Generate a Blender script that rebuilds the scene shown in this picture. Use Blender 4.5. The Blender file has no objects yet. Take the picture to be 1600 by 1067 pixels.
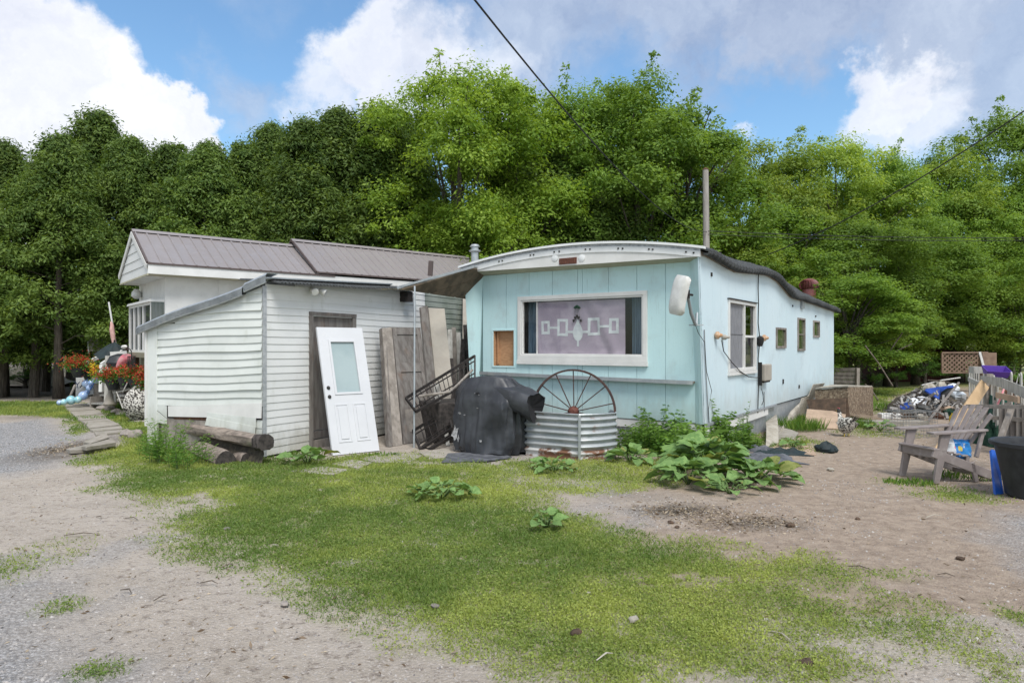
import bpy, math, random
import numpy as np
from mathutils import Vector, Matrix
random.seed(7); np.random.seed(7)
R = math.radians
scene = bpy.context.scene
COL = scene.collection

# ------------------------------------------------------------------ camera, sky, sun, exposure
EYE = 1.68; FPX = 1060.0; CX = 800.0; HY = 540.0
cam_d = bpy.data.cameras.new('camera'); cam = bpy.data.objects.new('camera', cam_d); COL.objects.link(cam)
cam.location = (0, 0, EYE); cam.rotation_euler = (R(90), 0, 0)
cam_d.sensor_width = 36; cam_d.lens = FPX / 1600 * 36; cam_d.shift_y = (HY - 533.5) / 1600
cam_d.clip_end = 3000; cam_d.clip_start = 0.05
scene.camera = cam
scene.view_settings.view_transform = 'Standard'; scene.view_settings.look = 'None'
scene.view_settings.gamma = 1; scene.view_settings.exposure = 1.22
scene.view_settings.use_curve_mapping = False
SUN_EL, SUN_AZ = 56, 161          # azimuth clockwise from +Y

world = bpy.data.worlds.new('World'); scene.world = world; world.use_nodes = True
def build_world():
    nt = world.node_tree; nt.nodes.clear()
    N = nt.nodes.new; L = nt.links.new
    out = N('ShaderNodeOutputWorld'); bg = N('ShaderNodeBackground'); bg.inputs['Strength'].default_value = 0.092
    sky = N('ShaderNodeTexSky'); sky.sky_type = 'NISHITA'; sky.sun_disc = False
    sky.sun_elevation = R(SUN_EL); sky.sun_rotation = R(SUN_AZ); sky.air_density = 1.3; sky.dust_density = 0.6; sky.ozone_density = 2.6
    tc = N('ShaderNodeTexCoord')
    def math_(op, a, b=None, c=None, clamp=False):
        m = N('ShaderNodeMath'); m.operation = op; m.use_clamp = clamp
        for i, x in enumerate((a, b, c)):
            if x is None: continue
            if isinstance(x, (int, float)): m.inputs[i].default_value = x
            else: L(x, m.inputs[i])
        return m.outputs[0]
    def noise(scale, detail, rough, vec, dist=0.0):
        n = N('ShaderNodeTexNoise'); n.inputs['Scale'].default_value = scale; n.inputs['Detail'].default_value = detail
        n.inputs['Roughness'].default_value = rough; n.inputs['Distortion'].default_value = dist
        L(vec, n.inputs['Vector']); return n
    vec = tc.outputs['Generated']
    # warp of the direction so that cloud edges billow
    nw = noise(5.5, 9, 0.62, vec)
    sub = N('ShaderNodeVectorMath'); sub.operation = 'SUBTRACT'; L(nw.outputs['Color'], sub.inputs[0]); sub.inputs[1].default_value = (.5, .5, .5)
    scl = N('ShaderNodeVectorMath'); scl.operation = 'SCALE'; L(sub.outputs[0], scl.inputs[0]); scl.inputs['Scale'].default_value = 0.30
    add = N('ShaderNodeVectorMath'); add.operation = 'ADD'; L(vec, add.inputs[0]); L(scl.outputs[0], add.inputs[1])
    warped = add.outputs[0]
    def blob(px, py, r, soft, amt):
        d = Vector(((px - CX) / FPX, 1, (HY - py) / FPX)).normalized()
        dist = N('ShaderNodeVectorMath'); dist.operation = 'DISTANCE'; L(warped, dist.inputs[0]); dist.inputs[1].default_value = d
        mr = N('ShaderNodeMapRange'); mr.interpolation_type = 'SMOOTHSTEP'
        L(dist.outputs['Value'], mr.inputs['Value'])
        mr.inputs['From Min'].default_value = r / FPX; mr.inputs['From Max'].default_value = r / FPX * (1 - soft)
        mr.inputs['To Min'].default_value = 0; mr.inputs['To Max'].default_value = amt
        return mr.outputs['Result']
    def fold(vals):
        acc = vals[0]
        for v in vals[1:]: acc = math_('MAXIMUM', acc, v)
        return acc
    white = fold([blob(20, 210, 165, .22, 1), blob(140, 240, 120, .22, 1), blob(240, 258, 92, .22, 1), blob(-130, 150, 200, .2, 1),
                  blob(560, 85, 95, .45, .92), blob(520, 150, 90, .6, .8), blob(650, 120, 110, .55, .85), blob(760, 140, 80, .7, .6),
                  blob(1380, 140, 75, .4, .85), blob(1440, 170, 80, .6, .7), blob(1370, 205, 60, .6, .6), blob(1135, 215, 35, .5, .7)])
    haze = fold([blob(370, 150, 80, .85, .6), blob(430, 150, 60, .9, .45), blob(850, 20, 170, .6, .75), blob(1050, 0, 170, .55, .8),
                 blob(1250, -20, 140, .5, .85), blob(1450, -10, 170, .6, .85), blob(1620, 60, 200, .7, .75), blob(1550, 170, 120, .8, .45),
                 blob(700, 60, 120, .8, .5), blob(640, 0, 60, .6, .5), blob(1150, -300, 330, .6, .8), blob(300, -350, 250, .7, .7)])
    # broken cloud over the unseen dome, whitened to lift the scene's light
    nb = noise(2.1, 8, 0.6, vec, .3)
    far = N('ShaderNodeMapRange'); far.interpolation_type = 'SMOOTHSTEP'; L(nb.outputs['Fac'], far.inputs['Value'])
    far.inputs['From Min'].default_value = .38; far.inputs['From Max'].default_value = .55; far.inputs['To Max'].default_value = .95
    sep = N('ShaderNodeSeparateXYZ'); L(vec, sep.inputs[0])
    back = N('ShaderNodeMapRange'); back.interpolation_type = 'SMOOTHSTEP'; L(sep.outputs['Y'], back.inputs['Value'])
    back.inputs['From Min'].default_value = .60; back.inputs['From Max'].default_value = .30
    rest = math_('MULTIPLY', far.outputs['Result'], back.outputs['Result'])
    gray = math_('MAXIMUM', haze, rest)
    # shading inside the clouds
    ns = noise(7, 7, .58, warped); rs = N('ShaderNodeMapRange'); L(ns.outputs['Fac'], rs.inputs['Value'])
    rs.inputs['From Min'].default_value = .3; rs.inputs['From Max'].default_value = .65
    cw = N('ShaderNodeMixRGB'); L(rs.outputs['Result'], cw.inputs['Fac'])
    cw.inputs[1].default_value = (3.6, 3.8, 4.4, 1); cw.inputs[2].default_value = (4.95, 5.05, 5.3, 1)
    cg = N('ShaderNodeMixRGB'); L(rs.outputs['Result'], cg.inputs['Fac'])
    cg.inputs[1].default_value = (1.7, 2.05, 2.9, 1); cg.inputs[2].default_value = (3.0, 3.35, 4.0, 1)
    tint = N('ShaderNodeMixRGB'); tint.blend_type = 'MULTIPLY'; tint.inputs['Fac'].default_value = 1
    L(sky.outputs['Color'], tint.inputs[1]); tint.inputs[2].default_value = (.66, .80, .87, 1)
    m1 = N('ShaderNodeMixRGB'); L(haze, m1.inputs['Fac']); L(tint.outputs[0], m1.inputs[1]); L(cg.outputs[0], m1.inputs[2])
    m3 = N('ShaderNodeMixRGB'); L(rest, m3.inputs['Fac']); L(m1.outputs[0], m3.inputs[1]); m3.inputs[2].default_value = (4.5, 4.5, 4.65, 1); m1 = m3
    m2 = N('ShaderNodeMixRGB'); L(white, m2.inputs['Fac']); L(m1.outputs[0], m2.inputs[1]); L(cw.outputs[0], m2.inputs[2])
    L(m2.outputs[0], bg.inputs['Color']); L(bg.outputs[0], out.inputs['Surface'])
build_world()
sun_d = bpy.data.lights.new('sun', 'SUN'); sun_d.energy = 1.5; sun_d.angle = R(24); sun_d.color = (1, .965, .91)
sun = bpy.data.objects.new('sun', sun_d); COL.objects.link(sun)
_sd = Vector((math.sin(R(SUN_AZ)) * math.cos(R(SUN_EL)), math.cos(R(SUN_AZ)) * math.cos(R(SUN_EL)), math.sin(R(SUN_EL))))
sun.rotation_euler = _sd.to_track_quat('Z', 'Y').to_euler(); sun.location = _sd * 60

# ------------------------------------------------------------------ places in the world
def G(px, py, z=0.0):
    y = (EYE - z) * FPX / (py - HY); return Vector(((px - CX) / FPX * y, y, z))
def at(px, py, Y): return Vector(((px - CX) / FPX * Y, Y, EYE + (HY - py) / FPX * Y))
class Frame:
    """local axes: a, b, c (c is up unless given)"""
    def __init__(s, o, a, b, c=(0, 0, 1)):
        s.o = Vector(o) if len(o) == 3 else Vector((o[0], o[1], 0))
        s.a = Vector(a if len(a) == 3 else (a[0], a[1], 0)).normalized()
        s.b = Vector(b if len(b) == 3 else (b[0], b[1], 0)).normalized(); s.c = Vector(c).normalized()
    def __call__(s, a, b, c): return s.o + s.a * a + s.b * b + s.c * c
    def hit_b(s, px, py, b=0.0):
        r = Vector(((px - CX) / FPX, 1, (HY - py) / FPX)); e = Vector((0, 0, EYE))
        t = (b + (s.o - e).dot(s.b)) / r.dot(s.b); p = e + r * t - s.o; return p.dot(s.a), p.dot(s.c)
    def hit_a(s, px, py, a=0.0):
        r = Vector(((px - CX) / FPX, 1, (HY - py) / FPX)); e = Vector((0, 0, EYE))
        t = (a + (s.o - e).dot(s.a)) / r.dot(s.a); p = e + r * t - s.o; return p.dot(s.b), p.dot(s.c)
WF = Frame((0, 0, 0), (1, 0), (0, 1))

# ------------------------------------------------------------------ materials
def mat(name, c1, c2=None, scale=4.0, stretch=(1, 1, 1), lo=.35, hi=.65, rough=.75, bump=0.0, bscale=60, bstretch=None, metal=0.0,
        spec=.35, layers=(), rnd=.0, detail=6, rr=.1, splash=None):
    m = bpy.data.materials.new(name); m.use_nodes = True; nt = m.node_tree; N = nt.nodes.new; L = nt.links.new
    b = nt.nodes['Principled BSDF']; b.inputs['Roughness'].default_value = rough; b.inputs['Metallic'].default_value = metal
    b.inputs['Specular IOR Level'].default_value = spec
    geo = N('ShaderNodeNewGeometry')
    def nz(sc, st, off=0.0, det=detail, ro=.6):
        mp = N('ShaderNodeMapping'); L(geo.outputs['Position'], mp.inputs['Vector'])
        mp.inputs['Scale'].default_value = [sc * k for k in st]; mp.inputs['Location'].default_value = (off, off * 1.7, off * .6)
        n = N('ShaderNodeTexNoise'); n.inputs['Scale'].default_value = 1; n.inputs['Detail'].default_value = det; n.inputs['Roughness'].default_value = ro
        L(mp.outputs[0], n.inputs['Vector']); return n.outputs['Fac']
    def rng(v, a, c, d=0.0, e=1.0):
        r = N('ShaderNodeMapRange'); r.interpolation_type = 'SMOOTHSTEP'; L(v, r.inputs['Value'])
        r.inputs['From Min'].default_value = a; r.inputs['From Max'].default_value = c
        r.inputs['To Min'].default_value = d; r.inputs['To Max'].default_value = e; return r.outputs['Result']
    c4 = lambda c: (c[0], c[1], c[2], 1)
    if c2 is None: c2 = tuple(k * .86 for k in c1)
    mx = N('ShaderNodeMixRGB'); mx.inputs[1].default_value = c4(c1); mx.inputs[2].default_value = c4(c2)
    base = nz(scale, stretch); L(rng(base, lo, hi), mx.inputs['Fac']); cur = mx.outputs[0]
    for i, (lc, lsc, lst, llo, lhi, amt) in enumerate(layers):
        x = N('ShaderNodeMixRGB'); L(rng(nz(lsc, lst, 3.3 + 5.1 * i), llo, lhi, 0, amt), x.inputs['Fac'])
        L(cur, x.inputs[1]); x.inputs[2].default_value = c4(lc); cur = x.outputs[0]
    if splash:      # mud splashed up from the ground: (colour, z0, z1, amount)
        sx = N('ShaderNodeSeparateXYZ'); L(geo.outputs['Position'], sx.inputs[0]); a_ = N('ShaderNodeMath'); a_.operation = 'MULTIPLY_ADD'
        L(nz(6, (1, 1, .5), 21.0), a_.inputs[0]); a_.inputs[1].default_value = -.9; L(sx.outputs['Z'], a_.inputs[2])
        x = N('ShaderNodeMixRGB'); L(rng(a_.outputs[0], splash[2] - .45, splash[1] - .45, 0, splash[3]), x.inputs['Fac']); L(cur, x.inputs[1]); x.inputs[2].default_value = c4(splash[0]); cur = x.outputs[0]
    if rnd:
        oi = N('ShaderNodeObjectInfo'); hs = N('ShaderNodeHueSaturation'); mr = N('ShaderNodeMapRange'); L(oi.outputs['Random'], mr.inputs['Value'])
        mr.inputs['To Min'].default_value = 1 - rnd; mr.inputs['To Max'].default_value = 1 + rnd
        L(mr.outputs['Result'], hs.inputs['Value']); L(cur, hs.inputs['Color']); cur = hs.outputs[0]
    L(cur, b.inputs['Base Color'])
    L(rng(base, .3, .7, rough - rr, min(1, rough + rr)), b.inputs['Roughness'])
    if bump:
        bp = N('ShaderNodeBump'); bp.inputs['Strength'].default_value = 1; bp.inputs['Distance'].default_value = bump
        L(nz(bscale, bstretch or (1, 1, 1), 9.1), bp.inputs['Height']); L(bp.outputs[0], b.inputs['Normal'])
    return m
def leaf_mat(name, dark, light, trans=.35, rough=.55):
    m = bpy.data.materials.new(name); m.use_nodes = True; nt = m.node_tree; N = nt.nodes.new; L = nt.links.new
    b = nt.nodes['Principled BSDF']; b.inputs['Roughness'].default_value = rough; b.inputs['Specular IOR Level'].default_value = .25
    at_ = N('ShaderNodeAttribute'); at_.attribute_name = 'tint'
    mx = N('ShaderNodeMixRGB'); L(at_.outputs['Fac'], mx.inputs['Fac']); mx.inputs[1].default_value = (*dark, 1); mx.inputs[2].default_value = (*light, 1)
    oi = N('ShaderNodeObjectInfo'); hs = N('ShaderNodeHueSaturation'); mr = N('ShaderNodeMapRange'); L(oi.outputs['Random'], mr.inputs['Value'])
    mr.inputs['To Min'].default_value = .84; mr.inputs['To Max'].default_value = 1.16
    L(mr.outputs['Result'], hs.inputs['Value']); L(mx.outputs[0], hs.inputs['Color']); L(hs.outputs[0], b.inputs['Base Color'])
    tr = N('ShaderNodeBsdfTranslucent'); br = N('ShaderNodeMixRGB'); br.blend_type = 'MULTIPLY'; br.inputs['Fac'].default_value = 1
    L(hs.outputs[0], br.inputs[1]); br.inputs[2].default_value = (1.25, 1.2, .6, 1); L(br.outputs[0], tr.inputs['Color'])
    ms = N('ShaderNodeMixShader'); ms.inputs['Fac'].default_value = trans; L(b.outputs[0], ms.inputs[1]); L(tr.outputs[0], ms.inputs[2])
    L(ms.outputs[0], nt.nodes['Material Output'].inputs['Surface']); return m
def glass_mat(name, tint=(.98, .98, .98), refl=.12):
    m = bpy.data.materials.new(name); m.use_nodes = True; nt = m.node_tree; N = nt.nodes.new; L = nt.links.new
    t = N('ShaderNodeBsdfTransparent'); t.inputs['Color'].default_value = (*tint, 1)
    g = N('ShaderNodeBsdfGlossy'); g.inputs['Roughness'].default_value = .02; g.inputs['Color'].default_value = (.9, .9, .9, 1)
    f = N('ShaderNodeFresnel'); f.inputs['IOR'].default_value = 1.5; a = N('ShaderNodeMath'); a.operation = 'ADD'; a.use_clamp = True
    L(f.outputs[0], a.inputs[0]); a.inputs[1].default_value = refl
    ms = N('ShaderNodeMixShader'); L(a.outputs[0], ms.inputs['Fac']); L(t.outputs[0], ms.inputs[1]); L(g.outputs[0], ms.inputs[2])
    L(ms.outputs[0], nt.nodes['Material Output'].inputs['Surface']); return m

AQ = (.53, .735, .755)
M = dict(
    aqua=mat('aqua_paint', AQ, (.49, .69, .71), scale=1.2, stretch=(1, 1, .5), rough=.6, bump=.0012, bscale=25,
             layers=[((.55, .72, .73), 7, (6, 6, .35), .5, .8, .35), ((.26, .38, .36), 9, (5, 5, .25), .56, .8, .5), ((.40, .50, .50), 1.7, (1, 1, 1), .52, .7, .45), ((.30, .30, .26), 34, (1, 1, 1.4), .66, .74, .6)], splash=((.34, .35, .30), .40, 1.0, .4)),
    aqua_side=mat('pale_aqua_paint', (.60, .72, .77), (.55, .68, .73), scale=.9, stretch=(1, 1, .5), rough=.6, bump=.0012, bscale=25,
             layers=[((.62, .76, .80), 7, (6, 6, .35), .5, .8, .35), ((.40, .48, .50), 9, (5, 5, .25), .58, .82, .45), ((.47, .57, .61), 1.5, (1, 1, 1), .52, .7, .5), ((.30, .30, .28), 30, (1, 1, 1.3), .67, .75, .6)], splash=((.38, .38, .34), .40, 1.0, .4)),
    seam=mat('seam', (.16, .25, .25)),
    white=mat('white_paint', (.70, .70, .68), (.63, .63, .61), scale=3, rough=.5, layers=[((.42, .42, .38), 12, (2, 2, .6), .62, .8, .4)]),
    fascia=mat('fascia_metal', (.76, .77, .77), (.68, .70, .70), scale=3, rough=.5, layers=[((.30, .31, .31), 22, (2, 2, 2), .62, .75, .5)]),
    fascia_gray=mat('galvanised_strip', (.40, .42, .44), (.28, .30, .32), scale=18, rough=.45, metal=.4),
    vinyl=mat('vinyl_siding', (.73, .74, .73), (.68, .69, .68), scale=1.5, rough=.45, bump=.0006, bscale=18, bstretch=(1, 1, 6), rnd=.04,
              layers=[((.44, .45, .40), 6, (1, 1, .5), .56, .8, .4)], splash=((.30, .29, .22), .0, .5, .6)),
    vinyl_side=mat('vinyl_siding_green', (.66, .69, .66), (.60, .63, .60), scale=1.5, rough=.45, bump=.0006, bscale=18, bstretch=(1, 1, 6), rnd=.05,
              layers=[((.40, .43, .36), 5, (1, 1, .6), .54, .8, .45)], splash=((.28, .28, .2), .1, .8, .6)),
    vinyl_shaded=mat('shade_painted_siding', (.30, .33, .29), (.20, .23, .19), scale=2, rough=.7),  # siding colour darkened to paint in the shade under the canopy
    dark=mat('dark_gap', (.03, .03, .028), rough=.9),
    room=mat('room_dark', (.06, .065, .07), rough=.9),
    curtain=mat('blue_curtain', (.16, .25, .32), (.09, .14, .19), scale=8, stretch=(6, 6, .3), rough=.9),
    roofmetal=mat('brown_roof_metal', (.275, .25, .245), (.25, .225, .22), scale=2, rough=.42, spec=.5, rnd=.03, metal=.1, layers=[((.36, .33, .33), 4, (1, 1, 1), .55, .8, .4)]),
    roofedge=mat('brown_edge', (.10, .075, .07), rough=.5),
    asphalt=mat('roll_roofing', (.035, .038, .04), (.075, .08, .08), scale=30, rough=.9, bump=.004, bscale=60),
    galv=mat('galvanised', (.46, .49, .50), (.36, .39, .41), scale=6, rough=.42, metal=.55, layers=[((.62, .64, .65), 9, (1, 1, 4), .5, .8, .4)]),
    rustgalv=mat('galvanised_rusty', (.42, .44, .45), (.33, .36, .37), scale=5, rough=.5, metal=.3,
                 layers=[((.20, .10, .06), 3.2, (1, 1, 2.2), .60, .70, .75)]),
    rust=mat('rust', (.16, .075, .045), (.09, .05, .035), scale=20, rough=.9, bump=.002),
    rustwheel=mat('rusty_iron', (.10, .055, .045), (.055, .04, .038), scale=30, rough=.8, metal=.3),
    iron=mat('black_iron', (.016, .015, .015), (.035, .028, .025), scale=25, rough=.7),
    whitedoor=mat('door_paint', (.60, .61, .63), (.57, .58, .60), scale=2, rough=.35, layers=[((.5, .5, .5), 12, (1, 1, .7), .68, .85, .25)]),
    oldwood=mat('weathered_wood', (.20, .185, .17), (.13, .115, .105), scale=7, stretch=(2, 2, .35), rough=.9, bump=.003, bscale=50, bstretch=(3, 3, .25),
                layers=[((.24, .13, .075), 3, (1, 1, .5), .52, .75, .6)], rnd=.12),
    graywood=mat('gray_wood', (.30, .27, .24), (.18, .16, .14), scale=7, stretch=(1, 1, .5), rough=.9, bump=.004, bscale=40, rnd=.12, layers=[((.12, .10, .08), 14, (1, 1, 1), .58, .72, .6)]),
    logwood=mat('log_wood', (.30, .25, .21), (.17, .14, .12), scale=9, stretch=(.8, .8, 3), rough=.95, bump=.008, bscale=30, layers=[((.07, .06, .05), 6, (1, 1, 1), .55, .68, .7), ((.10, .14, .05), 4, (1, 1, 1), .6, .75, .4)]),
    barndark=mat('char_shade_wood', (.07, .06, .055), (.03, .027, .025), scale=12, rough=.95, bump=.006, bscale=30),  # char on burnt timber, and painted shade on planks in the gap
    plankyellow=mat('fresh_plank', (.52, .37, .22), (.44, .31, .18), scale=6, stretch=(1, .4, 1), rough=.8, bump=.001),
    plywood=mat('plywood_orange', (.52, .30, .16), (.42, .23, .12), scale=12, stretch=(1, 1, 3), rough=.8, layers=[((.28, .14, .08), 20, (1, 1, 1), .6, .75, .6)]),
    soffit=mat('old_soffit', (.17, .13, .09), (.09, .075, .055), scale=5, stretch=(1, 1, 1), rough=.9, layers=[((.09, .08, .06), 7, (1, 1, 1), .55, .7, .6)]),
    beige=mat('beige_board', (.38, .35, .30), (.33, .30, .26), scale=3, rough=.8),
    osb=mat('wet_osb', (.24, .18, .12), (.10, .07, .05), scale=14, stretch=(1, 1, 1.6), rough=.9, bump=.004, bscale=40, layers=[((.42, .36, .26), 22, (1, 1, 1), .56, .66, .7)]),
    osbdark=mat('brown_board', (.11, .07, .045), (.06, .042, .03), scale=9, rough=.85, bump=.002),
    tanboard=mat('tan_board', (.44, .32, .23), (.34, .25, .18), scale=5, rough=.85, layers=[((.20, .17, .11), 9, (1, 1, 1), .6, .75, .6)]),
    plysheet=mat('weathered_ply', (.42, .39, .33), (.30, .27, .22), scale=6, stretch=(1, 1, .5), rough=.9, bump=.003, bscale=40, layers=[((.17, .15, .12), 10, (1.5, 1.5, .5), .56, .7, .7)]),
    cover=mat('black_cover', (.024, .026, .032), (.048, .052, .06), scale=3, rough=.45, bump=.0015, bscale=22, spec=.5, layers=[((.10, .10, .11), 12, (1, 1, .4), .60, .75, .45)]),
    coverin=mat('cover_inside', (.015, .015, .017), rough=.9),
    tarp=mat('gray_tarp', (.06, .065, .075), (.13, .135, .15), scale=7, rough=.75, bump=.01, bscale=18),
    rag=mat('white_lining', (.45, .45, .46), (.2, .2, .2), scale=30, rough=.9),
    chair=mat('taupe_plastic', (.25, .215, .205), (.21, .18, .17), scale=4, rough=.6, rnd=.04, bump=.001, bscale=60, layers=[((.42, .39, .37), 8, (1, 1, 1), .5, .75, .5)]),
    tub=mat('black_tub', (.018, .02, .024), (.035, .038, .042), scale=8, rough=.5, layers=[((.09, .09, .09), 9, (1, 1, .4), .6, .8, .4)]),
    blue=mat('blue_plastic', (.02, .12, .52), (.02, .09, .40), scale=5, rough=.4),
    bluemoto=mat('blue_fairing', (.02, .07, .38), (.015, .05, .25), scale=9, rough=.35),
    purple=mat('purple_plastic', (.13, .06, .36), (.10, .05, .30), scale=5, rough=.5),
    green=mat('green_plastic', (.01, .10, .075), (.01, .07, .05), scale=5, rough=.55),
    greencloth=mat('green_tarp', (.02, .07, .04), (.012, .04, .025), scale=8, rough=.8, bump=.01, bscale=14),
    yellow=mat('yellow_plastic', (.62, .42, .03), rough=.5),
    redshed=mat('dark_red_boards', (.09, .022, .018), (.05, .015, .012), scale=4, stretch=(5, 5, .5), rough=.85),
    lattice=mat('brown_lattice', (.24, .17, .12), (.18, .12, .09), scale=5, rough=.85),
    picket=mat('gray_picket', (.46, .45, .42), (.33, .32, .29), scale=8, stretch=(3, 3, .4), rough=.9, bump=.002, bscale=50, layers=[((.17, .16, .14), 14, (2, 2, .5), .58, .72, .6)], rnd=.1),
    wire=mat('galv_wire', (.30, .30, .29), rough=.5, metal=.6),
    cable=mat('black_cable', (.02, .02, .02), rough=.6),
    graycable=mat('gray_conduit', (.25, .27, .28), rough=.5),
    pole=mat('pole_wood', (.36, .34, .31), (.26, .24, .22), scale=8, stretch=(4, 4, .3), rough=.9),
    insul=mat('orange_insulator', (.42, .20, .08), (.55, .42, .30), scale=40, rough=.4),
    dish=mat('dish_white', (.72, .72, .70), (.56, .56, .53), scale=5, rough=.45),
    turbine=mat('red_turbine', (.19, .06, .058), (.14, .045, .045), scale=8, rough=.5, spec=.5),
    trunk=mat('bark', (.10, .085, .07), (.05, .042, .035), scale=9, stretch=(3, 3, .4), rough=.95, bump=.02, bscale=14, bstretch=(2, 2, .4)),
    twig=mat('twig', (.16, .13, .10), (.09, .075, .06), scale=20, rough=.9),
    stone=mat('field_stone', (.33, .29, .26), (.22, .20, .18), scale=9, rough=.9, bump=.008, bscale=25, rnd=.15),
    slab=mat('concrete_slab', (.34, .31, .27), (.26, .24, .20), scale=5, rough=.95, bump=.004, bscale=40, rnd=.1, layers=[((.16, .17, .10), 8, (1, 1, 1), .56, .7, .5)]),
    cloth_pink=mat('pink_cloth', (.62, .40, .36), (.5, .3, .27), scale=12, rough=.9),
    pink=mat('pink_plastic', (.62, .16, .20), (.6, .3, .3), scale=9, rough=.5),
    blackcloth=mat('black_cloth', (.012, .02, .022), (.02, .035, .038), scale=6, rough=.7),
    redflower=leaf_mat('red_petals', (.30, .03, .015), (.52, .09, .04), .2),
    yellowflower=leaf_mat('yellow_petals', (.65, .42, .02), (.7, .5, .05), .2),
    ball=mat('blue_glass_ball', (.22, .36, .62), (.42, .52, .72), scale=9, rough=.12, spec=.8),
    aquaball=mat('aqua_glass_ball', (.25, .55, .62), (.45, .65, .72), scale=9, rough=.12, spec=.8),
    glass=glass_mat('window_glass', refl=.0),
    frost=mat('frosted_pane', (.34, .42, .43), (.28, .36, .37), scale=1.2, rough=.12, spec=.7),
    darkpane=mat('dark_pane', (.05, .055, .06), (.10, .11, .115), scale=5, stretch=(5, 5, .3), rough=.08, spec=.7),
    netcurtain=mat('net_curtain', (.24, .245, .26), (.17, .175, .19), scale=14, stretch=(3, 3, .4), rough=.8),
    greenpane=mat('small_pane', (.045, .06, .03), (.09, .12, .05), scale=9, rough=.08, spec=.8),
    flag=mat('faded_purple_cloth', (.36, .31, .375), (.29, .25, .31), scale=2.4, rough=.9, layers=[((.42, .37, .43), 3, (1, 1, 1.5), .45, .7, .7)]),
    flagwhite=mat('flag_white', (.62, .67, .67), (.50, .54, .56), scale=9, rough=.9),
    brass=mat('brass', (.35, .28, .15), rough=.3, metal=.8),
    bag=mat('bag_blue', (.02, .25, .62), (.02, .17, .50), scale=9, rough=.25, spec=.6, bump=.006, bscale=25),
    bagwhite=mat('bag_white', (.66, .68, .70), (.6, .62, .64), scale=9, rough=.3, bump=.004, bscale=25),
    bagred=mat('bag_red', (.6, .09, .12), rough=.4), bagyellow=mat('bag_yellow', (.7, .55, .1), rough=.4),
    feather=mat('speckled_feathers', (.55, .53, .48), (.05, .045, .04), scale=26, lo=.47, hi=.53, rough=.9, bump=.005, bscale=60),
    rubber=mat('rubber', (.03, .03, .03), (.06, .058, .055), scale=20, rough=.9),
    signgray=mat('sign_board', (.34, .34, .33), (.28, .28, .27), scale=6, rough=.8),
    signink=mat('sign_ink', (.03, .04, .09), rough=.8),
    plate=mat('number_plate', (.10, .035, .025), (.14, .05, .035), scale=30, rough=.7),
    bulk=mat('soil_bed', (.10, .085, .06), (.06, .05, .04), scale=20, rough=.95, bump=.01),
    cream=mat('cream_trim', (.46, .44, .32), (.40, .38, .28), scale=4, rough=.7),
)
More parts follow.
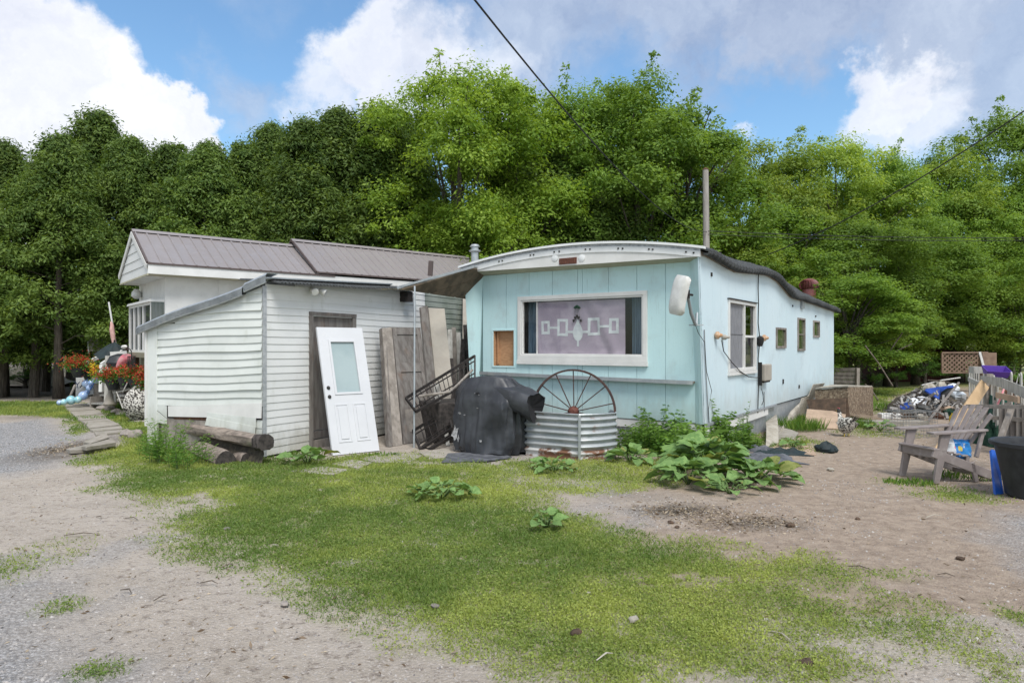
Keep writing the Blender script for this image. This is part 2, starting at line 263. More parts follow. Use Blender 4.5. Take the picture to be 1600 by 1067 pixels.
# ------------------------------------------------------------------ mesh helpers
WPOS = {}
class MB:
    def __init__(s): s.v = []; s.f = []; s.tint = None
    def add(s, vs, fs):
        k = len(s.v); s.v += [Vector(v) for v in vs]; s.f += [tuple(i + k for i in f) for f in fs]; return s
    def hexa(s, p):
        return s.add(p, [(0, 3, 2, 1), (4, 5, 6, 7), (0, 1, 5, 4), (1, 2, 6, 5), (2, 3, 7, 6), (3, 0, 4, 7)])
    def box(s, F, a0, a1, b0, b1, c0, c1):
        return s.hexa([F(a0, b0, c0), F(a1, b0, c0), F(a1, b1, c0), F(a0, b1, c0), F(a0, b0, c1), F(a1, b0, c1), F(a1, b1, c1), F(a0, b1, c1)])
    def bar(s, p, q, w, h, up=(0, 0, 1)):
        p, q = Vector(p), Vector(q); d = (q - p).normalized(); up = Vector(up)
        if abs(d.dot(up)) > .98: up = Vector((0, 1, 0))
        x = d.cross(up).normalized() * w / 2; y = x.cross(d).normalized() * h / 2
        return s.hexa([p - x - y, p + x - y, p + x + y, p - x + y, q - x - y, q + x - y, q + x + y, q - x + y])
    def tube(s, pts, r, n=8, cap=True):
        pts = [Vector(p) for p in pts]; k = len(pts); rs = r if isinstance(r, (list, tuple)) else [r] * k
        vs = []; fs = []; ref = None
        for i, p in enumerate(pts):
            d = (pts[min(i + 1, k - 1)] - pts[max(i - 1, 0)])
            d = d.normalized() if d.length > 1e-9 else Vector((0, 0, 1))
            if ref is None: ref = Vector((0, 0, 1)) if abs(d.z) < .9 else Vector((1, 0, 0))
            x = d.cross(ref)
            if x.length < 1e-4: ref = Vector((0, 1, 0)); x = d.cross(ref)
            x.normalize(); y = d.cross(x).normalized()
            for j in range(n):
                t = 2 * math.pi * j / n; vs.append(p + (x * math.cos(t) + y * math.sin(t)) * rs[i])
        for i in range(k - 1):
            for j in range(n):
                a = i * n + j; b = i * n + (j + 1) % n; fs.append((a, b, b + n, a + n))
        if cap: fs.append(tuple(range(n - 1, -1, -1))); fs.append(tuple((k - 1) * n + j for j in range(n)))
        return s.add(vs, fs)
    def plate(s, pts, thick):
        """pts: outline, thick: vector"""
        pts = [Vector(p) for p in pts]; n = len(pts); t = Vector(thick)
        vs = pts + [p + t for p in pts]
        fs = [tuple(range(n - 1, -1, -1)), tuple(range(n, 2 * n))] + [(i, (i + 1) % n, (i + 1) % n + n, i + n) for i in range(n)]
        return s.add(vs, fs)
    def lathe(s, prof, c=(0, 0, 0), n=16, sx=1, sy=1, F=None):
        vs = []; fs = []; c = Vector(c)
        for (r, z) in prof:
            for j in range(n):
                t = 2 * math.pi * j / n; v = Vector((math.cos(t) * r * sx, math.sin(t) * r * sy, z))
                vs.append(c + v if F is None else F(*(c + v)))
        k = len(prof)
        for i in range(k - 1):
            for j in range(n):
                a = i * n + j; b = i * n + (j + 1) % n; fs.append((a, b, b + n, a + n))
        fs.append(tuple(range(n - 1, -1, -1))); fs.append(tuple((k - 1) * n + j for j in range(n)))
        return s.add(vs, fs)
    def sheet(s, rows, thick=None):
        m = len(rows); n = len(rows[0]); vs = [Vector(p) for r in rows for p in r]; fs = []
        for i in range(m - 1):
            for j in range(n - 1):
                a = i * n + j; fs.append((a, a + 1, a + n + 1, a + n))
        if thick is not None:
            t = Vector(thick); k = len(vs); vs += [v + t for v in vs]
            fs += [tuple(reversed([q + k for q in f])) for f in fs]
            edge = [i for i in range(n)] + [i * n + n - 1 for i in range(1, m)] + [(m - 1) * n + j for j in range(n - 2, -1, -1)] + [i * n for i in range(m - 2, 0, -1)]
            for i in range(len(edge)):
                a, b = edge[i], edge[(i + 1) % len(edge)]; fs.append((b, a, a + k, b + k))
        return s.add(vs, fs)
    def rock(s, c, r, seed=0, sz=.7, n=9):
        rd = random.Random(seed); c = Vector(c); ph = [rd.uniform(0, 6.28) for _ in range(6)]
        prof = []
        vs = []; fs = []; k = 7
        for i in range(k):
            u = math.pi * i / (k - 1)
            for j in range(n):
                t = 2 * math.pi * j / n
                rr = r * (1 + .18 * math.sin(2 * t + ph[0]) + .12 * math.sin(3 * t + ph[1] + 2 * u) + .1 * math.sin(3 * u + ph[2]))
                vs.append(c + Vector((math.cos(t) * math.sin(u) * rr, math.sin(t) * math.sin(u) * rr, math.cos(u) * rr * sz)))
        for i in range(k - 1):
            for j in range(n):
                a = i * n + j; b = i * n + (j + 1) % n; fs.append((a, a + n, b + n, b))
        return s.add(vs, fs)
    def build(s, name, m, parent=None, smooth=False, bevel=0, label=None, cat=None, group=None, kind=None, org=None):
        vs = s.v
        lo = Vector([min(v[i] for v in vs) for i in range(3)]); hi = Vector([max(v[i] for v in vs) for i in range(3)])
        o0 = Vector(org) if org is not None else Vector(((lo.x + hi.x) / 2, (lo.y + hi.y) / 2, lo.z))
        me = bpy.data.meshes.new(name); me.from_pydata([v - o0 for v in vs], [], s.f); me.validate()
        me.materials.append(m if not isinstance(m, str) else M[m])
        if smooth:
            me.polygons.foreach_set('use_smooth', [True] * len(me.polygons))
            try: me.set_sharp_from_angle(angle=R(42))
            except Exception: pass
        o = bpy.data.objects.new(name, me); COL.objects.link(o)
        pw = Vector((0, 0, 0))
        if parent is not None: o.parent = parent; pw = WPOS[parent.name]
        o.location = o0 - pw; WPOS[o.name] = o0
        if bevel:
            b = o.modifiers.new('bevel', 'BEVEL'); b.width = bevel; b.segments = 2; b.limit_method = 'ANGLE'
        if s.tint is not None:
            a = me.attributes.new('tint', 'FLOAT', 'FACE'); a.data.foreach_set('value', s.tint)
        tag(o, label, cat, group, kind); return o
def tag(o, label=None, cat=None, group=None, kind=None):
    if label: o['label'] = label
    if cat: o['category'] = cat
    if group: o['group'] = group
    if kind: o['kind'] = kind
def thing(name, label, cat, loc=(0, 0, 0), group=None):
    o = bpy.data.objects.new(name, None); COL.objects.link(o); o.location = loc; o.empty_display_size = .2
    WPOS[o.name] = Vector(loc); tag(o, label, cat, group); return o
def copy_tree(o, parent=None):
    c = o.copy(); COL.objects.link(c)
    if parent is not None: c.parent = parent
    WPOS[c.name] = Vector(c.location)
    for ch in list(KIDS.get(o.name, o.children)): copy_tree(ch, c)
    return c
KIDS = {}
def np_mesh(name, V, F, m, tint=None, smooth=False):
    """V (n,3), F (k,3|4) int"""
    me = bpy.data.meshes.new(name); n = len(V); k, w = F.shape
    me.vertices.add(n); me.vertices.foreach_set('co', V.astype(np.float32).ravel())
    me.loops.add(k * w); me.loops.foreach_set('vertex_index', F.astype(np.int32).ravel())
    me.polygons.add(k); me.polygons.foreach_set('loop_start', np.arange(0, k * w, w, dtype=np.int32))
    try: me.polygons.foreach_set('loop_total', np.full(k, w, dtype=np.int32))
    except Exception: pass
    me.update(calc_edges=True)
    if smooth: me.polygons.foreach_set('use_smooth', np.ones(k, bool))
    if tint is not None:
        a = me.attributes.new('tint', 'FLOAT', 'FACE'); a.data.foreach_set('value', tint.astype(np.float32))
    me.materials.append(M[m] if isinstance(m, str) else m); return me
def rand_unit(n, rg):
    v = rg.normal(size=(n, 3)); return v / np.linalg.norm(v, axis=1)[:, None]
def leaf_cards(C, D, Lh, Wh, rg, fold=.25):
    """rhombic leaves: C base centre, D unit direction, Lh length, Wh width -> two triangles each (as one quad, slightly folded)"""
    n = len(C); r = rand_unit(n, rg); S = np.cross(D, r); S /= np.maximum(np.linalg.norm(S, axis=1), 1e-6)[:, None]
    Nn = np.cross(D, S)
    Lh = np.broadcast_to(Lh, n)[:, None]; Wh = np.broadcast_to(Wh, n)[:, None]
    p0 = C; p2 = C + D * Lh; mid = C + D * Lh * .45
    p1 = mid + S * Wh * .5 + Nn * Wh * fold * .3; p3 = mid - S * Wh * .5 + Nn * Wh * fold * .3
    V = np.stack([p0, p1, p2, p3], 1).reshape(-1, 3); F = np.arange(4 * n).reshape(n, 4); return V, F

# value noise for masks
def vnoise(x, y, sc, seed=0):
    x = x / sc; y = y / sc; xi = np.floor(x).astype(np.int64); yi = np.floor(y).astype(np.int64); fx = x - xi; fy = y - yi
    def h(a, b):
        n = (a * 374761393 + b * 668265263 + seed * 1442695041) & 0xffffffff
        n = ((n ^ (n >> 13)) * 1274126177) & 0xffffffff
        return ((n ^ (n >> 16)) & 0xffff) / 65535.0
    fx = fx * fx * (3 - 2 * fx); fy = fy * fy * (3 - 2 * fy)
    return (h(xi, yi) * (1 - fx) + h(xi + 1, yi) * fx) * (1 - fy) + (h(xi, yi + 1) * (1 - fx) + h(xi + 1, yi + 1) * fx) * fy
def fbm(x, y, sc, seed=0, o=4):
    t = 0; a = .5; s = 0
    for i in range(o): t = t + a * vnoise(x, y, sc, seed + i * 17); s += a; a *= .55; sc *= .5
    return t / s
def sd_poly(x, y, P):
    """signed distance, inside positive"""
    d = np.full(x.shape, 1e9); inside = np.zeros(x.shape, bool); n = len(P)
    for i in range(n):
        ax, ay = P[i][0], P[i][1]; bx, by = P[(i + 1) % n][0], P[(i + 1) % n][1]
        ex, ey = bx - ax, by - ay; wx, wy = x - ax, y - ay
        t = np.clip((wx * ex + wy * ey) / (ex * ex + ey * ey + 1e-12), 0, 1)
        d = np.minimum(d, (wx - ex * t) ** 2 + (wy - ey * t) ** 2)
        c = ((ay > y) != (by > y)) & (x < (bx - ax) * (y - ay) / (by - ay + 1e-12) + ax); inside ^= c
    return np.where(inside, 1, -1) * np.sqrt(d)

# ------------------------------------------------------------------ ground
def gp(l): return [tuple(G(px, py)[:2]) for px, py in l]
LAWN = gp([(150, 705), (185, 730), (215, 762), (270, 797), (340, 832), (400, 858), (480, 893), (545, 928), (640, 958), (760, 988), (830, 1012), (880, 1040), (915, 1067), (980, 1250),
           (1500, 1250), (1420, 1010), (1330, 940), (1230, 888), (1110, 862), (1000, 852), (930, 822), (860, 792), (830, 765), (800, 735), (720, 724), (650, 712), (560, 712), (420, 722), (400, 712), (320, 690), (250, 672), (190, 672), (160, 690)])
TANKG = gp([(790, 722), (1030, 715), (1060, 735), (1030, 755), (900, 772), (800, 765)])
LEFTG = gp([(-400, 660), (-100, 655), (0, 648), (60, 650), (110, 655), (130, 690), (165, 705), (240, 700), (262, 670), (240, 660), (200, 640), (110, 628), (-400, 628)])
RIGHTG = gp([(1345, 636), (1400, 614), (1480, 604), (1700, 600), (2000, 600), (2100, 566), (1330, 566), (1300, 590)])
PATHP = gp([(100, 632), (140, 630), (190, 670), (190, 695), (120, 705), (110, 690), (140, 672)])
GRAV = gp([(-500, 662), (0, 662), (60, 655), (105, 668), (120, 690), (90, 712), (30, 742), (-500, 760)])
GRAV2 = gp([(-200, 900), (30, 925), (90, 990), (150, 1067), (150, 1200), (-200, 1200)])
GRAV3 = gp([(1570, 800), (1700, 790), (1700, 900), (1610, 900), (1575, 850)])
def ell(x, y, px, py, rx, ry):
    """soft ellipse on the ground whose middle is seen at px, py"""
    c = G(px, py); ax = rx / FPX * c.y; ay = abs(G(px, py - ry).y - G(px, py + ry).y) / 2
    return np.clip(1.3 - np.sqrt(((x - c.x) / ax) ** 2 + ((y - c.y) / ay) ** 2), 0, 1)
def lawn_density(x, y):
    n1 = fbm(x, y, .9, 3); n2 = fbm(x, y, .22, 8); n3 = fbm(x, y, 2.4, 21)
    g = np.clip(.62 + sd_poly(x, y, LAWN) * 1.5 + (n1 - .5) * 1.4 + (n2 - .5) * .9, 0, 1)
    # thin, patchy lower right part of the lawn
    c = G(1200, 960); thin = np.clip(((x - c.x) * .8 - (y - c.y) * .55) / 1.6 + .55, 0, 1)
    g = g * (1 - thin * np.clip(1.9 - 2.9 * n1, 0, 1))
    g = g * np.clip(2.25 - 2.2 * n2 - 1.05 * np.clip((n3 - .48) * 6, 0, 1), .12, 1)
    g = np.maximum(g, .75 * np.clip(.5 + sd_poly(x, y, TANKG) * 2.2 + (n1 - .5) * 1.6 + (n2 - .5), 0, 1))
    g = np.maximum(g, np.clip(.5 + sd_poly(x, y, LEFTG) * 2.5 + (n2 - .5) * 1.4, 0, 1) * .95)
    g = np.maximum(g, np.clip(.5 + sd_poly(x, y, RIGHTG) * 1.2 + (n2 - .5) * 1.4, 0, 1))
    for (px, py, rx, ry, a) in [(1490, 772, 70, 14, .7), (1420, 755, 60, 9, .25), (1590, 965, 30, 25, .5), (30, 880, 70, 45, .38), (95, 945, 40, 16, .5), (158, 1042, 42, 22, .55),
                                (1330, 640, 40, 7, .6), (1450, 985, 90, 25, .6), (1250, 1040, 120, 40, .7), (1390, 900, 60, 12, .35), (1220, 690, 60, 14, .8), (1370, 676, 60, 8, .5),
                                (640, 720, 60, 8, .4), (1260, 650, 40, 12, .7), (1180, 900, 80, 14, .4), (1540, 1030, 60, 20, .4)]:
        g = np.maximum(g, a * ell(x, y, px, py, rx, ry) * np.clip(2.6 * n2 - .45, 0, 1))
    g = g * (1 - .9 * ell(x, y, 1110, 800, 130, 26)) * (1 - .8 * ell(x, y, 1060, 905, 90, 14) * (n2 > .45)) * (1 - .7 * ell(x, y, 900, 755, 70, 9))
    g = g * np.clip(.35 - sd_poly(x, y, PATHP) * 4, 0, 1)
    return np.clip(g, 0, 1)
def gheight(x, y):
    h = (fbm(x, y, 1.6, 40) - .5) * .05 + (fbm(x, y, .35, 44, 3) - .5) * .018
    near = np.clip((y - 1) / 3, 0, 1)
    return h * near
def make_ground():
    nx, ny = 620, 560
    u = np.linspace(-1, 1, nx); xs = 14 * u + 700 * np.sign(u) * np.clip(abs(u) - .62, 0, 1) ** 3 / .38 ** 3 * 1.0
    v = np.linspace(0, 1, ny); ys = -6 + 34 * v + 900 * np.clip(v - .72, 0, 1) ** 3 / .28 ** 3
    X, Y = np.meshgrid(xs, ys); x = X.ravel(); y = Y.ravel()
    z = gheight(x, y) * (np.abs(x) < 30) * (y < 40)
    V = np.stack([x, y, z], 1)
    i = np.arange(nx * ny).reshape(ny, nx); F = np.stack([i[:-1, :-1], i[:-1, 1:], i[1:, 1:], i[1:, :-1]], -1).reshape(-1, 4)
    g = lawn_density(x, y); far = np.clip((y - 26) / 3, 0, 1); g = np.maximum(g, far * .8)
    n1 = fbm(x, y, .8, 61)
    def sp(P, k): return np.clip(.5 + sd_poly(x, y, P) * k + (n1 - .5) * 1.6, 0, 1)
    gr = np.maximum(np.maximum(sp(GRAV, 1.5), sp(GRAV2, 1.2)), sp(GRAV3, 1.5))
    n4 = fbm(x, y, 1.3, 77); gr = np.maximum(gr, np.clip((n4 - .56) * 5, 0, .45) * (x < G(900, 1000).x + 1))
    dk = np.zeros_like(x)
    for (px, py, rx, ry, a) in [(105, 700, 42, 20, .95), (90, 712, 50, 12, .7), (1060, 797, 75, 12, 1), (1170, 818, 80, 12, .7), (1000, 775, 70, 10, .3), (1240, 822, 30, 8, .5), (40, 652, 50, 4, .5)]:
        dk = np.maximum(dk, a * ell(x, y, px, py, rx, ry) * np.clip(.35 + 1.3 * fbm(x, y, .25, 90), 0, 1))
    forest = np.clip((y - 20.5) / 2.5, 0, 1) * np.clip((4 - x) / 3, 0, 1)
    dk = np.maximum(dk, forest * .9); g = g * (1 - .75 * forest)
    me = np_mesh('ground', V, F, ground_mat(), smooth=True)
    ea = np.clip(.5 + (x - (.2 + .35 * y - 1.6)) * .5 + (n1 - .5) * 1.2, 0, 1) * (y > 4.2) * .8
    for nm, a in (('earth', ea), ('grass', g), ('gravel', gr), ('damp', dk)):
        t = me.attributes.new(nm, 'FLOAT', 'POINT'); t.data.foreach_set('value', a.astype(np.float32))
    o = bpy.data.objects.new('ground', me); COL.objects.link(o); o['kind'] = 'structure'
    o['label'] = 'pale dirt yard with gravel track and patchy lawn'
def ground_mat():
    m = bpy.data.materials.new('yard_ground'); m.use_nodes = True; nt = m.node_tree; N = nt.nodes.new; L = nt.links.new
    b = nt.nodes['Principled BSDF']; b.inputs['Roughness'].default_value = .95; b.inputs['Specular IOR Level'].default_value = .15
    geo = N('ShaderNodeNewGeometry')
    def nz(sc, det=6, ro=.65):
        n = N('ShaderNodeTexNoise'); n.inputs['Scale'].default_value = sc; n.inputs['Detail'].default_value = det; n.inputs['Roughness'].default_value = ro
        L(geo.outputs['Position'], n.inputs['Vector']); return n
    def rng(v, a, c, d=0, e=1):
        r = N('ShaderNodeMapRange'); r.interpolation_type = 'SMOOTHSTEP'; L(v, r.inputs['Value'])
        for k, x in zip(('From Min', 'From Max', 'To Min', 'To Max'), (a, c, d, e)): r.inputs[k].default_value = x
        return r.outputs['Result']
    def mix(f, a, c):
        x = N('ShaderNodeMixRGB')
        for i, s_ in enumerate((f, a, c)):
            if isinstance(s_, tuple): x.inputs[i].default_value = (*s_, 1)
            elif isinstance(s_, float): x.inputs[i].default_value = s_
            else: L(s_, x.inputs[i])
        return x.outputs[0]
    def at_(n):
        a = N('ShaderNodeAttribute'); a.attribute_name = n; return a.outputs['Fac']
    soil = mix(rng(nz(1.1).outputs['Fac'], .35, .65), (.42, .37, .315), (.355, .31, .26))
    soil = mix(rng(nz(12, 9, .78).outputs['Fac'], .5, .64), soil, (.215, .18, .15))
    soil = mix(rng(nz(55, 6, .75).outputs['Fac'], .53, .64), soil, (.53, .48, .44))
    soil = mix(at_('earth'), soil, mix(rng(nz(7, 9, .8).outputs['Fac'], .38, .62), (.37, .29, .22), (.225, .168, .125)))
    vo = N('ShaderNodeTexVoronoi'); vo.inputs['Scale'].default_value = 55; L(geo.outputs['Position'], vo.inputs['Vector'])
    sp = N('ShaderNodeSeparateColor'); L(vo.outputs['Color'], sp.inputs[0])
    grav = mix(sp.outputs[0], (.20, .20, .205), (.50, .49, .485))
    grav = mix(rng(vo.outputs['Distance'], .35, .6, 0, .5), grav, (.12, .115, .11))
    c = mix(at_('gravel'), soil, grav)
    lw = N('ShaderNodeMath'); lw.operation = 'MULTIPLY'; lw.inputs[1].default_value = .85; L(at_('grass'), lw.inputs[0])
    und = mix(rng(nz(14, 5).outputs['Fac'], .4, .6), (.185, .24, .055), (.26, .25, .11))
    c = mix(lw.outputs[0], c, und)
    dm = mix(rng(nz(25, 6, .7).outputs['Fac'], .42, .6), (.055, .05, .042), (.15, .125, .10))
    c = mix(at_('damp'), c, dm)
    L(c, b.inputs['Base Color'])
    bp = N('ShaderNodeBump'); bp.inputs['Strength'].default_value = 1; bp.inputs['Distance'].default_value = .02
    h = N('ShaderNodeMath'); h.operation = 'ADD'; L(nz(22, 9, .75).outputs['Fac'], h.inputs[0])
    h2 = N('ShaderNodeMath'); h2.operation = 'MULTIPLY'; h2.inputs[1].default_value = -.35; L(vo.outputs['Distance'], h2.inputs[0]); L(h2.outputs[0], h.inputs[1])
    L(h.outputs[0], bp.inputs['Height']); L(bp.outputs[0], b.inputs['Normal']); return m
make_ground()

M['lawn'] = leaf_mat('lawn_leaves', (.125, .20, .045), (.38, .43, .11), .36)
def ground_cover():
    rg = np.random.default_rng(5)
    # candidate points, denser near the camera
    n = 1500000; yy = 3.0 * (26 / 3.0) ** rg.random(n); hx = .82 * yy + 1.2; xx = (rg.random(n) * 2 - 1) * hx
    d = lawn_density(xx, yy); keep = rg.random(n) < d ** 1.3 * (.55 + .9 * fbm(xx, yy, .13, 33, 2))
    xx, yy, d = xx[keep], yy[keep], d[keep]; n = len(xx)
    z = gheight(xx, yy)
    s = .0085 + .0017 * yy                                   # leaf size grows slowly with distance so that cover stays closed
    clover = rg.random(n) < .5
    up = np.where(clover, .35, 1.6)
    a = rg.random(n) * 6.283; D = np.stack([np.cos(a), np.sin(a), up * (.4 + rg.random(n))], 1); D /= np.linalg.norm(D, axis=1)[:, None]
    Lh = s * np.where(clover, 1.0, 1.9) * (.6 + .8 * rg.random(n)); Wh = s * np.where(clover, .8, .32)
    tall = fbm(xx, yy, .5, 71) > .68; Lh = Lh * np.where(tall & ~clover, 1.5, 1)
    C = np.stack([xx, yy, z + np.where(clover, rg.random(n) * .02, 0) - .002], 1)
    V, F = leaf_cards(C, D, Lh, Wh, rg)
    yel = fbm(xx, yy, 1.1, 55); t = np.clip(.14 + 1.7 * (yel - .38) + .7 * (fbm(xx, yy, .3, 91) - .5) + rg.normal(size=n) * .17, 0, 1)
    me = np_mesh('lawn_grass', V, F, 'lawn', t); o = bpy.data.objects.new('lawn_grass', me); COL.objects.link(o)
    tag(o, 'short bright green grass and clover growing on the patchy lawn', 'grass', kind='stuff')
    print('lawn leaves', n)
    # loose gravel stones
    n = 150000; yy = 3.0 * (22 / 3.0) ** rg.random(n); hx = .82 * yy + 1; xx = (rg.random(n) * 2 - 1) * hx
    n1 = fbm(xx, yy, .8, 61)
    def sp(P, k): return np.clip(.5 + sd_poly(xx, yy, P) * k + (n1 - .5) * 1.6, 0, 1)
    dn = np.maximum(np.maximum(sp(GRAV, 1.5), sp(GRAV2, 1.2)), sp(GRAV3, 1.5)); dn = np.maximum(dn, .16 + .5 * (fbm(xx, yy, 1.3, 77) > .57)) * (1 - .9 * lawn_density(xx, yy))
    k = rg.random(n) < dn * .75; xx, yy = xx[k], yy[k]; n = len(xx)
    r = (.003 + .008 * rg.random(n) ** 3.5) * (1 + .05 * yy)
    z = gheight(xx, yy); base = np.array([[1, 0, 0], [-.4, .9, 0], [-.5, -.8, 0], [.1, 0, .8], [0, 0, -.6]])
    a = rg.random(n) * 6.283; ca, sa = np.cos(a), np.sin(a)
    sc = .6 + .8 * rg.random((n, 3)); P = base[None] * r[:, None, None] * sc[:, None, :]
    V = np.stack([P[..., 0] * ca[:, None] - P[..., 1] * sa[:, None] + xx[:, None], P[..., 0] * sa[:, None] + P[..., 1] * ca[:, None] + yy[:, None], P[..., 2] + z[:, None]], -1).reshape(-1, 3)
    f = np.array([[0, 1, 3], [1, 2, 3], [2, 0, 3]]); F = (f[None] + (np.arange(n) * 5)[:, None, None]).reshape(-1, 3)
    M['pebble'] = leaf_mat('pebble_stone', (.15, .14, .135), (.50, .47, .44), 0.0, .9)
    me = np_mesh('loose_gravel', V, F, 'pebble', np.repeat(rg.random(n), 3)); o = bpy.data.objects.new('loose_gravel', me); COL.objects.link(o)
    tag(o, 'loose pebbles scattered over the dirt and gravel track', 'gravel', kind='stuff')
ground_cover()
# ================================================================== blue trailer
def lerp(xs, ys, x): return float(np.interp(x, xs, ys))
def strips(P, edges, top, bot, openings, m, parent, name, o0=-.02, o1=0.0, gap=.004, nseg=1):
    """wall panels between the u values in edges, minus the openings; P(u, z, out)"""
    for u0, u1 in zip(edges[:-1], edges[1:]):
        cuts = sorted({u0, u1} | {c for op in openings for c in op[:2] if u0 < c < u1}); mb = MB()
        for c0, c1 in zip(cuts[:-1], cuts[1:]):
            a0 = c0 + (gap / 2 if c0 == u0 else 0); a1 = c1 - (gap / 2 if c1 == u1 else 0); mid = (c0 + c1) / 2
            holes = sorted([(op[2], op[3]) for op in openings if op[0] <= mid <= op[1]])
            if holes and mb.v: mb.build(name, m, parent); mb = MB()
            segs = []; z = None
            for h0, h1 in holes: segs.append((z, h0)); z = h1
            segs.append((z, None))
            for s0, s1 in segs:
                zb = [bot(a0), bot(a1)] if s0 is None else [s0, s0]; zt = [top(a0), top(a1)] if s1 is None else [s1, s1]
                mb.hexa([P(a0, zb[0], o0), P(a1, zb[1], o0), P(a1, zb[1], o1), P(a0, zb[0], o1), P(a0, zt[0], o0), P(a1, zt[1], o0), P(a1, zt[1], o1), P(a0, zt[0], o1)])
                if holes: mb.build(name, m, parent); mb = MB()
        if mb.v: mb.build(name, m, parent)
def frame_rect(P, u0, u1, z0, z1, w, o0, o1, m, parent, name, wb=None):
    wb = wb or w; mb = MB()
    for (a, b, c, d) in ((u0, u1, z1 - w, z1), (u0, u1, z0, z0 + wb), (u0, u0 + w, z0 + wb, z1 - w), (u1 - w, u1, z0 + wb, z1 - w)):
        mb.hexa([P(a, c, o0), P(b, c, o0), P(b, c, o1), P(a, c, o1), P(a, d, o0), P(b, d, o0), P(b, d, o1), P(a, d, o1)])
    return mb.build(name, m, parent, bevel=.004)
def pbox(P, u0, u1, z0, z1, o0, o1, mb=None):
    mb = mb or MB()
    return mb.hexa([P(u0, z0, o0), P(u1, z0, o0), P(u1, z0, o1), P(u0, z0, o1), P(u0, z1, o0), P(u1, z1, o0), P(u1, z1, o1), P(u0, z1, o1)])

T = Frame((2.97, 10.5), (-.8166, .577), (.577, .8166)); TW = 4.6; TL = 10.6
def bf(z): return -.22 * max(0, z - .5) / 2.6
def ztop(b): return lerp([-.3, 0, 1.47, 3.55, 4.33, 5.46, 7.6, 10.9], [3.12, 3.12, 3.0, 3.12, 3.05, 2.79, 2.76, 2.68], b)
def zroof(b): return lerp([-.4, .3, 1.2, 3, 5.1, 6, 7.45, 10.9], [3.20, 3.28, 3.39, 3.36, 3.45, 3.32, 3.12, 2.88], b)
tr = thing('mobile_home', 'pale blue mobile home with wavy sagging roof and big front window', 'mobile home', T(TW / 2, TL / 2, 0))
FW = .05
PF = lambda u, z, o: T(u, FW - o, z)
PS = lambda u, z, o: T(-o, u, z)
def fh(px, py, b=FW): return T.hit_b(px, py, b)
def sh(px, py): return T.hit_a(px, py, 0)
# front window and hatch openings
wa1, wz1 = fh(810, 462); wa0, _ = fh(1012, 456); _, wz0 = fh(910, 572)
W0, W1, WZ0, WZ1 = wa0, wa1, 1.415, fh(910, 459)[1]
ha1, hz1 = fh(771, 517); ha0, hz0 = fh(803, 572)
edges = [.15] + sorted(fh(px, 440)[0] for px in (791, 826.7, 863, 902.5, 910, 950.5, 995, 1040)) + [TW - .24]
ops_f = [(W0 + .03, W1 - .03, WZ0 + .03, WZ1 - .03), (ha0, ha1, hz0, hz1)]
strips(PF, edges, lambda u: 3.02, lambda u: .47, ops_f, 'aqua', tr, 'wall_panel', gap=.007)
strips(PF, [.12, TW - .12], lambda u: 3.0, lambda u: .48, ops_f, 'seam', tr, 'wall_backing', o0=-.05, o1=-.024)
# wings at the two front corners
for sgn, nm in ((0, 'corner_wing'), (1, 'corner_wing')):
    rows = []
    for z in np.linspace(.46, 3.1, 12):
        ai = .15 + .10 * max(0, z - 1.1) / 2; a = (0, ai) if sgn == 0 else (TW, TW - ai)
        rows.append([T(a[0], bf(z), z), T((a[0] + a[1]) / 2, (bf(z) + FW) / 2 - .012, z), T(a[1], FW - .002, z)])
    MB().sheet(rows, T.b * .03).build(nm, 'aqua', tr)
# side walls
sw0 = sh(1137, 500)[0]; sw1 = sh(1179.8, 500)[0]; swz1 = sh(1158, 471)[1]; swz0 = sh(1158, 579.5)[1]
ops_s = [(sw0 + .02, sw1 - .02, swz0 + .02, swz1 - .02)]
small = []
for (x0, y0, x1, y1) in ((1212, 512, 1227, 544), (1245.7, 497, 1256.8, 548), (1270, 501, 1279.5, 527)):
    b0 = sh(x0, 520)[0]; b1 = sh(x1, 520)[0]; xm = (x0 + x1) / 2; small.append((b0, b1, sh(xm, y1)[1], sh(xm, y0)[1]))
ops_s += [(s[0] + .02, s[1] - .02, s[2] + .02, s[3] - .02) for s in small]
mb = MB(); zs = list(np.linspace(.46, 3.12, 10))
mb.sheet([[PS(bf(z), z, 0), PS(.4, z if z < 3.1 else ztop(.4) + .02, 0)] for z in zs], T.a * .02).build('side_panel', 'aqua_side', tr)
strips(PS, [.4 + .4 * i for i in range(26)] + [TL], lambda u: ztop(u) + .02, lambda u: .46 + .003 * u, ops_s, 'aqua_side', tr, 'side_panel', gap=.002)
strips(PS, [.1, TL], lambda u: 2.6, lambda u: .5, ops_s, 'seam', tr, 'side_backing', o0=-.05, o1=-.022)
mb = MB()
pts = [(b, ztop(b)) for b in np.linspace(.1, TL, 30)]
for (b0, z0), (b1, z1) in zip(pts[:-1], pts[1:]):
    mb.hexa([PS(b0, 2.5, -.05), PS(b1, 2.5, -.05), PS(b1, 2.5, -.022), PS(b0, 2.5, -.022), PS(b0, z0, -.05), PS(b1, z1, -.05), PS(b1, z1, -.022), PS(b0, z0, -.022)])
mb.build('side_backing', 'seam', tr)
MB().box(T, .02, TW - .02, TL - .03, TL, .47, 2.72).build('back_wall', 'aqua_side', tr)
MB().box(T, TW - .02, TW, .1, TL, .47, 2.95).build('far_wall', 'aqua', tr)
MB().box(T, .05, TW - .05, .2, TL - .1, .42, .46).build('floor_deck', 'dark', tr)
# room behind the glass: back wall, ceiling, floor
mb = MB(); mb.box(T, .06, TW - .1, 1.9, 1.93, .5, 3.0); mb.box(T, .06, TW - .1, .2, 1.9, 2.75, 2.77); mb.build('inner_wall', 'room', tr)
mb = MB(); mb.box(T, .9, .92, 1.95, TL - .2, .5, 2.6); mb.build('inner_wall', 'room', tr)
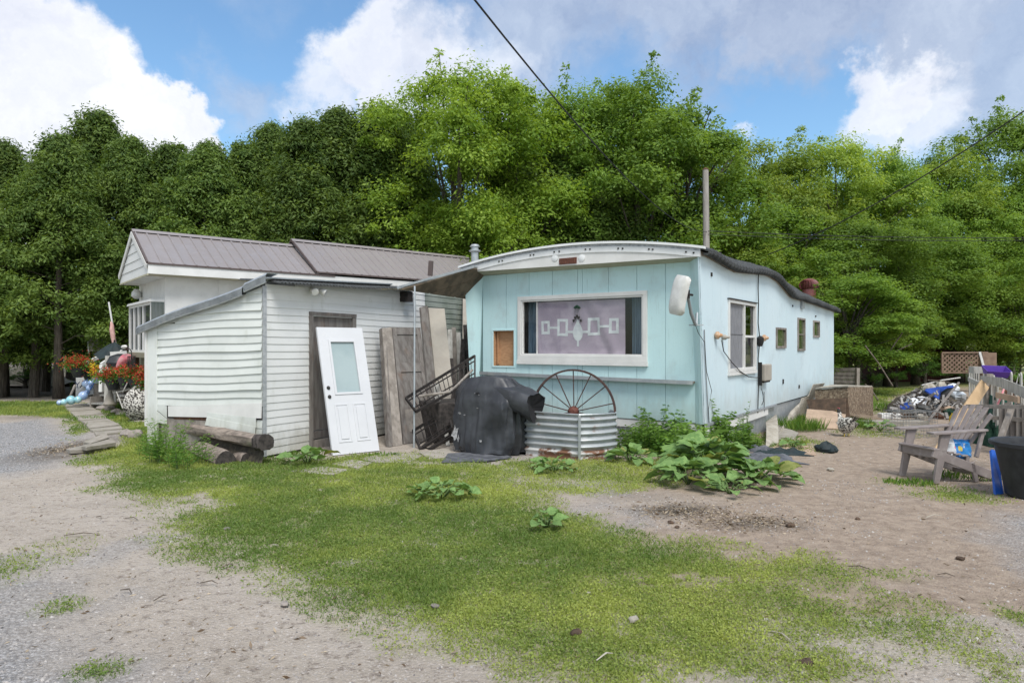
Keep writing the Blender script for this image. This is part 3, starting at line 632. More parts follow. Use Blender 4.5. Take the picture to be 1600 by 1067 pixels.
# roof
rows = []
for b in np.concatenate([[-.195], np.linspace(-.1, TL + .25, 330)]):
    E, P_ = ztop(b), zroof(b); P_ = E + (P_ - E) * (1 - .22 * min(1, max(0, b) / 1.5)); k = .21 - .10 * min(1, max(0, b + .3) / 1.5); w = .012 * math.sin(b * 5.1) + .013 * math.sin(b * 2 * math.pi / .17)
    row = [T(-.06, b, E - .03), T(-.13, b, E - .02 + w), T(-.145, b, E + .005 + w), T(-.14, b, E + .035 + w), T(.08, b, E + .035 + (P_ - E) * .50 + w)]
    for a in np.linspace(.25, TW - .15, 14): row.append(T(a, b, P_ - .045 + w * .5 + k * (1 - ((a - 2.3) / 2.3) ** 2)))
    row += [T(TW + .08, b, P_ - .02), T(TW + .12, b, E - .02)]
    rows.append(row)
rows = [r for r in rows]
MB().sheet(rows, (0, 0, -.03)).build('roof', 'asphalt', tr)
# trim line under the roof on the side
mb = MB(); bs = np.linspace(-.2, TL, 40)
for b0, b1 in zip(bs[:-1], bs[1:]): mb.hexa([PS(b0, ztop(b0) - .06, .002), PS(b1, ztop(b1) - .06, .002), PS(b1, ztop(b1) - .06, .02), PS(b0, ztop(b0) - .06, .02), PS(b0, ztop(b0), .002), PS(b1, ztop(b1), .002), PS(b1, ztop(b1), .02), PS(b0, ztop(b0), .02)])
mb.build('eave_trim', 'beige', tr)
# front fascia: curved board, trim band with screws, grey flashing, white lip
def arc(a): return 3.19 + .225 * (1 - ((a - 2.35) / 2.35) ** 2)
def fbot(a): return 3.03 + .05 * a / TW
def band(zlo, zhi, b0, b1, name, m, a0=-.03, a1=TW + .03, n=26):
    mb = MB(); A = np.linspace(a0, a1, n)
    for p, q in zip(A[:-1], A[1:]):
        mb.hexa([T(p, b0, zlo(p)), T(q, b0, zlo(q)), T(q, b1, zlo(q)), T(p, b1, zlo(p)), T(p, b0, zhi(p)), T(q, b0, zhi(q)), T(q, b1, zhi(q)), T(p, b1, zhi(p))])
    return mb.build(name, m, tr)
band(fbot, lambda a: max(arc(a) - .10, fbot(a) + .012), -.235, -.215, 'fascia_board', 'white')
band(lambda a: max(arc(a) - .165, fbot(a) - .004), lambda a: arc(a) - .075, -.25, -.232, 'fascia_trim', 'fascia')
band(lambda a: arc(a) - .085, lambda a: arc(a) - .02, -.243, -.228, 'flashing', 'fascia_gray')
band(lambda a: arc(a) - .03, lambda a: arc(a) + .008, -.29, -.2, 'roof_lip', 'fascia', -.1, TW + .1)
mb = MB()
for px in (727, 741, 780, 785, 829, 834, 866, 874, 915, 922, 966, 973, 1014, 1020, 1072, 1084):
    a = T.hit_b(px, 400, -.25)[0]; zc = arc(a) - .11; mb.box(T, a - .012, a + .012, -.262, -.25, zc - .012, zc + .012)
mb.build('screw_heads', 'iron', tr, kind='stuff')
pa0 = T.hit_b(901, 408, -.24)[0]; pa1 = T.hit_b(874, 408, -.24)[0]; pz = T.hit_b(888, 408, -.24)[1]
fp = MB().box(T, pa0, pa1, -.25, -.236, pz - .05, pz + .055).build('name_plate', 'plate', tr)
mb = MB()
for i in range(7): a = pa0 + (pa1 - pa0) * (i + .7) / 7.6; mb.box(T, a, a + .012, -.258, -.25, pz - .04, pz + .045)
mb.build('raised_bar', 'rust', fp)
for px in (867, 909):
    a, z = T.hit_b(px, 404, -.24); mb = MB(); mb.lathe([(.062, 0), (.06, .008), (.03, .014), (.001, .016)], n=14, F=Frame(T(a, -.236, z + .01), T.a, (0, 0, 1), -T.b)); mb.build('round_emblem', 'fascia', tr)
mb = MB(); mb.hexa([T(.02, -.215, 3.03), T(TW - .02, -.215, 3.08), T(TW - .02, FW, 3.03), T(.02, FW, 2.995), T(.02, -.215, 3.05), T(TW - .02, -.215, 3.10), T(TW - .02, FW, 3.05), T(.02, FW, 3.015)]); mb.build('soffit', 'cream', tr)
# ledge
l0 = fh(1086, 597); l1 = fh(755, 582)
MB().bar(T(l0[0], FW - .05, l0[1]), T(l1[0], FW - .05, l1[1]), .10, .035).build('ledge', 'graywood', tr, bevel=.004)
MB().bar(T(l0[0], FW - .11, l0[1] - .005), T(l1[0], FW - .11, l1[1] - .005), .018, .06).build('ledge_edge', 'galv', tr)
# skirting, front and side
MB().box(T, .05, TW - .1, .06, .08, .33, .465).build('skirt_board', 'white', tr)
MB().box(T, .05, TW - .1, .055, .10, .455, .475).build('bottom_trim', 'oldwood', tr)
def corr(P, u0, u1, z0, z1, pitch, amp, m, name, parent, o=0.0, horiz=False):
    n = int((u1 - u0) / pitch * 6) + 1; rows = [[], []]
    for i in range(n + 1):
        u = u0 + (u1 - u0) * i / n; d = amp * math.sin(2 * math.pi * u / pitch); rows[0].append(P(u, z0, o + d)); rows[1].append(P(u, z1, o + d))
    return MB().sheet(rows, P(0, 0, -.004) - P(0, 0, 0)).build(name, m, parent)
corr(lambda u, z, o: T(u, .09 - o, z), .1, TW - .2, -.03, .335, .08, .009, 'galv', 'corrugated_skirt', tr)
corr(lambda u, z, o: T(-o + .03, u, z), .25, TL, -.03, .45, .10, .012, 'galv', 'corrugated_skirt', tr)
MB().hexa([PS(.0, .27, .015), PS(3.6, .32, .015), PS(3.6, .32, .03), PS(.0, .27, .03), PS(.0, .455, .012), PS(3.6, .455, .012), PS(3.6, .455, .025), PS(.0, .455, .025)]).build('skirt_board', 'white', tr)
MB().hexa([PS(.0, .435, .026), PS(4.2, .45, .026), PS(4.2, .45, .045), PS(.0, .435, .045), PS(.0, .475, .01), PS(4.2, .485, .01), PS(4.2, .485, .04), PS(.0, .475, .04)]).build('bottom_trim', 'fascia_gray', tr)
for a, b in ((.3, 3), (.3, 5.5), (.3, 8), (.3, 10.2), (3.6, .6), (3.6, 5), (3.6, 9.5)): MB().box(T, a, a + .4, b, b + .38, -.02, .44).build('support_block', 'slab', tr)
# picture window: outer casing, inner casing, sill, glass, curtain
fr = frame_rect(PF, W0, W1, WZ0, WZ1, .07, -.03, .035, 'white', tr, 'window_frame', wb=.09)
frame_rect(PF, W0 + .07, W1 - .07, WZ0 + .09, WZ1 - .07, .03, -.05, .02, 'white', fr, 'inner_frame')
pbox(PF, W0 - .01, W1 + .01, WZ0 - .075, WZ0 - .003, -.01, .05).build('sill', 'white', fr, bevel=.004)
G0, G1, GZ0, GZ1 = W0 + .10, W1 - .10, WZ0 + .12, WZ1 - .10
MB().add([PF(G0, GZ0, -.02), PF(G1, GZ0, -.02), PF(G1, GZ1, -.02), PF(G0, GZ1, -.02)], [(0, 1, 2, 3)]).build('pane', 'glass', fr)
pbox(PF, G1 - .30, G1 - .275, GZ0, GZ1, -.05, -.03).build('mullion', 'white', fr)
def curtain(u0, u1, z0, z1, o, m, parent, n=40, amp=.02, k=55, P=PF):
    rows = []
    for z in (z0, (z0 + z1) / 2, z1):
        rows.append([P(u0 + (u1 - u0) * i / n, z, o + amp * math.sin(k * u0 + k * (u1 - u0) * i / n) * (1 if z < z1 else .5)) for i in range(n + 1)])
    return MB().sheet(rows, P(0, 0, -.003) - P(0, 0, 0)).build('curtain', m, parent, smooth=True)
curtain(G0 - .03, G0 + .30, GZ0 - .05, GZ1 + .05, -.25, 'curtain', tr)
curtain(G1 - .24, G1 + .03, GZ0 - .05, GZ1 + .05, -.25, 'curtain', tr)
# hatch
frame_rect(PF, ha0 - .03, ha1 + .03, hz0 - .03, hz1 + .03, .03, -.02, .012, 'aqua', tr, 'hatch_frame')
pbox(PF, ha0 - .01, ha1 + .01, hz0 - .01, hz1 + .01, -.12, -.10).build('hatch_board', 'plywood', tr)
mb = MB(); pbox(PF, ha1 - .012, ha1 + .012, hz0, hz1, -.1, -.005, mb); pbox(PF, ha1 - .07, ha1 - .045, hz0 + .03, hz1 - .01, -.10, -.06, mb); pbox(PF, ha0, ha1, hz1 - .01, hz1 + .012, -.1, -.005, mb)
mb.build('hatch_lining', 'plywood', tr)
# the flag behind the glass: purple cloth with the white belt pattern
fa0 = fh(977, 500, FW + .06)[0]; fa1 = fh(838, 500, FW + .06)[0]; fz0 = fh(905, 560, FW + .06)[1]; fz1 = fh(905, 470, FW + .06)[1]
def fl(u, v):
    """cloth point: u 0..1 from the left of the picture, v 0..1 up"""
    a = fa1 + (fa0 - fa1) * u; z = fz0 + (fz1 - fz0) * v
    sag = .012 * math.sin(9 * u) * (1 - v) ; d = .016 * math.sin(14 * u + 5 * (1 - v)) * (1 - v) ** 1.2 + .028 * math.exp(-((u - .92 + .25 * v) / .05) ** 2) - .024 * math.exp(-((u - .84 + .3 * v) / .04) ** 2) + .018 * math.exp(-((u - .12 - .2 * (1 - v)) / .04) ** 2) * (1 - v)
    return a, z + sag, -.055 + d * .7
def flp(u, v, lift=0.0): a, z, d = fl(u, v); return PF(a, z, d + lift)
NU, NV = 60, 30
flag = MB().sheet([[flp(i / NU, j / NV) for i in range(NU + 1)] for j in range(NV + 1)], PF(0, 0, -.002) - PF(0, 0, 0)).build('flag', 'flag', None, smooth=True,
    label='faded purple flag with white squares and tree shape hung inside the picture window', cat='flag')
# pattern pieces lie 3 mm over the cloth, following it
def flag_patch(poly, name):
    """poly: list of (u, v) quads"""
    mb = MB()
    for (u0, v0, u1, v1) in poly:
        n = max(1, int((u1 - u0) / .012)); m_ = max(1, int((v1 - v0) / .03))
        mb.sheet([[flp(u0 + (u1 - u0) * i / n, v0 + (v1 - v0) * j / m_, .004) for i in range(n + 1)] for j in range(m_ + 1)])
    return mb.build(name, 'flagwhite', flag)
def sq(u0, u1, v0, v1, w=.028, h=.048): return [(u0, v0, u1, v0 + h), (u0, v1 - h, u1, v1), (u0, v0 + h, u0 + w, v1 - h), (u1 - w, v0 + h, u1, v1 - h)]
flag_patch(sq(.065, .165, .42, .66), 'white_square'); flag_patch(sq(.255, .38, .39, .69), 'white_square')
flag_patch(sq(.60, .735, .40, .70), 'white_square'); flag_patch(sq(.835, .935, .42, .68), 'white_square')
flag_patch([(.165, .515, .255, .555)], 'white_bar'); flag_patch([(.38, .445, .445, .485)], 'white_bar'); flag_patch([(.54, .445, .60, .485)], 'white_bar'); flag_patch([(.735, .525, .835, .565)], 'white_bar')
mb = MB(); prof = [(.22, .012), (.31, .010), (.33, .03), (.38, .048), (.44, .056), (.50, .052), (.56, .038), (.62, .018), (.68, .006)]
for (v0, w0), (v1, w1) in zip(prof[:-1], prof[1:]):
    mb.add([flp(.49 - w0, v0, .004), flp(.49 + w0, v0, .004), flp(.49 + w1, v1, .004), flp(.49 - w1, v1, .004)], [(0, 1, 2, 3)])
mb.build('white_tree', 'flagwhite', flag)
# wind chime hanging in front of the flag inside the glass
ch = thing('wind_chime', 'small dark wind chime hanging in the middle of the picture window', 'wind chime', flp(.49, .9, .03))
mb = MB()
for du in (-.018, 0, .018): mb.rock(flp(.49 + du, .885 + .02 * (du == 0), .03), .028, 3, .8, 7)
mb.build('chime_top', 'greencloth', ch)
mb = MB()
for i, du in enumerate((-.035, -.02, -.005, .01, .03)): mb.tube([flp(.49 + du * .6, .86, .03), flp(.49 + du, .70 - .02 * (i % 2), .03)], .0022, 5)
mb.build('string', 'cable', ch)
mb = MB()
for du, dv in ((-.038, .66), (-.02, .71), (0, .74), (.02, .71), (.042, .66)): mb.rock(flp(.49 + du, dv, .03), .022, 5, 1.1, 7)
mb.build('bell', 'rubber', ch)
# side sash window
sf = frame_rect(PS, sw0, sw1, swz0, swz1, .055, -.03, .03, 'white', tr, 'window_frame')
pbox(PS, sw0 - .01, sw1 + .01, swz0 - .06, swz0 - .003, 0, .04).build('sill', 'white', sf)
pbox(PS, sw0 - .02, sw1 + .02, swz1 + .002, swz1 + .02, 0, .05).build('drip_cap', 'iron', sf)
um = sw0 + (sw1 - sw0) * .55
pbox(PS, um, um + .05, swz0 + .055, swz1 - .055, -.03, .02).build('mullion', 'white', sf)
zm = (swz0 + swz1) / 2
pbox(PS, um + .05, sw1 - .055, zm - .02, zm + .02, -.03, .012).build('meeting_rail', 'white', sf)
pbox(PS, sw0 + .055, um, zm + .03, zm + .045, -.018, -.008).build('meeting_rail', 'netcurtain', sf)
pbox(PS, sw0 + .055, um, swz0 + .055, swz1 - .055, -.022, -.018).build('insect_screen', 'netcurtain', sf)
MB().add([PS(um + .05, swz0 + .055, -.02), PS(sw1 - .055, swz0 + .055, -.02), PS(sw1 - .055, swz1 - .055, -.02), PS(um + .05, swz1 - .055, -.02)], [(0, 1, 2, 3)]).build('pane', 'glass', sf)
curtain(sw0, um + .02, swz0, swz1, -.07, 'netcurtain', tr, 40, .012, 50, PS); curtain(um + .05, sw1, swz0, zm, -.09, 'netcurtain', tr, 30, .012, 60, PS)
for (b0, b1, z0, z1) in small:
    f_ = frame_rect(PS, b0, b1, z0, z1, .045, -.02, .03, 'graywood', tr, 'small_window_frame'); pbox(PS, b0 + .04, b1 - .04, z0 + .04, z1 - .04, -.02, -.01).build('pane', 'greenpane', f_)
    if z1 - z0 > .5: pbox(PS, b0 + .04, b1 - .04, (z0 + z1) / 2 - .012, (z0 + z1) / 2 + .012, -.01, .005).build('meeting_rail', 'graywood', f_)
b, z = sh(1252, 476); pbox(PS, b - .12, b + .12, z - .09, z + .09, 0, .05).build('wall_vent', 'fascia_gray', tr)
for px, py, w, h in ((1223, 596, .03, .05), (1248, 604, .03, .04), (1111, 429, .02, .03), (1238, 478, .02, .02), (1274, 494, .05, .015)):
    b, z = sh(px, py); pbox(PS, b - w, b + w, z - h, z + h, 0, .02).build('vent_cap', 'iron', tr)
# turbine vent and flue on the roof
tb, _ = T.hit_a(1264, 470, 1.5)
zr = zroof(tb) + .02
tv = thing('turbine_vent', 'dark red turbine vent on the back of the blue trailer roof', 'roof vent', T(1.5, tb, zr))
cz = at(1264, 445, T(1.5, tb, 0).y).z
MB().lathe([(.30, zr - .12), (.25, zr + .02), (.22, cz - .16)], T(1.5, tb, 0), 20).build('collar', 'turbine', tv, smooth=True)
mb = MB(); tc_ = T(1.5, tb, 0)
for i in range(20):
    t0 = 2 * math.pi * i / 20; pts_in = []
    for k in range(7):
        u = k / 6; r = .12 + .16 * math.sin(math.pi * (.15 + .75 * u)); tt = t0 + .25 * math.sin(u * 3)
        pts_in.append((tc_ + Vector((math.cos(tt) * r, math.sin(tt) * r, cz - .16 + .32 * u)), tt))
    rows = [[p for p, _ in pts_in], [p + Vector((math.cos(t + 1.0), math.sin(t + 1.0), 0)) * .075 for p, t in pts_in]]
    mb.sheet(rows, (0, 0, -.004))
mb.build('fin', 'turbine', tv)
MB().lathe([(.2, cz - .14), (.24, cz), (.18, cz + .12)], tc_, 16).build('drum', 'plate', tv, smooth=True)
MB().lathe([(.20, cz + .14), (.16, cz + .19), (.05, cz + .215)], tc_, 16).build('cap', 'turbine', tv, smooth=True)

# ------------------------------------------------------------------ things on the trailer's side
db, dz = sh(1098, 500)
# dish antenna on an elbow mount at the front corner
dn = thing('dish_antenna', 'white antenna dish on a bent grey arm at the trailer corner', 'antenna', T(.05, -.05, 1.9))
dc = at(1059.5, 461, 9.7)
Fd = Frame(dc, (.40, -.80, .05), (.42, .22, .85), Vector((.40, -.80, .05)).cross(Vector((.42, .22, .85))))
dax = Vector((-.86, -.50, .06)).normalized(); dup = Vector((.36, -.05, 1)).normalized(); dside = dax.cross(dup).normalized(); dup = dside.cross(dax).normalized()
rows = []
for i in range(15):
    u = -1 + 2 * i / 14; row = []
    for j in range(13):
        v = -1 + 2 * j / 12; X = u * .15; Z = v * .285; k = 1 - (abs(u) ** 6 * abs(v) ** 6) * .18
        row.append(dc + dside * X * k + dup * Z * k + dax * (.09 * (1 - .55 * u ** 4 - .45 * v ** 4)) - dax * .04)
    rows.append(row)
MB().sheet(rows, dax * -.035).build('reflector', 'dish', dn, smooth=True)
a_ = [at(1073, 458, 9.85), at(1076, 470, 9.95), at(1080, 490, 10.0), at(1087, 508, 10.1)]
MB().tube(a_, .025, 8).build('arm', 'graycable', dn, smooth=True)
mb = MB(); mb.tube([at(1070, 459, 9.8), at(1082, 461, 9.9)], .018, 6); mb.tube([at(1076, 453, 9.85), at(1076, 466, 9.85)], .02, 6); mb.build('clamp', 'iron', dn)
mb = MB(); p = at(1089, 508, 10.16); q = at(1090, 489, 10.2)
mb.bar(p + Vector((-.1, 0, 0)), p + Vector((.08, 0.02, 0)), .12, .015); mb.bar(p + Vector((-.0, .05, 0)), q + Vector((0, .05, 0)), .09, .02, (1, 0, 0)); mb.build('bracket', 'galv', dn)
# cables, boxes
def sp3(px, py, o=.03): b, z = sh(px, py); return T(-o, b, z)
tag(MB().tube([sp3(1098.5, 515, .02), sp3(1100, 560, .02), sp3(1102.5, 610, .02), sp3(1106, 662, .02)], .009, 6).build('conduit', 'graycable', None), 'thin dark conduit running down the trailer side near its front corner', 'conduit')
tag(MB().tube([a_[3], at(1091, 520, 10.15), sp3(1098, 535), sp3(1101, 580), sp3(1107, 610, .05), sp3(1104, 640, .03), sp3(1105, 660, .03)], .005, 5).build('cable', 'cable', None), 'thin black cable hanging from the antenna bracket', 'cable')
svc = [sp3(1182.6, 424, .03), sp3(1182, 450, .03), sp3(1180, 475, .06), sp3(1182, 505, .03), sp3(1184, 530, .04), sp3(1182, 560, .03), sp3(1182.5, 600, .03), sp3(1181.5, 645, .03)]
tag(MB().tube(svc, .010, 6).build('cable', 'cable', None), 'black service cable running down the wall beside the side window', 'cable')
tag(MB().tube([sp3(1146, 421, .05), sp3(1128, 420, .08), sp3(1112, 410, .08), sp3(1096, 396, .1)], .006, 5).build('cable', 'cable', None), 'black cable sagging just under the wavy eave', 'cable')
dr = [sp3(1120, 532, .08), sp3(1128, 549), sp3(1138, 565, .05), sp3(1152, 580, .05), sp3(1165, 588.5, .05), sp3(1180, 590), sp3(1190, 586, .05), sp3(1194, 583)]
tag(MB().tube(dr, .008, 6).build('cable', 'cable', None), 'black cable drooping under the side window from insulator to meter box', 'cable')
tag(MB().tube([sp3(1186, 600, .04), sp3(1185, 608, .06), sp3(1187, 615, .06), sp3(1189, 626, .05), sp3(1186, 632, .05)], .007, 5).build('cable', 'cable', None), 'short loop of black cable hanging under the meter box', 'cable')
tag(MB().tube([sp3(1191.5, 612, .03), sp3(1192, 643, .03)], .012, 6).build('pipe', 'graycable', None), 'short grey pipe low on the trailer wall below the meter box', 'pipe')
b0, z0 = sh(1187, 600); mx_ = thing('meter_box', 'beige electric box on the trailer side under the window', 'meter box', T(-.1, b0, z0))
b1 = sh(1195.5, 585)[0]; bb = sh(1185, 585)[0]
pbox(PS, bb, b1, z0 + .06, z0 + .38, .002, .13).build('case', 'beige', mx_, bevel=.02); pbox(PS, bb + .02, b1 - .02, z0 + .03, z0 + .06, .01, .10).build('base_plate', 'iron', mx_)
pbox(PS, bb - .05, bb - .002, z0 - .02, z0 + .42, .002, .07).build('side_box', 'cable', mx_)
for px, py, r, lab in ((1117, 524, .062, 'round orange and cream insulator left of the side window'), (1128, 527, .045, 'pale insulator knob touching the side window frame'), (1190.5, 528, .065, 'orange insulator right of the side window beside the cable')):
    p = sp3(px, py, .03); F_ = Frame(p, T.b, (0, 0, 1), -T.a)
    tag(MB().lathe([(r * .5, -.03), (r, .0), (r, .03), (r * .6, .05), (r * .4, .09), (.01, .1)], n=14, F=F_).build('insulator', 'insul' if r > .05 else 'beige', None, smooth=True), lab, 'insulator', 'insulators on the trailer side')
tag(MB().lathe([(.04, 0), (.07, .08), (.07, .16), (.02, .2)], sp3(1182.5, 533, .06) - Vector((0, 0, .1)), 10).build('cable_joint', 'cable', None, smooth=True), 'black bulb shaped cable joint on the service cable', 'cable joint')

# ================================================================== grey sided shed addition
SD = Frame((-3.69, 10.1), (.447, .894), (-.894, .447))
shd = thing('shed', 'grey vinyl sided lean-to shed with sloping metal edged roof', 'shed', SD(1.5, 1.2, 0))
PSF = lambda u, z, o: SD(u, -o, z)        # front wall
PSS = lambda u, z, o: SD(-o, u, z)        # side wall
ftop = lambda u: lerp([0, 3.4, 6], [2.60, 2.76, 2.8], u)
dop = (.953, 2.04, .0, 2.17)
rd = random.Random(3)
def siding(P, z, h, u0, u1, m, parent, wav=None, nseg=8, out=.013, cliptop=None, name='siding_board'):
    mb = MB(); r0 = []; r1 = []; r2 = []
    for i in range(nseg + 1):
        u = u0 + (u1 - u0) * i / nseg; w = wav(u, z) if wav else 0; zt = z + h + .008
        wt = wav(u, zt) if wav else 0
        if cliptop: zt = min(zt, cliptop(u) - wt)
        r0.append(P(u, z + w, 0.0)); r1.append(P(u, z + w, out)); r2.append(P(u, max(zt + wt, z + w + .004), .003))
    mb.sheet([r0, r1]); mb.sheet([r1, r2]); mb.sheet([r2, r0])
    return mb.build(name, m, parent)
z = .035; k = 0; H_ = .1115
while z < 2.78:
    segs = [(0.02, 5.8)]
    if z < dop[3] - .02: segs = [(.02, dop[0]), (dop[1], 5.8)]
    jj = [rd.uniform(-.003, .003) for _ in range(3)]
    for s0, s1 in segs:
        ct = ftop
        if z > ftop(s0) - .03:
            s0 = lerp([2.60, 2.76, 2.8], [0, 3.4, 6], z + .03)
        if s1 > 5: siding(PSF, z, H_, 4.25, 5.8, 'vinyl_shaded', shd, cliptop=ftop); s1 = 4.245  # end boards coloured dark for the canopy's shade
        if s1 - s0 > .1: siding(PSF, z, H_, s0, s1, 'vinyl', shd, wav=lambda u, zz: .006 * math.sin(2.2 * u + zz * 2) , cliptop=ftop, nseg=14)
    z += H_
# side wall: sagging courses
stop_ = lambda u: 2.575 - .232 * u - .02 * math.sin(u * 2.4)
def sag(u, zz): return -(.035 + .05 * min(1, max(0, 2.4 - zz))) * u / 2.4 * 1.0 - .01 * math.sin(u * 3.1 + zz * 4) - (.10 * (zz - 1.9) * u / 2.4 if zz > 1.9 else 0)
z = .78; Hs = .1195
while z < 2.56:
    u1 = 2.38
    for uu in np.linspace(2.38, .1, 60):
        if z + sag(uu, z) < stop_(uu) - .02: u1 = uu; break
        u1 = uu
    torn = 2.0 < z < 2.2
    if u1 > .25:
        siding(PSS, z, Hs, .03, min(u1, 1.95) if torn else u1, 'vinyl_side', shd, wav=sag, cliptop=stop_, nseg=12, out=.022 + (.010 if k % 5 == 2 else 0)); k += 1
        if torn: siding(PSS, z - .03, Hs, 1.9, 2.38, 'vinyl_side', shd, wav=lambda u, zz: -.12 * (u - 1.9), cliptop=stop_, nseg=3, out=.03)
    z += Hs
# odd pieces along the bottom of the side wall
MB().plate([PSS(.03, .60, .03), PSS(2.10, .53, .03), PSS(2.12, .70, .02), PSS(.03, .83, .02)], PSS(0, 0, -.008) - PSS(0, 0, 0)).build('patch_panel', 'white', shd, )
MB().plate([PSS(2.15, .50, .02), PSS(2.38, .62, .02), PSS(2.38, .72, .02), PSS(2.15, .70, .02)], PSS(0, 0, -.008) - PSS(0, 0, 0)).build('siding_scrap', 'vinyl_side', shd)
MB().plate([PSS(2.15, .40, .02), PSS(2.38, .42, .02), PSS(2.38, .60, .02), PSS(2.15, .49, .02)], PSS(0, 0, -.008) - PSS(0, 0, 0)).build('siding_scrap', 'vinyl_side', shd)
MB().plate([PSS(.14, .46, .035), PSS(1.18, .56, .035), PSS(1.2, .64, .03), PSS(.14, .60, .03)], PSS(0, 0, -.008) - PSS(0, 0, 0)).build('siding_scrap', 'vinyl_side', shd)
MB().plate([PSS(.14, .33, .05), PSS(1.22, .44, .05), PSS(1.18, .57, .04), PSS(.14, .47, .04)], PSS(0, 0, -.008) - PSS(0, 0, 0)).build('siding_scrap', 'vinyl_side', shd)
for q, zz in enumerate((.12, .23, .34, .45)): siding(PSS, zz, .11, .03, .16, 'vinyl_side', shd, nseg=1)
MB().hexa([PSS(.15, 0, -.06), PSS(2.3, 0, -.06), PSS(2.3, 0, .0), PSS(.15, 0, .0), PSS(.15, .5, -.06), PSS(2.3, .5, -.06), PSS(2.3, .5, .0), PSS(.15, .5, .0)]).build('sill_beam', 'graywood', shd)
MB().hexa([PSS(.9, .52, -.05), PSS(2.0, .49, -.05), PSS(2.0, .49, .005), PSS(.9, .52, .005), PSS(.9, .60, -.05), PSS(2.0, .56, -.05), PSS(2.0, .56, .005), PSS(.9, .60, .005)]).build('brown_beam', 'rust', shd)
# core walls behind the siding
strips(PSF, [.0, 5.8], lambda u: ftop(u) - .02, lambda u: 0, [(dop[0], dop[1], -1, dop[3])], 'barndark', shd, 'wall_core', o0=-.08, o1=-.003)
MB().hexa([PSS(.0, 0, -.08), PSS(2.5, 0, -.08), PSS(2.5, 0, -.004), PSS(.0, 0, -.004), PSS(.0, 2.56, -.08), PSS(2.5, 1.97, -.08), PSS(2.5, 1.97, -.004), PSS(.0, 2.56, -.004)]).build('wall_core', 'barndark', shd)
MB().box(SD, .0, 5.8, 2.42, 2.5, 0, 1.95).build('back_wall', 'vinyl_side', shd)
# corner post, corner strip
pbox(PSS, 2.38, 2.62, .05, 2.0, -.1, .03).build('corner_post', 'vinyl_side', shd, bevel=.006)
pbox(PSS, 2.62, 2.66, .35, 1.98, -.1, .05).build('corner_flange', 'white', shd)
MB().hexa([SD(-.03, .0, .03), SD(.02, -.03, .03), SD(.02, .0, .03), SD(0, .03, .03), SD(-.03, .0, 2.57), SD(.02, -.03, 2.57), SD(.02, .0, 2.57), SD(0, .03, 2.57)]).build('corner_strip', 'fascia_gray', shd)
# roof: deck, bright metal edge in two lengths, corrugated front edge
zR = lambda a, b: 2.64 + .02 * a - .238 * b - .02 * math.sin(b * 2.4) + (.03 * a if b < .3 else .03 * a * max(0, 1 - b))
MB().sheet([[SD(a, b, zR(a, b)) for b in np.linspace(-.12, 2.75, 12)] for a in np.linspace(-.08, 3.0, 8)], (0, 0, .02)).build('roof_sheet', 'galv', shd)
for (b0, b1, dz_) in ((-.16, .30, .035), (.33, 2.78, 0)):
    mb = MB(); n = 10; rowsA = []
    for i in range(n + 1):
        b = b0 + (b1 - b0) * i / n; zz = zR(-.08, b) + dz_
        rowsA.append([SD(.12, b, zz + .035), SD(-.09, b, zz + .03), SD(-.12, b, zz - .0), SD(-.12, b, zz - .10), SD(-.10, b, zz - .11)])
    mb.sheet(rowsA, (0, 0, -.004)); mb.build('edge_flashing', 'galv', shd)
# corrugated sheet hanging over the front wall
rows = [[], [], []]
for i in range(170):
    u = .05 + 3.7 * i / 169; c_ = .012 * math.sin(2 * math.pi * u / .075); s_ = -.03 * math.exp(-((u - 1.9) / .7) ** 2)
    rows[0].append(PSF(u, ftop(u) + .01 + c_ + s_ * .6, .26)); rows[1].append(PSF(u, ftop(u) + .055 + c_, .06)); rows[2].append(PSF(u, ftop(u) + .10 + c_, -.6))
MB().sheet(rows, (0, 0, -.006)).build('corrugated_edge', 'asphalt', shd)
# boarded doorway
mb = MB(); pbox(PSF, dop[0] - .03, dop[0] + .05, 0.05, dop[3], -.02, .03, mb); mb.build('door_jamb', 'oldwood', shd)
pbox(PSF, dop[1] - .06, dop[1] + .03, 0.05, dop[3], -.02, .028).build('door_jamb', 'oldwood', shd)
pbox(PSF, dop[0] - .03, dop[1] + .03, dop[3] + .002, dop[3] + .06, -.02, .035).build('door_head', 'oldwood', shd)
dd = pbox(PSF, dop[0] + .052, dop[1] - .062, .3, dop[3] - .01, -.06, -.03).build('shed_door', 'oldwood', shd)
pbox(PSF, dop[0] + .052, dop[1] - .062, .16, .28, -.06, -.02).build('bottom_board', 'oldwood', shd); pbox(PSF, dop[0] - .02, dop[1] + .3, 0, .14, -.06, .01).build('threshold', 'graywood', shd)
# ------------------------------------------------------------------ fittings on the shed front
p = PSF(*SD.hit_b(490, 453, -.05)[:1], SD.hit_b(490, 453, -.05)[1], .05)
fx = thing('floodlight', 'twin white floodlight under the shed eave', 'floodlight', p)
F_ = Frame(p, SD.a, -SD.b)
MB().lathe([(.05, -.03), (.06, 0), (.05, .03)], n=12, F=Frame(p - F_.b * .02, SD.a, (0, 0, 1), -SD.b)).build('mount', 'dish', fx)
for s_ in (-1, 1):
    d = (F_.b * .8 + F_.a * s_ * .5 + Vector((0, 0, -.45))).normalized(); x = d.cross(Vector((0, 0, 1))).normalized(); c0 = p + F_.b * .05 + F_.a * .06 * s_
    MB().lathe([(.025, 0), (.05, .03), (.06, .11), (.055, .12)], n=12, F=Frame(c0, x, d.cross(x), d)).build('lamp_head', 'dish', fx, smooth=True)
p = at(665, 488, SD(SD.hit_b(665, 488)[0], -.05, 0).y - .1)
sf_ = thing('sun_face_ornament', 'small red sun face ornament with dark rays above the old doors', 'ornament', p)
Fs = Frame(p, SD.a, (0, 0, 1), -SD.b)
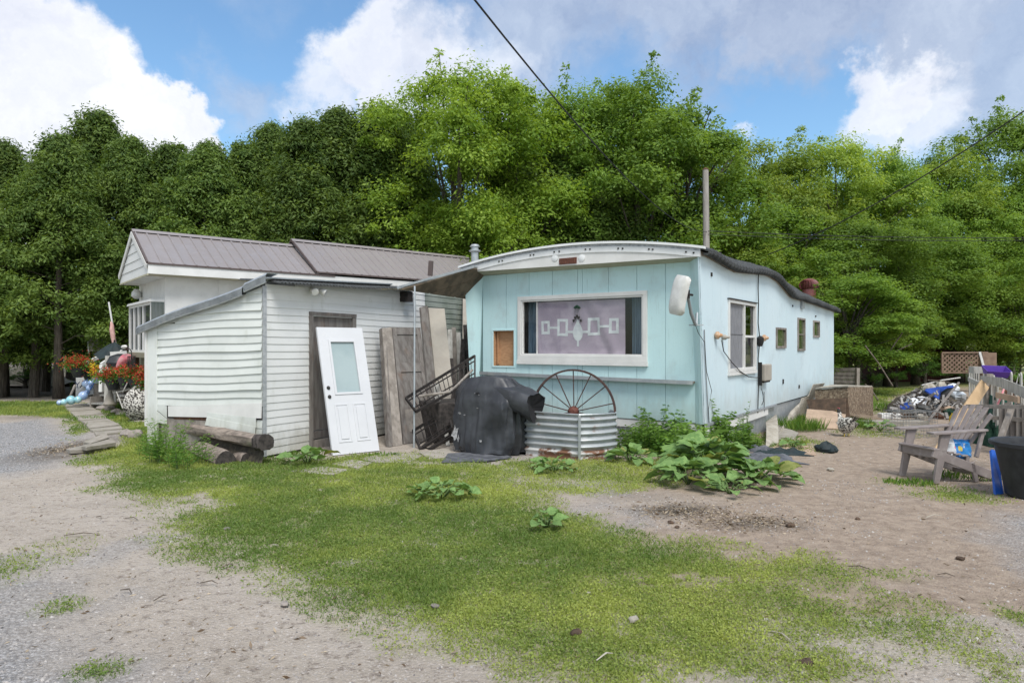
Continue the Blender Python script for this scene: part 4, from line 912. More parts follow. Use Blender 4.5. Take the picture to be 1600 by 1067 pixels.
MB().lathe([(.085, 0), (.08, .02), (.05, .04), (.01, .05)], n=16, F=Fs).build('face', 'bagred', sf_, smooth=True)
mb = MB()
for i in range(14):
    t = 2 * math.pi * i / 14; r1 = .17 if i % 2 else .14; d = Vector((math.cos(t), math.sin(t), 0)); e = Vector((-d.y, d.x, 0))
    mb.plate([Fs(*(d * .075 + e * .014 + Vector((0, 0, .005)))), Fs(*(d * .075 - e * .014 + Vector((0, 0, .005)))), Fs(*(d * r1))], Fs.c * .006)
mb.build('ray', 'iron', sf_)
mb = MB(); mb.box(Fs, -.03, .03, .0, .008, .04, .052); mb.box(Fs, -.035, -.015, .02, .035, .035, .05); mb.box(Fs, .015, .035, .02, .035, .035, .05); mb.build('features', 'iron', sf_)
q = SD.hit_b(690 - 54, 462, -.12)
MB().box(SD, q[0] - .08, q[0] + .08, -.2, -.0, q[1] - .12, q[1] + .08).build('bracket', 'iron', shd)
# ------------------------------------------------------------------ canopy between shed and trailer
P1 = at(628, 449, 11.5); P2 = at(719, 419, 12.6)
cnp = thing('canopy', 'small sloping porch roof bridging the shed and the blue trailer', 'canopy', (P1 + P2) / 2 - Vector((0, 0, 2.7)))
back = Vector((.52, .854, 0)) * 4.6 + Vector((0, 0, -.12)); P2b = P2 + Vector((.25, .05, .03))  # roof run lengthened backwards to shade the gap
MB().plate([P1, P2b, P2b + back, P1 + back * 1.05], (0, 0, .02)).build('roof_sheet', 'galv', cnp)
for i in range(6):
    u0 = i / 6; u1 = (i + .93) / 6; a_0 = P1.lerp(P2b, 0); d = P2b - P1
    MB().plate([P1 + back * u0 - Vector((0, 0, .02)), P2b + back * u0 - Vector((0, 0, .02)), P2b + back * u1 - Vector((0, 0, .02)), P1 + back * u1 - Vector((0, 0, .02))], (0, 0, -.02)).build('soffit_board', 'soffit', cnp)
MB().bar(P1 + Vector((-.08, -.02, -.01)), P2b + Vector((0, -.02, -.0)), .025, .045).build('front_edge', 'galv', cnp)
MB().bar(P1 + back * .75 + Vector((0, 0, -.12)), P2b + back * .75 + Vector((0, 0, -.12)), .09, .14).build('cross_beam', 'barndark', cnp)
tag(MB().tube([G(647, 699) + Vector((0, 0, -.03)), at(648, 447, 11.55)], .017, 10).build('support_pole', 'galv', None, smooth=True), 'thin pale metal pole holding up the porch roof corner', 'pole')
tag(MB().box(Frame(SD(5.85, 0, 0), (.85, .15), (-.15, .85)), 0, 2.4, 0, .05, 0, 2.75).build('gap_light_block', 'barndark', None), 'added dark board wall keeping light out of the gap', 'wall')  # added wall, blocks light so the gap stays dark
tag(MB().bar(at(672, 431, 13.6), at(673.5, 408, 13.6), .09, .09).build('stovepipe', 'roofedge', None), 'short dark brown post standing on the house roof behind the canopy', 'post')

# ================================================================== white house with the brown roof
HS = Frame((-7.75, 15.2), (.7725, .6348), (-.6348, .7725))
hs = thing('house', 'long low white house with brown ribbed metal roof', 'house', HS(4.2, 1.4, 0))
HW = 2.85; HL = 8.9; EZ = 3.457; RZ = 4.35; RB = 1.2
PHF = lambda u, z, o: HS(u, -o, z); PHG = lambda u, z, o: HS(-o, u, z)
for i in range(8): pbox(PHF, i * 1.115, (i + 1) * 1.115 - .004, .5, 3.24, -.05, 0).build('wall_panel', 'white', hs)
MB().box(HS, 0.06, HL, .06, HW, 0.0, 3.2).build('wall_core', 'dark', hs)
# gable end wall: vertical boards, cream lower part
n = 22
for i in range(n):
    u0 = HW * i / n; z0_ = 2.66 if .1 < u0 + .06 < 2.65 else 1.5
    pbox(PHG, u0 + .003, u0 + HW / n - .003, z0_, 3.24, -.05, 0.0).build('wall_board', 'white', hs)
pbox(PHG, -.0, .09, .5, 3.24, 0.001, .02).build('corner_board', 'white', hs)
for i in range(4): pbox(PHG, .0 + i * HW / 4, (i + 1) * HW / 4 - .006, .25, 1.5, -.05, 0).build('lower_panel', 'cream', hs)
pbox(PHF, 0, HL, 0, .5, -.05, .0).build('skirting', 'cream', hs)
# bay window
by = thing('bay_window_anchor', None, None) if False else None
bz0, bz1 = 1.52, 2.66; bo = .28
mb = MB()
mb.hexa([PHG(.08, bz0 - .12, .0), PHG(2.7, bz0 - .12, 0), PHG(2.6, bz0 - .12, bo), PHG(.18, bz0 - .12, bo), PHG(.05, bz0, .0), PHG(2.72, bz0, 0), PHG(2.62, bz0, bo + .04), PHG(.14, bz0, bo + .04)])
bay = mb.build('bay_window', 'cream', hs)
mb = MB(); mb.hexa([PHG(.05, bz1, .0), PHG(2.72, bz1, 0), PHG(2.62, bz1, bo + .05), PHG(.14, bz1, bo + .05), PHG(.05, bz1 + .06, .0), PHG(2.72, bz1 + .06, 0), PHG(2.66, bz1 + .06, bo + .02), PHG(.14, bz1 + .06, bo + .02)])
mb.build('bay_roof', 'white', bay)
for u in (.16, .98, 1.5, 2.02, 2.54): pbox(PHG, u, u + .07, bz0, bz1, bo - .07, bo).build('frame', 'white', bay)
pbox(PHG, .25, 2.52, bz0, bz0 + .06, bo - .06, bo - .005).build('frame', 'white', bay); pbox(PHG, .25, 2.52, bz1 - .06, bz1, bo - .06, bo - .005).build('frame', 'white', bay)
us = (.23, .98, 1.05, 1.5, 1.57, 2.02, 2.09, 2.54)
for i in range(0, 8, 2): pbox(PHG, us[i], us[i + 1], bz0 + .06, bz1 - .06, bo - .04, bo - .03).build('pane', 'darkpane', bay)
MB().hexa([PHG(.08, bz0, 0), PHG(.11, bz0, 0), PHG(.17, bz0, bo - .01), PHG(.15, bz0, bo - .01), PHG(.08, bz1, 0), PHG(.11, bz1, 0), PHG(.17, bz1, bo - .01), PHG(.15, bz1, bo - .01)]).build('side_pane', 'darkpane', bay)
# roof panels with ribs
def roof_part(a0, a1, ez, rz, b0, rb, npan):
    w = (a1 - a0) / npan
    for i in range(npan):
        for side in (0, 1):
            bb_ = (b0, rb) if side == 0 else (2 * rb - b0, rb)
            P = lambda a, t, h: HS(a, bb_[0] + (bb_[1] - bb_[0]) * t, ez + (rz - ez) * t + h)
            mb = MB(); A0 = a0 + i * w; A1 = A0 + w - .002
            mb.hexa([P(A0, 0, 0), P(A1, 0, 0), P(A1, 1, 0), P(A0, 1, 0), P(A0, 0, .012), P(A1, 0, .012), P(A1, 1, .012), P(A0, 1, .012)])
            for k in range(3):
                a = A0 + (k + .04) * w / 3; mb.hexa([P(a, 0, .012), P(a + .05, 0, .012), P(a + .05, 1, .012), P(a, 1, .012), P(a + .012, -.004, .038), P(a + .038, -.004, .038), P(a + .038, 1, .038), P(a + .012, 1, .038)])
            mb.build('roof_panel', 'roofmetal', hs)
    MB().hexa([HS(a0 - .02, rb - .12, rz - .02), HS(a1, rb - .12, rz - .02), HS(a1, rb + .12, rz - .02), HS(a0 - .02, rb + .12, rz - .02), HS(a0 - .02, rb - .02, rz + .055), HS(a1, rb - .02, rz + .055), HS(a1, rb + .02, rz + .055), HS(a0 - .02, rb + .02, rz + .055)]).build('ridge_cap', 'roofmetal', hs)
    MB().box(HS, a0, a1, b0 - .012, b0 - .002, ez - .02, ez + .018).build('eave_edge', 'roofedge', hs)
    mb = MB()
    for bb_ in ((b0, rb), (2 * rb - b0, rb)):
        mb.bar(HS(a0 - .012, bb_[0], ez + .01), HS(a0 - .012, bb_[1], rz + .015), .03, .05)
    mb.build('gable_trim', 'roofedge', hs)
roof_part(-.45, 3.85, EZ, RZ, -.4, RB, 6)
roof_part(3.35, HL + .25, EZ + .06, RZ + .15, -.42, RB, 8)
# boxed eave and gable
MB().box(HS, -.44, HL + .2, -.39, -.36, 3.235, EZ - .005).build('fascia', 'white', hs)
MB().box(HS, -.44, HL + .2, -.36, .02, 3.225, 3.245).build('soffit', 'cream', hs)
MB().box(HS, -.45, 0, .0, 2.8, 3.21, 3.235).build('soffit', 'white', hs)
MB().box(HS, -.455, -.435, -.40, 2.8, 3.2, 3.235).build('soffit_trim', 'cream', hs)
gz = 3.24; k = 0
while gz < 4.3:
    hh = .2; bl = lambda z: -.38 + (RB + .38) * max(0, (z - EZ)) / (RZ - EZ); z1_ = min(gz + hh - .004, 4.3)
    l0_, l1_ = bl(gz) + .01, bl(z1_) + .01
    MB().hexa([HS(-.445, l0_, gz), HS(-.445, 2 * RB - l0_, gz), HS(-.40, 2 * RB - l0_, gz), HS(-.40, l0_, gz), HS(-.43, l1_, z1_), HS(-.43, 2 * RB - l1_, z1_), HS(-.40, 2 * RB - l1_, z1_), HS(-.40, l1_, z1_)]).build('siding_board', 'vinyl', hs)
    gz += hh
mb = MB()
for s_ in (0, 1):
    b0_ = -.38 if s_ == 0 else 2 * RB + .38
    mb.bar(HS(-.47, b0_, EZ - .07), HS(-.47, RB, RZ - .06), .03, .11)
mb.build('barge_board', 'white', hs)
MB().box(HS, -.43, -.40, -.3, 2.7, 3.24, 3.5).build('gable_core', 'dark', hs)
p = HS(-.12, 2.55, 3.0); lg = MB().lathe([(.05, .1), (.11, .02), (.12, -.08), (.05, -.14)], p, 14).build('porch_light', 'dish', None, smooth=True); tag(lg, 'round white porch lamp under the house gable', 'lamp')
# flue behind the canopy
p = at(742, 404, 19.5); fl_ = thing('flue_pipe', 'pale metal flue pipe with cap rising behind the trailer roof', 'flue', (p.x, p.y, 2.9))
MB().tube([(p.x, p.y, 2.9), (p.x, p.y, p.z + .22)], .11, 14).build('pipe', 'galv', fl_, smooth=True); MB().lathe([(.13, -.02), (.17, 0), (.17, .03), (.11, .05), (.11, .12), (.15, .14), (.1, .2)], (p.x, p.y, p.z + .2), 14).build('cap', 'galv', fl_, smooth=True)
# ================================================================== trees and plants
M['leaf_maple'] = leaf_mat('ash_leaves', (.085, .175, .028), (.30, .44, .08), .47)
M['leaf_bright'] = leaf_mat('bright_leaves', (.13, .24, .03), (.38, .51, .085), .48)
M['leaf_willow'] = leaf_mat('willow_leaves', (.12, .22, .035), (.42, .52, .10), .5)
M['leaf_cedar'] = leaf_mat('cedar_sprays', (.060, .118, .026), (.26, .36, .080), .42)
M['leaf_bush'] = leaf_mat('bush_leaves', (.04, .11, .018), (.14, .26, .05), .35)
M['leaf_weed'] = leaf_mat('weed_leaves', (.06, .16, .025), (.22, .38, .08), .38)
M['leaf_fern'] = leaf_mat('ferny_leaves', (.07, .17, .025), (.22, .35, .07), .38)
M['leaf_dock'] = leaf_mat('broad_leaves', (.10, .20, .06), (.24, .37, .12), .25, .6)
M['leaf_tall'] = leaf_mat('tall_grass', (.06, .16, .02), (.24, .34, .06), .35)
M['stem_green'] = mat('green_stem', (.10, .16, .05), rough=.8)

def trunk_mesh(name, h, r, limbs, seed, lean=.03):
    rd = random.Random(seed); mb = MB(); n = 7; pts = []
    for i in range(n):
        u = i / (n - 1); pts.append((math.sin(u * 4 + seed) * lean * h * u, math.cos(u * 3 + seed) * lean * h * u, u * h - .1))
    mb.tube(pts, [r * (1.25 if i == 0 else 1) * (1 - .82 * i / (n - 1)) for i in range(n)], 8)
    for (p, q, r0) in limbs:
        p = Vector(p); q = Vector(q); m_ = (p + q) / 2 + Vector((0, 0, .12 * (q - p).length)) + Vector([rd.uniform(-.1, .1) for _ in range(3)])
        mb.tube([p, m_, q], [r0, r0 * .6, r0 * .2], 5, cap=False)
    return mb
def mesh_from(mb, name, m, smooth=True):
    me = bpy.data.meshes.new(name); me.from_pydata(mb.v, [], mb.f); me.materials.append(M[m]); me.validate()
    if smooth: me.polygons.foreach_set('use_smooth', [True] * len(me.polygons))
    return me
def shell_leaves(C, r, per, leaf, rg, asp=.5, droop=.2, zs=.8, up=.45, rnd=.55, jit=.12, lb=None):
    """leaves laid like shingles over many small boughs, facing outward and up, so that each bough shades as a form"""
    nb = len(C); ci = np.repeat(np.arange(nb), per); n = len(ci); d = rand_unit(n, rg); d[:, 2] = np.where(d[:, 2] < -.25, -d[:, 2], d[:, 2])
    P = C[ci] + d * (r[ci] * (.55 + .5 * rg.random(n) ** .7))[:, None] * np.array([1, 1, zs]) + rg.normal(size=(n, 3)) * (jit * r[ci])[:, None]
    Nn = d + np.array([0, 0, up]) + rand_unit(n, rg) * rnd; Nn /= np.linalg.norm(Nn, axis=1)[:, None]
    D = np.cross(Nn, rand_unit(n, rg)) + d * .25; D[:, 2] -= droop; D /= np.linalg.norm(D, axis=1)[:, None]
    S = np.cross(D, Nn); S /= np.maximum(np.linalg.norm(S, axis=1), 1e-5)[:, None]
    s = (leaf * (.6 + .8 * rg.random(n)))[:, None]; w = s * asp; mid = P + D * s * .45
    V = np.stack([P, mid + S * w * .5, P + D * s, mid - S * w * .5], 1).reshape(-1, 3); F = np.arange(4 * n).reshape(n, 4)
    return V, F, ci, d
def decid(seed, H=10.0, rad=3.4, z0=1.2, boughs=330, per=210, leaf=.115, m='leaf_maple', topw=.75, droop=.25, big=13, br_=.62):
    rg = np.random.default_rng(seed)
    ub = (np.arange(big) + rg.random(big)) / big; zb = z0 + 1.0 + ub * (H - z0 - 2.2); ab = np.arange(big) * 2.4 + rg.random(big)
    pb = np.sin(np.pi * np.clip((zb - z0) / (H - z0), .12, .93) ** topw) ** .6
    B_ = np.stack([np.cos(ab) * rad * .62 * pb, np.sin(ab) * rad * .62 * pb, zb], 1); br = rad * (.24 + .20 * rg.random(big)); B_[-1, :2] *= .3
    kb = rg.integers(0, big, boughs); d = rand_unit(boughs, rg); d[:, 2] = np.where(d[:, 2] < -.4, -d[:, 2], d[:, 2])
    C = B_[kb] + d * (br[kb] * (.55 + .55 * rg.random(boughs)))[:, None]; C[:, 2] = np.clip(C[:, 2], z0 + .15, H)
    r = br_ * (.45 + .75 * rg.random(boughs)) * np.where(rg.random(boughs) < .15, .5, 1) * (rad / 3.4)
    nt = 36; ti = rg.choice(boughs, nt, replace=False); hi = C[:, 2] > np.percentile(C[:, 2], 60); tk = rg.choice(np.where(hi)[0], nt)
    for q in range(nt):                       # shoots: chains of ever smaller sprigs growing out of a bough
        a = tk[q // 4 * 4 % nt]; u_ = (q % 4) / 3; lean = rg.normal(size=2) * .06
        C[ti[q]] = C[a] + np.array([lean[0] + .12 * math.sin(q // 4 * 2.2) * u_ * 3, lean[1], r[a] * .4 + .95 * u_]); r[ti[q]] = .34 - .2 * u_
    V, F, ci, dd = shell_leaves(C, r, per, leaf, rg, droop=droop, jit=.2); kp = ~np.isin(ci, ti) | (rg.random(len(ci)) < .22); V = V.reshape(-1, 4, 3)[kp].reshape(-1, 3); ci = ci[kp]; dd = dd[kp]; F = np.arange(4 * len(ci)).reshape(-1, 4); lb = rg.random(boughs)
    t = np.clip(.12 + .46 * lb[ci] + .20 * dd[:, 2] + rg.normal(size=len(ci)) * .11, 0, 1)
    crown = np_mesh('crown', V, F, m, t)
    limbs = [((0, 0, max(.5, C[i][2] * .5)), tuple(C[i]), .05 + .03 * rg.random()) for i in rg.choice(boughs, 22, replace=False)]
    return crown, mesh_from(trunk_mesh('trunk', H * .8, .17, limbs, seed), 'trunk', 'trunk')
def cedar(seed, H=9.0, rad=2.2, z0=1.0, boughs=460, per=165, m='leaf_cedar'):
    rg = np.random.default_rng(seed)
    ub = rg.random(boughs) ** .9; zb = z0 + ub * (H - z0 - .3); an = rg.random(boughs) * 6.283
    prof = (1 - ub ** 1.35) ** .8 * (1 + .16 * np.sin(an * 3 + zb * 1.3 + seed)) + .05; rb_ = rad * prof * (.55 + .5 * rg.random(boughs) ** .6)
    C = np.stack([np.cos(an) * rb_, np.sin(an) * rb_, zb], 1)
    for q in range(26):    # a few pointed leaders
        a = (q % 5) * 1.3 + seed; r_ = rad * .30 * ((q % 5) > 0); C[q] = (math.cos(a) * r_ + rg.normal() * .08, math.sin(a) * r_ + rg.normal() * .08, H - .1 - .9 * (q // 5) * .35 - .45 * (q % 5))
    r = .36 * (.5 + .8 * rg.random(boughs)); r[:26] = .16 + .05 * np.arange(26) / 5
    V, F, ci, dd = shell_leaves(C, r, per, .125, rg, asp=.36, droop=.45, zs=1.15, up=.35, rnd=.75, jit=.22); lb = rg.random(boughs)
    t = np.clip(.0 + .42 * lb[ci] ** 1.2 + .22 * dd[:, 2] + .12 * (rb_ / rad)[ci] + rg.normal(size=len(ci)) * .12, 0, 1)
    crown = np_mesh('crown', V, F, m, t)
    limbs = [((0, 0, max(.4, C[i][2] - .3)), (C[i][0] * 1.08, C[i][1] * 1.08, C[i][2]), .022) for i in rg.choice(boughs, 34, replace=False)]
    return crown, mesh_from(trunk_mesh('trunk', H * .93, .16, limbs, seed, .012), 'trunk', 'trunk')
CED = [cedar(11), cedar(12, rad=2.4), cedar(13, H=9.0, rad=1.8), cedar(14, rad=2.2, z0=2.0)]
ASH = [decid(21), decid(22, rad=3.9), decid(23, rad=3.0, z0=.8)]
BRI = [decid(31, m='leaf_bright', rad=3.6), decid(32, m='leaf_bright', rad=3.0)]
WIL = [decid(41, m='leaf_willow', rad=3.8, droop=.5, leaf=.12, z0=.4), decid(42, m='leaf_willow', rad=3.2, droop=.45, leaf=.115, z0=.3)]
WIL.append((ASH[1][0], ASH[1][1]))
BUS = [decid(51, H=3.0, rad=1.6, z0=.05, boughs=70, per=150, leaf=.08, m='leaf_bush', big=7), decid(52, H=2.4, rad=1.5, z0=.02, boughs=60, per=150, leaf=.075, m='leaf_weed', big=6)]
ZM = {p[0].name: float(np.percentile([v.co.z for v in p[0].vertices], 99.7)) for p in CED + ASH + BRI + WIL + BUS}
def plant_tree(name, pair, px, Y, top, label, group, H0=10.0, cat='tree', wide=1.0, rot=None, x=None):
    X = (px - CX) / FPX * Y if x is None else x; h = EYE + (HY - top) / FPX * (Y - (1.3 if cat != 'bush' else .3)); s = h / max(v.co.z for v in pair[0].vertices) if pair[0].name not in ZM else h / ZM[pair[0].name]
    t = thing(name, label, cat, (X, Y, 0), group); c = bpy.data.objects.new('crown', pair[0]); k = bpy.data.objects.new('trunk', pair[1])
    for o in (c, k): COL.objects.link(o); o.parent = t
    r = rot if rot is not None else random.uniform(0, 6.28)
    t.rotation_euler = (0, 0, r); t.scale = (s * wide, s * wide, s); return t
gC = 'dark cedars in the hedge behind the white house'
for i, (px, Y, top, v, w, lab) in enumerate([
    (-70, 21.5, 215, 0, 1.1, 'dark cedar cut by the left edge of the view'), (5, 22.5, 205, 3, 1.1, 'dark cedar at the far left whose bare trunk stands by the road end'),
    (92, 21.5, 195, 3, 1.05, 'cedar with clean grey trunk beside the porch and small shed'), (150, 24.5, 158, 2, 1.15, 'tallest thin topped cedar of the left group'),
    (205, 23.5, 200, 1, 1.0, 'dark cedar rising behind the gable peak of the house'), (268, 24.5, 212, 0, 1.1, 'lower cedar just right of the house gable'),
    (325, 23.5, 208, 3, 1.1, 'cedar behind the left half of the brown roof'), (385, 24.5, 212, 2, 1.15, 'cedar with flat top behind the middle of the brown roof'),
    (425, 25.5, 180, 1, 1.0, 'cedar with a wispy leader behind the roof step'), (478, 24, 172, 0, 1.1, 'cedar above the raised part of the brown roof'),
    (530, 25, 155, 1, 1.1, 'tall dense cedar left of the bright yellow green tree'), (590, 25.5, 150, 2, 1.25, 'dark cedar half hidden by the bright yellow green tree'),
    (620, 27.5, 160, 0, 1.2, 'cedar behind the bright yellow green tree'), (875, 27, 215, 1, 1.3, 'dark cedar between the two tall leafy trees'), (935, 26.5, 235, 0, 1.2, 'cedar low behind the crest of the trailer roof'),
    (810, 27.5, 200, 3, 1.3, 'cedar behind the left end of the trailer roof')]):
    plant_tree('cedar_tree', CED[v], px, Y, top, lab, gC, 9.2, 'cedar tree', wide=w)
gB = 'tall leafy trees behind the trailer'
for px, Y, top, pr, w, lab in [
    (712, 24.5, 80, BRI[0], .92, 'tall bright yellow green tree in the middle of the tree line'), (800, 26.5, 112, BRI[1], 1.0, 'bright green tree leaning toward the overhead cable'),
    (690, 24.5, 300, BRI[1], 1.2, 'low bright green sapling crown over the house roof end'), (748, 24.2, 290, BRI[0], 1.1, 'low spreading bright green branches behind the flue pipe'),
    (1000, 26.5, 104, ASH[0], 1.0, 'tall rounded leafy tree above the blue trailer'), (905, 28, 122, ASH[1], .95, 'tall leafy tree right of the overhead cable'),
    (1060, 27.5, 150, ASH[2], 1.1, 'leafy tree whose side twigs stick out above the utility pole'), (955, 30, 125, ASH[1], 1.0, 'leafy tree at the back of the tall middle group')]:
    plant_tree('leafy_tree', pr, px, Y, top, lab, gB, wide=w)
gW = 'lighter trees beyond the right side of the yard'
for px, Y, top, pr, w, lab in [
    (1160, 30, 212, WIL[0], .95, 'feathery green tree right of the utility pole'), (1235, 31, 212, WIL[1], 1.2, 'green tree above the far end of the trailer roof'),
    (1310, 32, 212, WIL[0], 1.05, 'green tree with ragged top behind the red turbine vent'), (1390, 33, 225, WIL[2], .9, 'broad green tree right of the turbine vent'),
    (1465, 34, 228, WIL[1], 1.2, 'green tree left of the tall right hand tree'), (1580, 36, 158, ASH[1], .95, 'tall tree at the right edge rising over its neighbours'),
    (1530, 33, 265, WIL[2], 1.0, 'wide green tree shading the lattice screen'), (1650, 34, 230, ASH[0], 1.2, 'tree cut off by the right edge of the view'),
    (1340, 27, 330, WIL[2], 1.3, 'low spreading green tree right of the trailer end'), (1240, 27.5, 320, ASH[2], 1.4, 'low green tree close behind the trailer end'),
    (1430, 29, 330, ASH[0], 1.35, 'low full green tree above the dark red shed'), (1150, 26, 330, WIL[1], 1.4, 'low green tree just behind the utility pole'),
    (1540, 30.5, 350, WIL[2], 1.3, 'low tree over the lattice screen'), (1325, 23.5, 420, ASH[2], 1.9, 'small bushy tree hanging over the grass by the trailer end')]:
    plant_tree('green_tree', pr, px, Y, top, lab, gW, wide=w)
for px, Y, top, pr, w, lab in [(1270, 25, 420, WIL[1], 1.8, 'low leafy growth reaching the ground behind the trailer end'), (1385, 28, 440, BRI[1], 1.7, 'low bright growth above the bushes by the red shed'), (1500, 31, 430, WIL[1], 1.7, 'low growth over the lattice screen'), (1590, 30, 440, WIL[0], 1.7, 'low growth at the right edge above the fence')]:
    plant_tree('green_tree', pr, px, Y, top, lab, gW, wide=w)
# farther wood that closes the gaps
far = thing('far_wood', 'dim mass of distant trees closing the gaps behind the tree line', 'woods', (0, 44, 0)); far['kind'] = 'stuff'
for i in range(22):
    x = -44 + i * 4.3; pr = (ASH + WIL + CED)[(i * 5) % 10]
    for j, me in enumerate(pr):
        o = bpy.data.objects.new('crown' if j == 0 else 'trunk', me); COL.objects.link(o); o.parent = far; o['kind'] = 'stuff'
        o.location = (x, random.uniform(-3, 3), -.3); s = random.uniform(.75, .95) * (.62 if abs(x) < 60 else 1); o.scale = (s * 1.3, s * 1.3, s); o.rotation_euler = (0, 0, i)
# dark trunks in the shade at the far left
for px, Y, r, lab in ((2, 22.0, .12, 'dark bare trunk at the left edge of the picture'), (52, 22, .13, 'thin dark trunk in the shade between two cedars'), (70, 25, .15, 'leaning dark trunk behind the grey trunked cedar')):
    X = (px - CX) / FPX * Y
    tag(MB().tube([(X, Y, -.1), (X + .1, Y, 1.5), (X + .02, Y, 3.6)], [r * 1.2, r, r * .8], 8).build('tree_trunk', 'trunk', None, smooth=True), lab, 'tree trunk', 'bare trunks under the cedars')
# shrubs
gS = 'bushes along the back of the yard'
for px, Y, top, pr, w, lab in [
    (1400, 27, 556, BUS[1], 1.3, 'low dark green bush left of the red shed'), (1445, 28, 545, BUS[0], 1.3, 'bush in front of the dark red shed'), (1360, 25, 560, BUS[1], 1.2, 'bush beside the bare leaning stick'),
    (1480, 29, 556, BUS[0], 1.2, 'bush at the left end of the lattice screen'), (1585, 26, 560, BUS[1], 1.5, 'bush behind the grey picket fence'), (1325, 23, 566, BUS[1], 1.1, 'weedy bush at the trailer end'),
    (40, 27, 560, BUS[0], 1.6, 'bright bush seen through the cedar trunks'), (-10, 26, 555, BUS[1], 1.6, 'bright bush at the left edge under the cedars'), (120, 23.5, 590, BUS[1], 1.0, 'small bush beside the little shed'), (50, 22.3, 612, BUS[1], .8, 'low weeds at the foot of the cedars')]:
    plant_tree('bush', pr, px, Y, top, lab, gS, 3.0, 'bush', wide=w)
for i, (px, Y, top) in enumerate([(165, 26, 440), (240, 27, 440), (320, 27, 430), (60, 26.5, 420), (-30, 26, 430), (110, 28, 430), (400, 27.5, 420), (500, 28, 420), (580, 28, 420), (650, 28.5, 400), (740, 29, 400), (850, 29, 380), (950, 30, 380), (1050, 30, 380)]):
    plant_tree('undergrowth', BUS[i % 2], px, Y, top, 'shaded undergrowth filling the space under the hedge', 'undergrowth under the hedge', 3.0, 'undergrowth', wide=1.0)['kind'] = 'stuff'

# ---- herbs
def herb(name, label, cat, x, y, r, h, nst, m, seed, leaf=.07, group=None, arch=.35, lw=.42, per=26, fern=False):
    rg = np.random.default_rng(seed); Ps = []; Ds = []; Ls = []; st = MB()
    for i in range(nst):
        a = rg.random() * 6.283; rr = r * rg.random() ** .6; bx, by = math.cos(a) * rr, math.sin(a) * rr; hh = h * (.55 + .5 * rg.random()) * (1 - .35 * (rr / r) ** 2)
        dx, dy = math.cos(a) * arch * hh * rg.random(), math.sin(a) * arch * hh * rg.random()
        pts = [Vector((bx + dx * u * u, by + dy * u * u, hh * u * (1 - .1 * u))) for u in np.linspace(0, 1, 5)]; st.tube(pts, [.005, .004, .0035, .003, .001], 4, cap=False)
        for k in range(per):
            u = .12 + .9 * (k + rg.random()) / per; u = min(u, 1); p = Vector((bx + dx * u * u, by + dy * u * u, hh * u * (1 - .1 * u))); t = k * 2.4 + a
            if fern:
                L0 = leaf * 2.4 * (1.15 - .8 * u); d = Vector((math.cos(t), math.sin(t), .35)).normalized()
                for q in range(5):
                    s_ = Vector((-math.sin(t), math.cos(t), 0)) * (1 if q % 2 else -1)
                    Ps.append(p + d * L0 * (q + .5) / 5); Ds.append((d * .7 + s_ * .7 * (q < 4)).normalized()); Ls.append(leaf * (1.1 - .12 * q) * (1.1 - .5 * u))
            else:
                Ps.append(p); Ds.append(Vector((math.cos(t), math.sin(t), .25 - .5 * rg.random())).normalized()); Ls.append(leaf * (.7 + .6 * rg.random()) * (1.25 - .55 * u))
    P = np.array([tuple(p) for p in Ps]); D = np.array([tuple(d) for d in Ds]); Ls = np.array(Ls); V, F = leaf_cards(P, D, Ls, Ls * lw, rg)
    t = np.clip(.15 + .6 * P[:, 2] / h + rg.normal(size=len(P)) * .18, 0, 1)
    th = thing(name, label, cat, (x, y, 0), group); o = bpy.data.objects.new('foliage', np_mesh('foliage', V, F, m, t)); COL.objects.link(o); o.parent = th
    s = bpy.data.objects.new('stems', mesh_from(st, 'stems', 'stem_green')); COL.objects.link(s); s.parent = th; return th
def herb_at(px, py, *a, **k): p = G(px, py); return herb(*a[:3], p.x, p.y, *a[3:], **k)
gN = 'leafy weeds at the trailer corner'
herb_at(1050, 702, 'weed_clump', 'bushy tall nettle like weed under the ledge left of the trailer corner', 'weed', .42, .95, 44, 'leaf_weed', 1, leaf=.11, per=38, group=gN)
herb_at(1095, 700, 'weed_clump', 'tallest leafy weed right at the trailer corner', 'weed', .36, .95, 44, 'leaf_fern', 2, leaf=.115, per=38, group=gN)
herb_at(1005, 708, 'weed_clump', 'bright green weed beside the corrugated tank', 'weed', .30, .60, 32, 'leaf_fern', 3, leaf=.09, per=34, group=gN)
herb_at(975, 712, 'weed_clump', 'small upright green weed touching the corrugated tank', 'weed', .16, .55, 12, 'leaf_fern', 4, leaf=.07, group=gN)
herb_at(1140, 705, 'weed_clump', 'leafy weed in front of the corrugated skirting', 'weed', .34, .66, 34, 'leaf_fern', 5, leaf=.10, per=34, group=gN)
herb_at(1075, 715, 'weed_clump', 'dense low weeds behind the broad leaved burdock', 'weed', .55, .62, 60, 'leaf_fern', 6, leaf=.10, per=34, group=gN)
herb_at(1165, 690, 'vine_weed', 'thin climbing weed against the pale skirting board', 'weed', .07, .85, 7, 'leaf_fern', 7, leaf=.06, per=16, arch=.1)
herb_at(1178, 700, 'weed_clump', 'small weed in front of the leaning skirting sheet', 'weed', .15, .3, 10, 'leaf_tall', 8, leaf=.09, lw=.18)
for px, py, h, lab in ((1068, 700, 1.15, 'tall thin dry seed stalk in front of the ledge'), (1036, 700, 1.0, 'thin dry stalk left of the tall seed stalk')):
    p = G(px, py); mb = MB(); mb.tube([p, p + Vector((.02, 0, h * .5)), p + Vector((-.01, 0, h))], .004, 4)
    for k in range(9): q = p + Vector((.01, 0, h * (.45 + .06 * k))); mb.tube([q, q + Vector((.05 * (-1) ** k, .01, .04))], .0025, 3)
    tag(mb.build('dry_stalk', 'twig', None), lab, 'dry stalk')
gF = 'ferny weeds by the split logs'
